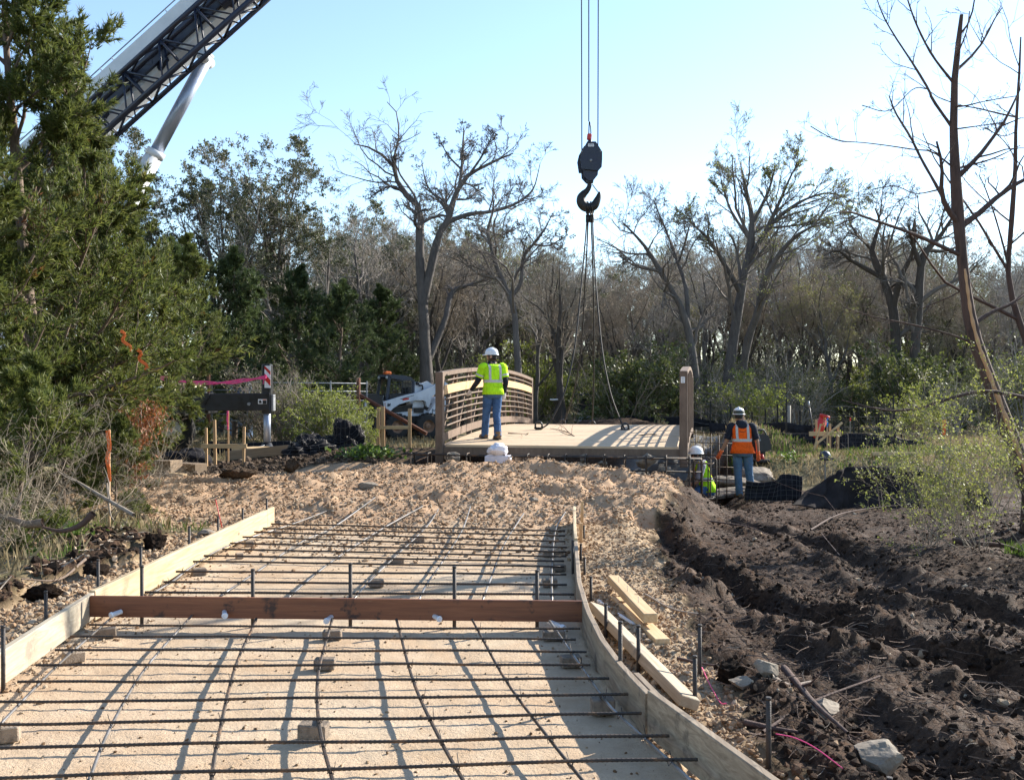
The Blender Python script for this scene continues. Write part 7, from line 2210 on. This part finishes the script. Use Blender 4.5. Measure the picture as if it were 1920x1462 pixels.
# ---- rusty pipe brace in front of the loader
root = empty('pipe_brace', at(672, 27.0), 0, 'rusty pipe corner post with diagonal brace before the loader', 'pipe fence')
o = root.location
zt = zat(708, 27.0); 
m = MB(); m.tube([(0, 0, -.3), (0, 0, zt - o.z)], .055, 10); m.build('post', M['rust'], root)
a = P(675, 741, 27.0) - o; e = P(800, 813, 26.5) - o
m = MB(); m.tube([tuple(a), tuple(e)], .05, 10); m.build('brace', M['rust'], root)
# ---- galvanised pipe gate behind the outrigger
gr = empty('pipe_gate', at(540, 27.5), 0, 'galvanised pipe gate standing behind the outrigger and shrubs', 'gate')
o = gr.location
for y in (716, 731, 748, 763, 776, 788):
    m = MB(); a, e = P(395, y, 27.5) - o, P(690, y + 3, 28.5) - o; m.tube([tuple(a), tuple(e)], .016, 8); m.build('rail', M['galv'], gr)
for px in (397, 465, 545, 620, 688):
    m = MB(); d = 27.5 + (px - 395) / 295; a, e = P(px, 714, d) - o, P(px, 792, d) - o; m.bar(tuple(a), tuple(e), .04, .04); m.build('stile', M['galv'], gr)
b = at(391, 27.4); m = MB(); m.tube([(0, 0, -.3), (0, 0, zat(700, 27.4) - b.z)], .055, 10)
tag(m.build('gate_post', M['rust'], None, b), 'rusty pipe gate post left of the galvanised gate', 'post')
b = at(452, 31.0); root = empty('blue_drum', b, 0, 'pale blue rounded drum behind the pipe gate', 'drum')
zc = zat(735, 31.0) - b.z
m = MB(); m.lathe([(.01, .95), (.18, .93), (.33, .80), (.36, .5), (.36, -.2), (.36, -zc + .0), (.30, -zc)], 20, (0, 0, zc - .55)); m.build('shell', m_plain('drum_blue', (.16, .25, .42), .5, 0, .1, 4, .03), root)

# ---- orange ribbons in the left cedar
for px, py, d, lab in ((226, 620, 11.6, 'orange ribbon looped in the left cedar branches'), (257, 655, 11.7, 'orange ribbon hanging lower in the left cedar')):
    c = P(px, py, d); m = MB(); pr = None
    for k in range(12):
        q = Vector((.03 * math.sin(k * .9) + .010 * k, 0, -.022 * k))
        if pr is not None: m.bar(pr, q, .035, .004, up=(0, 1, 0))
        pr = q
    tag(m.build('ribbon', M['orange_ribbon'], None, c), lab, 'ribbon')

# ---- limestone rocks
M['rock'] = NT('rock'); t_ = M['rock']; v_ = t_.coord(); n_ = t_.noise(9, 6, .65, v_)
c_ = t_.ramp(n_, [(.28, (.11, .085, .062)), (.5, (.22, .18, .135)), (.72, (.33, .285, .225))])
c_ = t_.mix(t_.maprange(t_.noise(3, 4, .6, v_), .5, .68, 0, .6), c_, (.12, .085, .06))
M['rock'] = t_.done(t_.bsdf(c_, .92, 0, t_.bump(n_, .6, .02)))
def rock(px, py, d, s, lab, seed, mat='rock', name='limestone_rock', rz=0, cat='rock', ground=True):
    c = P(px, py, d)
    bm = bmesh.new(); bmesh.ops.create_icosphere(bm, subdivisions=4, radius=1.0)
    rg_ = np.random.default_rng(seed)
    # chop with random planes, then roughen
    pl = [(Vector(nrm(rg_.normal(size=3))), rg_.uniform(.52, .82)) for _ in range(16)]
    for v in bm.verts:
        p = v.co.copy()
        for n_v, h in pl:
            e = p.dot(n_v) - h
            if e > 0: p -= n_v * e
        f = float(fbm(np.array([p.x * 3 + seed]), np.array([p.y * 3 + p.z * 3.7]), seed, 4)[0])
        p *= 1 + .11 * f
        if 'soil' in mat: p *= 1 + .30 * float(fbm(np.array([p.x * 9 + seed]), np.array([p.y * 9 + p.z * 10]), seed + 7, 3)[0])
        v.co = Vector((p.x * s[0], p.y * s[1], p.z * s[2]))
    for f in bm.faces: f.smooth = 'soil' in mat
    me = bpy.data.meshes.new(name); bm.to_mesh(me); bm.free()
    o = obj(name, me, M[mat], None, c, (rg_.uniform(-.2, .2), rg_.uniform(-.2, .2), rz))
    return tag(o, lab, cat)
t_ = NT('wet_soil'); v_ = t_.coord(); n_ = t_.noise(34, 6, .7, v_)
c_ = t_.ramp(n_, [(.3, (.008, .0055, .004)), (.5, (.022, .014, .0095)), (.72, (.06, .038, .025))])
M['wet_soil'] = t_.done(t_.bsdf(c_, .95, 0, t_.bump(t_.noise(60, 6, .75, v_), 1.0, .03), .1))
t_ = NT('brown_soil'); v_ = t_.coord(); n_ = t_.noise(24, 6, .7, v_)
c_ = t_.ramp(n_, [(.3, (.04, .026, .017)), (.5, (.085, .057, .038)), (.72, (.16, .115, .08))])
M['brown_soil'] = t_.done(t_.bsdf(c_, .95, 0, t_.bump(t_.noise(50, 6, .75, v_), 1.0, .03), .1))
def rockg(px, py, s, lab, seed, **kw):
    g = G(px, py)
    z = float(gz(g.x, g.y))
    o = rock(px, py, g.y, s, lab, seed, **kw)
    o.location = (g.x, g.y, z + s[2] * .55)
    return o
rockg(1645, 1450, (.135, .11, .105), 'large pale limestone rock at the bottom right', 201)
rockg(1540, 1345, (.12, .08, .06), 'grey limestone slab rock behind the sticks at right', 202, rz=.6)
rockg(1392, 1305, (.075, .055, .042), 'tan flat limestone rock beside the black soil clump', 203)
rockg(1438, 1300, (.075, .06, .065), 'grey angular limestone rock right of the tan one', 204)
rockg(1720, 1470, (.09, .08, .05), 'dark muddy rock at the bottom edge right of the pale rock', 207)
rockg(690, 917, (.16, .11, .06), 'smooth tan stone lying on the ramp left of centre', 205)
rockg(1000, 945, (.07, .06, .04), 'small brown stone on the ramp before the bridge', 206)
rockg(1450, 935, (.13, .09, .06), 'small pale rock by the wire-backed fence panel', 208)
rockg(1325, 1090, (.05, .04, .03), 'small pale stone beside the mud rut', 209)
rockg(385, 1003, (.13, .10, .055), 'grey flat stone behind the left form', 210)
for px, py, d, s, lab, sd in ((1370, 905, 21.6, (.75, .5, .16), 'layered limestone ledge behind the legs of the worker in orange', 211), (1415, 890, 22.0, (.5, .45, .22), 'large limestone boulder on the creek bank', 212), (1360, 925, 20.9, (.55, .4, .14), 'tan limestone slab at the foot of the bank', 213),
                              (1215, 862, 17.6, (.24, .2, .16), 'jagged limestone rock on the berm before the deck', 214), (1095, 860, 17.75, (.10, .09, .09), 'small grey rock on the berm before the deck', 215), (1245, 884, 17.4, (.16, .14, .10), 'grey rock on the berm next to the right bridge post', 216),
                              (848, 858, 17.9, (.17, .14, .10), 'muddy rock on the berm next to the left bridge post', 217), (1130, 868, 17.6, (.10, .09, .06), 'small tan rock on the berm edge', 218)):
    rock(px, py, d, s, lab, sd)
# soil clumps
rockg(1372, 1285, (.10, .085, .085), 'round black soil clump beside the gravel edge', 221, mat='wet_soil', name='soil_clump', cat='soil clump')
rockg(292, 1030, (.15, .12, .12), 'big dark soil clump behind the left form', 222, mat='wet_soil', name='soil_clump', cat='soil clump')
rockg(80, 1120, (.17, .13, .08), 'dark soil lump above the left gravel', 223, mat='wet_soil', name='soil_clump', cat='soil clump')
rockg(180, 1085, (.13, .11, .08), 'dark soil lump near the second left stake', 224, mat='wet_soil', name='soil_clump', cat='soil clump')
rockg(545, 890, (.17, .15, .15), 'brown soil block before the outrigger mat', 225, mat='brown_soil', name='soil_clump', cat='soil clump')
rockg(450, 905, (.30, .2, .12), 'brown soil lump before the batter board', 226, mat='brown_soil', name='soil_clump', cat='soil clump')

# ---- sticks and branches lying about
def stick(pxs, d, r, lab, mat='twig_dead', twigs=(3, 5), seed=1, name='stick', cat='stick', lift=.02):
    rng = np.random.default_rng(seed)
    rows = []
    for i, q in enumerate(pxs):
        if d is None:
            g = G(*q); p = Vector((g.x, g.y, float(gz(g.x, g.y)) + lift))
        else: p = P(q[0], q[1], d[i] if isinstance(d, (list, tuple)) else d)
        rows.append((*p, r * (1 - .65 * i / (len(pxs) - 1))))
    o = Vector(rows[0][:3])
    rows = [(a - o.x, b - o.y, c - o.z, r_) for a, b, c, r_ in rows]
    nodes, rad, bl = limbs_from([rows], 14)
    S = twigset(rng, nodes, rad, bl, [dict(n=twigs, m=4, wig=.2, lr=(.12, .35), t0=.2), dict(n=(1, 2), m=3, wig=.2, lr=(.3, .6))], rmin=.0018) if twigs[1] else [(nodes, rad, bl)]
    return tag(obj(name, tubes_mesh(name, S, [7, 4, 3], M[mat]), None, None, o), lab, cat)
stick([(1470, 1262), (1500, 1300), (1530, 1360), (1590, 1420)], None, .022, 'crooked dark root lying over the rocks at right', 'bark_dead', (2, 4), 1, 'root', 'root', .05)
stick([(1445, 1305), (1480, 1290), (1520, 1275)], None, .014, 'short pale forked stick on the rocks at right', 'twig_dead', (1, 2), 2)
stick([(1430, 1390), (1520, 1340), (1650, 1300)], None, .008, 'thin straight dark stick in the mud before the rocks', 'bark_dead', (1, 3), 3)
stick([(1395, 1375), (1470, 1385), (1570, 1400)], None, .016, 'thick brown stick lying in the shade near the form', 'bark_dead', (1, 3), 4)
stick([(1790, 1015), (1830, 1025), (1880, 1035), (1930, 1050)], None, .04, 'sawn brown log end lying by the shrub at right', 'bark_dead', (0, 2), 5, 'log', 'log', .04)
stick([(1330, 985), (1400, 1000), (1440, 1008)], None, .012, 'thin stick on the edge of the upper rut', 'bark_dead', (1, 3), 6)
stick([(1520, 1000), (1570, 975), (1630, 962), (1700, 958), (1740, 975), (1765, 1005)], None, .013, 'long bent branch lying before the draped black fabric', 'bark_dead', (7, 11), 7, lift=.06)
stick([(1540, 1010), (1575, 1050)], None, .006, 'thin twig leaning in the mud', 'bark_dead', (1, 3), 8)
stick([(1210, 1124), (1260, 1148), (1310, 1168)], None, .010, 'thin grey stick on the gravel right of the timbers', 'twig_dead', (0, 1), 9)
stick([(1270, 1238), (1320, 1250), (1345, 1258)], None, .010, 'thin brown stick on the gravel below the timbers', 'bark_dead', (0, 1), 10)
stick([(250, 965), (190, 930), (140, 900), (110, 885)], [9.6, 9.8, 10.0, 10.2], .022, 'fallen pale branch slanting over the left grass', 'twig_dead', (3, 5), 11)
stick([(175, 962), (150, 985), (115, 995), (80, 988)], [8.9, 8.9, 8.9, 8.9], .034, 'curved dark log upturned at the left', 'bark_dead', (0, 1), 12, 'log', 'log')
stick([(80, 980), (50, 982), (20, 972), (-20, 960)], [8.9, 8.9, 9.0, 9.0], .045, 'thick cut log with pale end at the left edge', 'bark_cedar', (0, 1), 13, 'log', 'log')
stick([(200, 905), (206, 960), (213, 975)], [10.0, 10.0, 10.0], .012, 'slim dead stem standing below the orange ribbon', 'twig_dead', (0, 1), 14)
stick([(0, 1040), (60, 1062), (130, 1066)], None, .014, 'dark stick on the litter left of the gravel', 'bark_dead', (1, 3), 15)
stick([(160, 1075), (110, 1095), (40, 1110)], None, .014, 'brown branch lying across the left soil strip', 'bark_cedar', (2, 4), 16, lift=.05)
# branch debris on the deck
def deckp(px, py):
    d = 19.5
    for _ in range(30):
        l_, s_ = br_ls((px - CX) / FPX * d, d)
        d = (CAM_H - (ZD + arch(min(max(s_, 0), BR_L)) + .015)) * FPX / (py - CY)
    return d
def deck_stick(pxs, r, lab, seed, tw, mat='twig_dead'):
    return stick(pxs, [deckp(*q) for q in pxs], r, lab, mat, tw, seed, 'stick', 'stick')
deck_stick([(1090, 828), (1068, 812), (1050, 806), (1032, 803)], .012, 'dry forked twig lying in the middle of the deck', 31, (5, 8), 'bark_dead')
deck_stick([(953, 812), (988, 813)], .012, 'straight brown stick on the deck right of the walking worker', 32, (0, 1), 'bark_dead')
deck_stick([(990, 812), (982, 822), (972, 828)], .010, 'short pale twig on the deck near the deck edge', 33, (1, 2))
deck_stick([(1255, 823), (1225, 814), (1195, 817), (1172, 823)], .016, 'dark bent cable lying in the railing shadow', 34, (0, 1), 'bark_dark')
# pink string line
m = MB(); pts = [on(px, py, .03) for px, py in ((1316, 1265), (1330, 1290), (1350, 1318), (1362, 1332))]
rs_ = resample([tuple(p) for p in pts], 16)
m.tube([tuple(Vector(a) - pts[0]) for a in rs_], .0028, 4)
tag(m.build('string_line', M['pink'], None, pts[0]), 'pink string line lying on the gravel near the foreground rocks', 'string')
m = MB(); pts = [on(px, py, .03) for px, py in ((1455, 1398), (1490, 1425), (1530, 1450), (1580, 1480))]
rs_ = resample([tuple(p) for p in pts], 20)
m.tube([tuple(Vector(a) - pts[0]) for a in rs_], .0028, 4)
tag(m.build('string_line', M['pink'], None, pts[0]), 'pink string line at the bottom edge by the thick stake', 'string')

# ---- grass, weeds and litter
def blades(name, label, mat, n, region, keep, h, seed, cat='grass', w=.010, lean=.5):
    rng = np.random.default_rng(seed)
    x = rng.uniform(region[0], region[1], n); y = region[2] * (region[3] / region[2]) ** rng.random(n)
    k = keep(x, y, rng); x, y = x[k], y[k]; N = len(x)
    z = gz(x, y)
    hh = h[0] + (h[1] - h[0]) * rng.random(N)
    az = rng.random(N) * 2 * np.pi; ln = rng.random(N) * lean
    d = np.stack([np.cos(az) * ln, np.sin(az) * ln, np.ones(N)], 1); d = nrm(d)
    s = np.stack([-np.sin(az), np.cos(az), 0 * az], 1) * (w * hh / h[1])[:, None] * .5
    b = np.stack([x, y, z - .01], 1)
    mid = b + d * hh[:, None] * .55; tip = b + d * hh[:, None] + np.stack([np.cos(az), np.sin(az), -.4 + 0 * az], 1) * (ln * hh * .45)[:, None]
    V = np.stack([b - s, b + s, mid + s * .8, tip, mid - s * .8], 1).reshape(-1, 3)
    F = np.arange(N * 5).reshape(N, 5)
    return tag(obj(name, npmesh(name, V, F), M[mat]), label, cat, kind='stuff')
def cl(x, y, s, lo): return fbm(x * s, y * s, 300, 3) > lo
blades('grass', 'fresh green grass tufts among the left brush', 'grass_green', 9000, (-9, -3.4, 6.5, 14.5), lambda x, y, r: (masks(x, y)[4] > .4) & cl(x, y, 1.1, .10), (.04, .17), 401)
blades('dry_grass', 'dry straw grass among the left brush', 'grass_dry', 9000, (-10, -3.6, 6.0, 16), lambda x, y, r: (masks(x, y)[4] > .3) & cl(x + 7, y, .8, -.15), (.05, .24), 402)
blades('grass', 'green grass along the bank edge at right', 'grass_green', 9000, (5.0, 12, 21.0, 25.5), lambda x, y, r: (gbase(x, y) > -.40) & cl(x, y, .7, -.06), (.05, .20), 403, w=.02)
blades('dry_grass', 'dry straw grass on the bank and field at right', 'grass_dry', 26000, (4.6, 16, 20.8, 34), lambda x, y, r: (gbase(x, y) > -.5) & cl(x + 3, y, .5, -.25), (.05, .20), 404, w=.02)
blades('grass', 'thin grass on the ground around the loader and shrubs', 'grass_dry', 12000, (-14, -1.8, 20, 34), lambda x, y, r: masks(x, y)[4] > .3, (.05, .22), 405, w=.02)
blades('grass', 'green grass patch at the foot of the right shrub', 'grass_green', 2600, (5.2, 6.8, 9.3, 11.2), lambda x, y, r: cl(x, y, 1.2, -.1), (.04, .14), 406)
M['root_litter'] = m_bark('root_litter', (.06, .036, .025), (.17, .11, .075), .4)
def litter(name, label, mat, n, region, keep, L, r, seed, cat='litter'):
    rng = np.random.default_rng(seed)
    x = rng.uniform(region[0], region[1], n); y = region[2] * (region[3] / region[2]) ** rng.random(n)
    k = keep(x, y, rng); x, y = x[k], y[k]; N = len(x)
    z = gz(x, y) + .008
    az = rng.random(N) * 2 * np.pi
    d = np.stack([np.cos(az), np.sin(az), rng.normal(size=N) * .16], 1)
    protos = []
    for i in range(4):
        g_ = np.random.default_rng(700 + i)
        nd, rd_, _ = extend(g_, np.zeros((1, 3)), np.array([[1., 0, 0]]), np.array([1.0]), np.array([1.0]), 3, .14, (0, 0, 0), .5)
        nd[:, :, 1:] *= 40
        V, F = tubes_np(nd * np.array([1, 1 / 40., 1 / 40.]), rd_ * .022, 3)
        me = npmesh('twig_shape', V, F); me.materials.append(M[mat]); protos.append(me)
    ln = L[0] + (L[1] - L[0]) * rng.random(N) ** 1.8
    scl = np.stack([ln, ln * rng.uniform(.6, 1.6, N), ln * rng.uniform(.6, 1.6, N)], 1)
    return gn_scatter(name, np.stack([x, y, z], 1), scl, np.stack([rng.random(N) * 6.28, rng.normal(size=N) * .13, az], 1), rng.integers(0, 4, N), protos, label, cat)
litter('twig_litter', 'shredded twigs and roots strewn over the dark mud', 'root_litter', 34000, (.9, 9, 3.2, 19.5), lambda x, y, r: (masks(x, y)[3] > .5) & (r.random(len(x)) < .35 + .65 * (fbm(x, y, 310, 3) > -.05)), (.03, .16), (.0012, .0042), 411)
litter('straw_litter', 'pale straw and wood shreds strewn over the dark mud', 'twig_dead', 16000, (.9, 9, 3.2, 19.5), lambda x, y, r: (masks(x, y)[3] > .5) & (r.random(len(x)) < .15 + .7 * (fbm(x * .8, y * .8, 311, 3) > .02)), (.015, .09), (.0012, .003), 413)
litter('twig_litter', 'dry twigs strewn over the left bank', 'twig_dead', 2600, (-9, -3.3, 5, 14), lambda x, y, r: masks(x, y)[0] < .4, (.05, .3), (.0015, .006), 412)
# broad-leaved weeds
def weed(px, py, lab, n=70, s=.05, seed=1, r=.16, hgt=.12):
    rng = np.random.default_rng(seed)
    c = on(px, py)
    p = rng.normal(size=(n, 3)) * np.array([r * .5, r * .5, .0]); p[:, 2] = rng.random(n) * hgt
    V, F = leaves_np(rng, p, s, (0, 0, 2.0), .75, None)
    me = npmesh('leaves', V, F); me.materials.append(M['grass_green'])
    root = empty('weed', c, 0, lab, 'weed'); obj('leaves', me, None, root)
weed(140, 1018, 'bright green broad-leaved weed on the left soil strip', 110, .06, 1, .22)
weed(70, 1040, 'pale green weed at the left edge of the soil strip', 60, .05, 2, .16, .06)
weed(680, 858, 'bright green weed clump below the black mesh roll', 260, .09, 3, .55, .22)
weed(720, 855, 'green weed clump left of the bridge post', 120, .08, 4, .4, .16)
weed(1480, 862, 'green weed clump at the lip of the bank', 160, .08, 5, .4, .2)
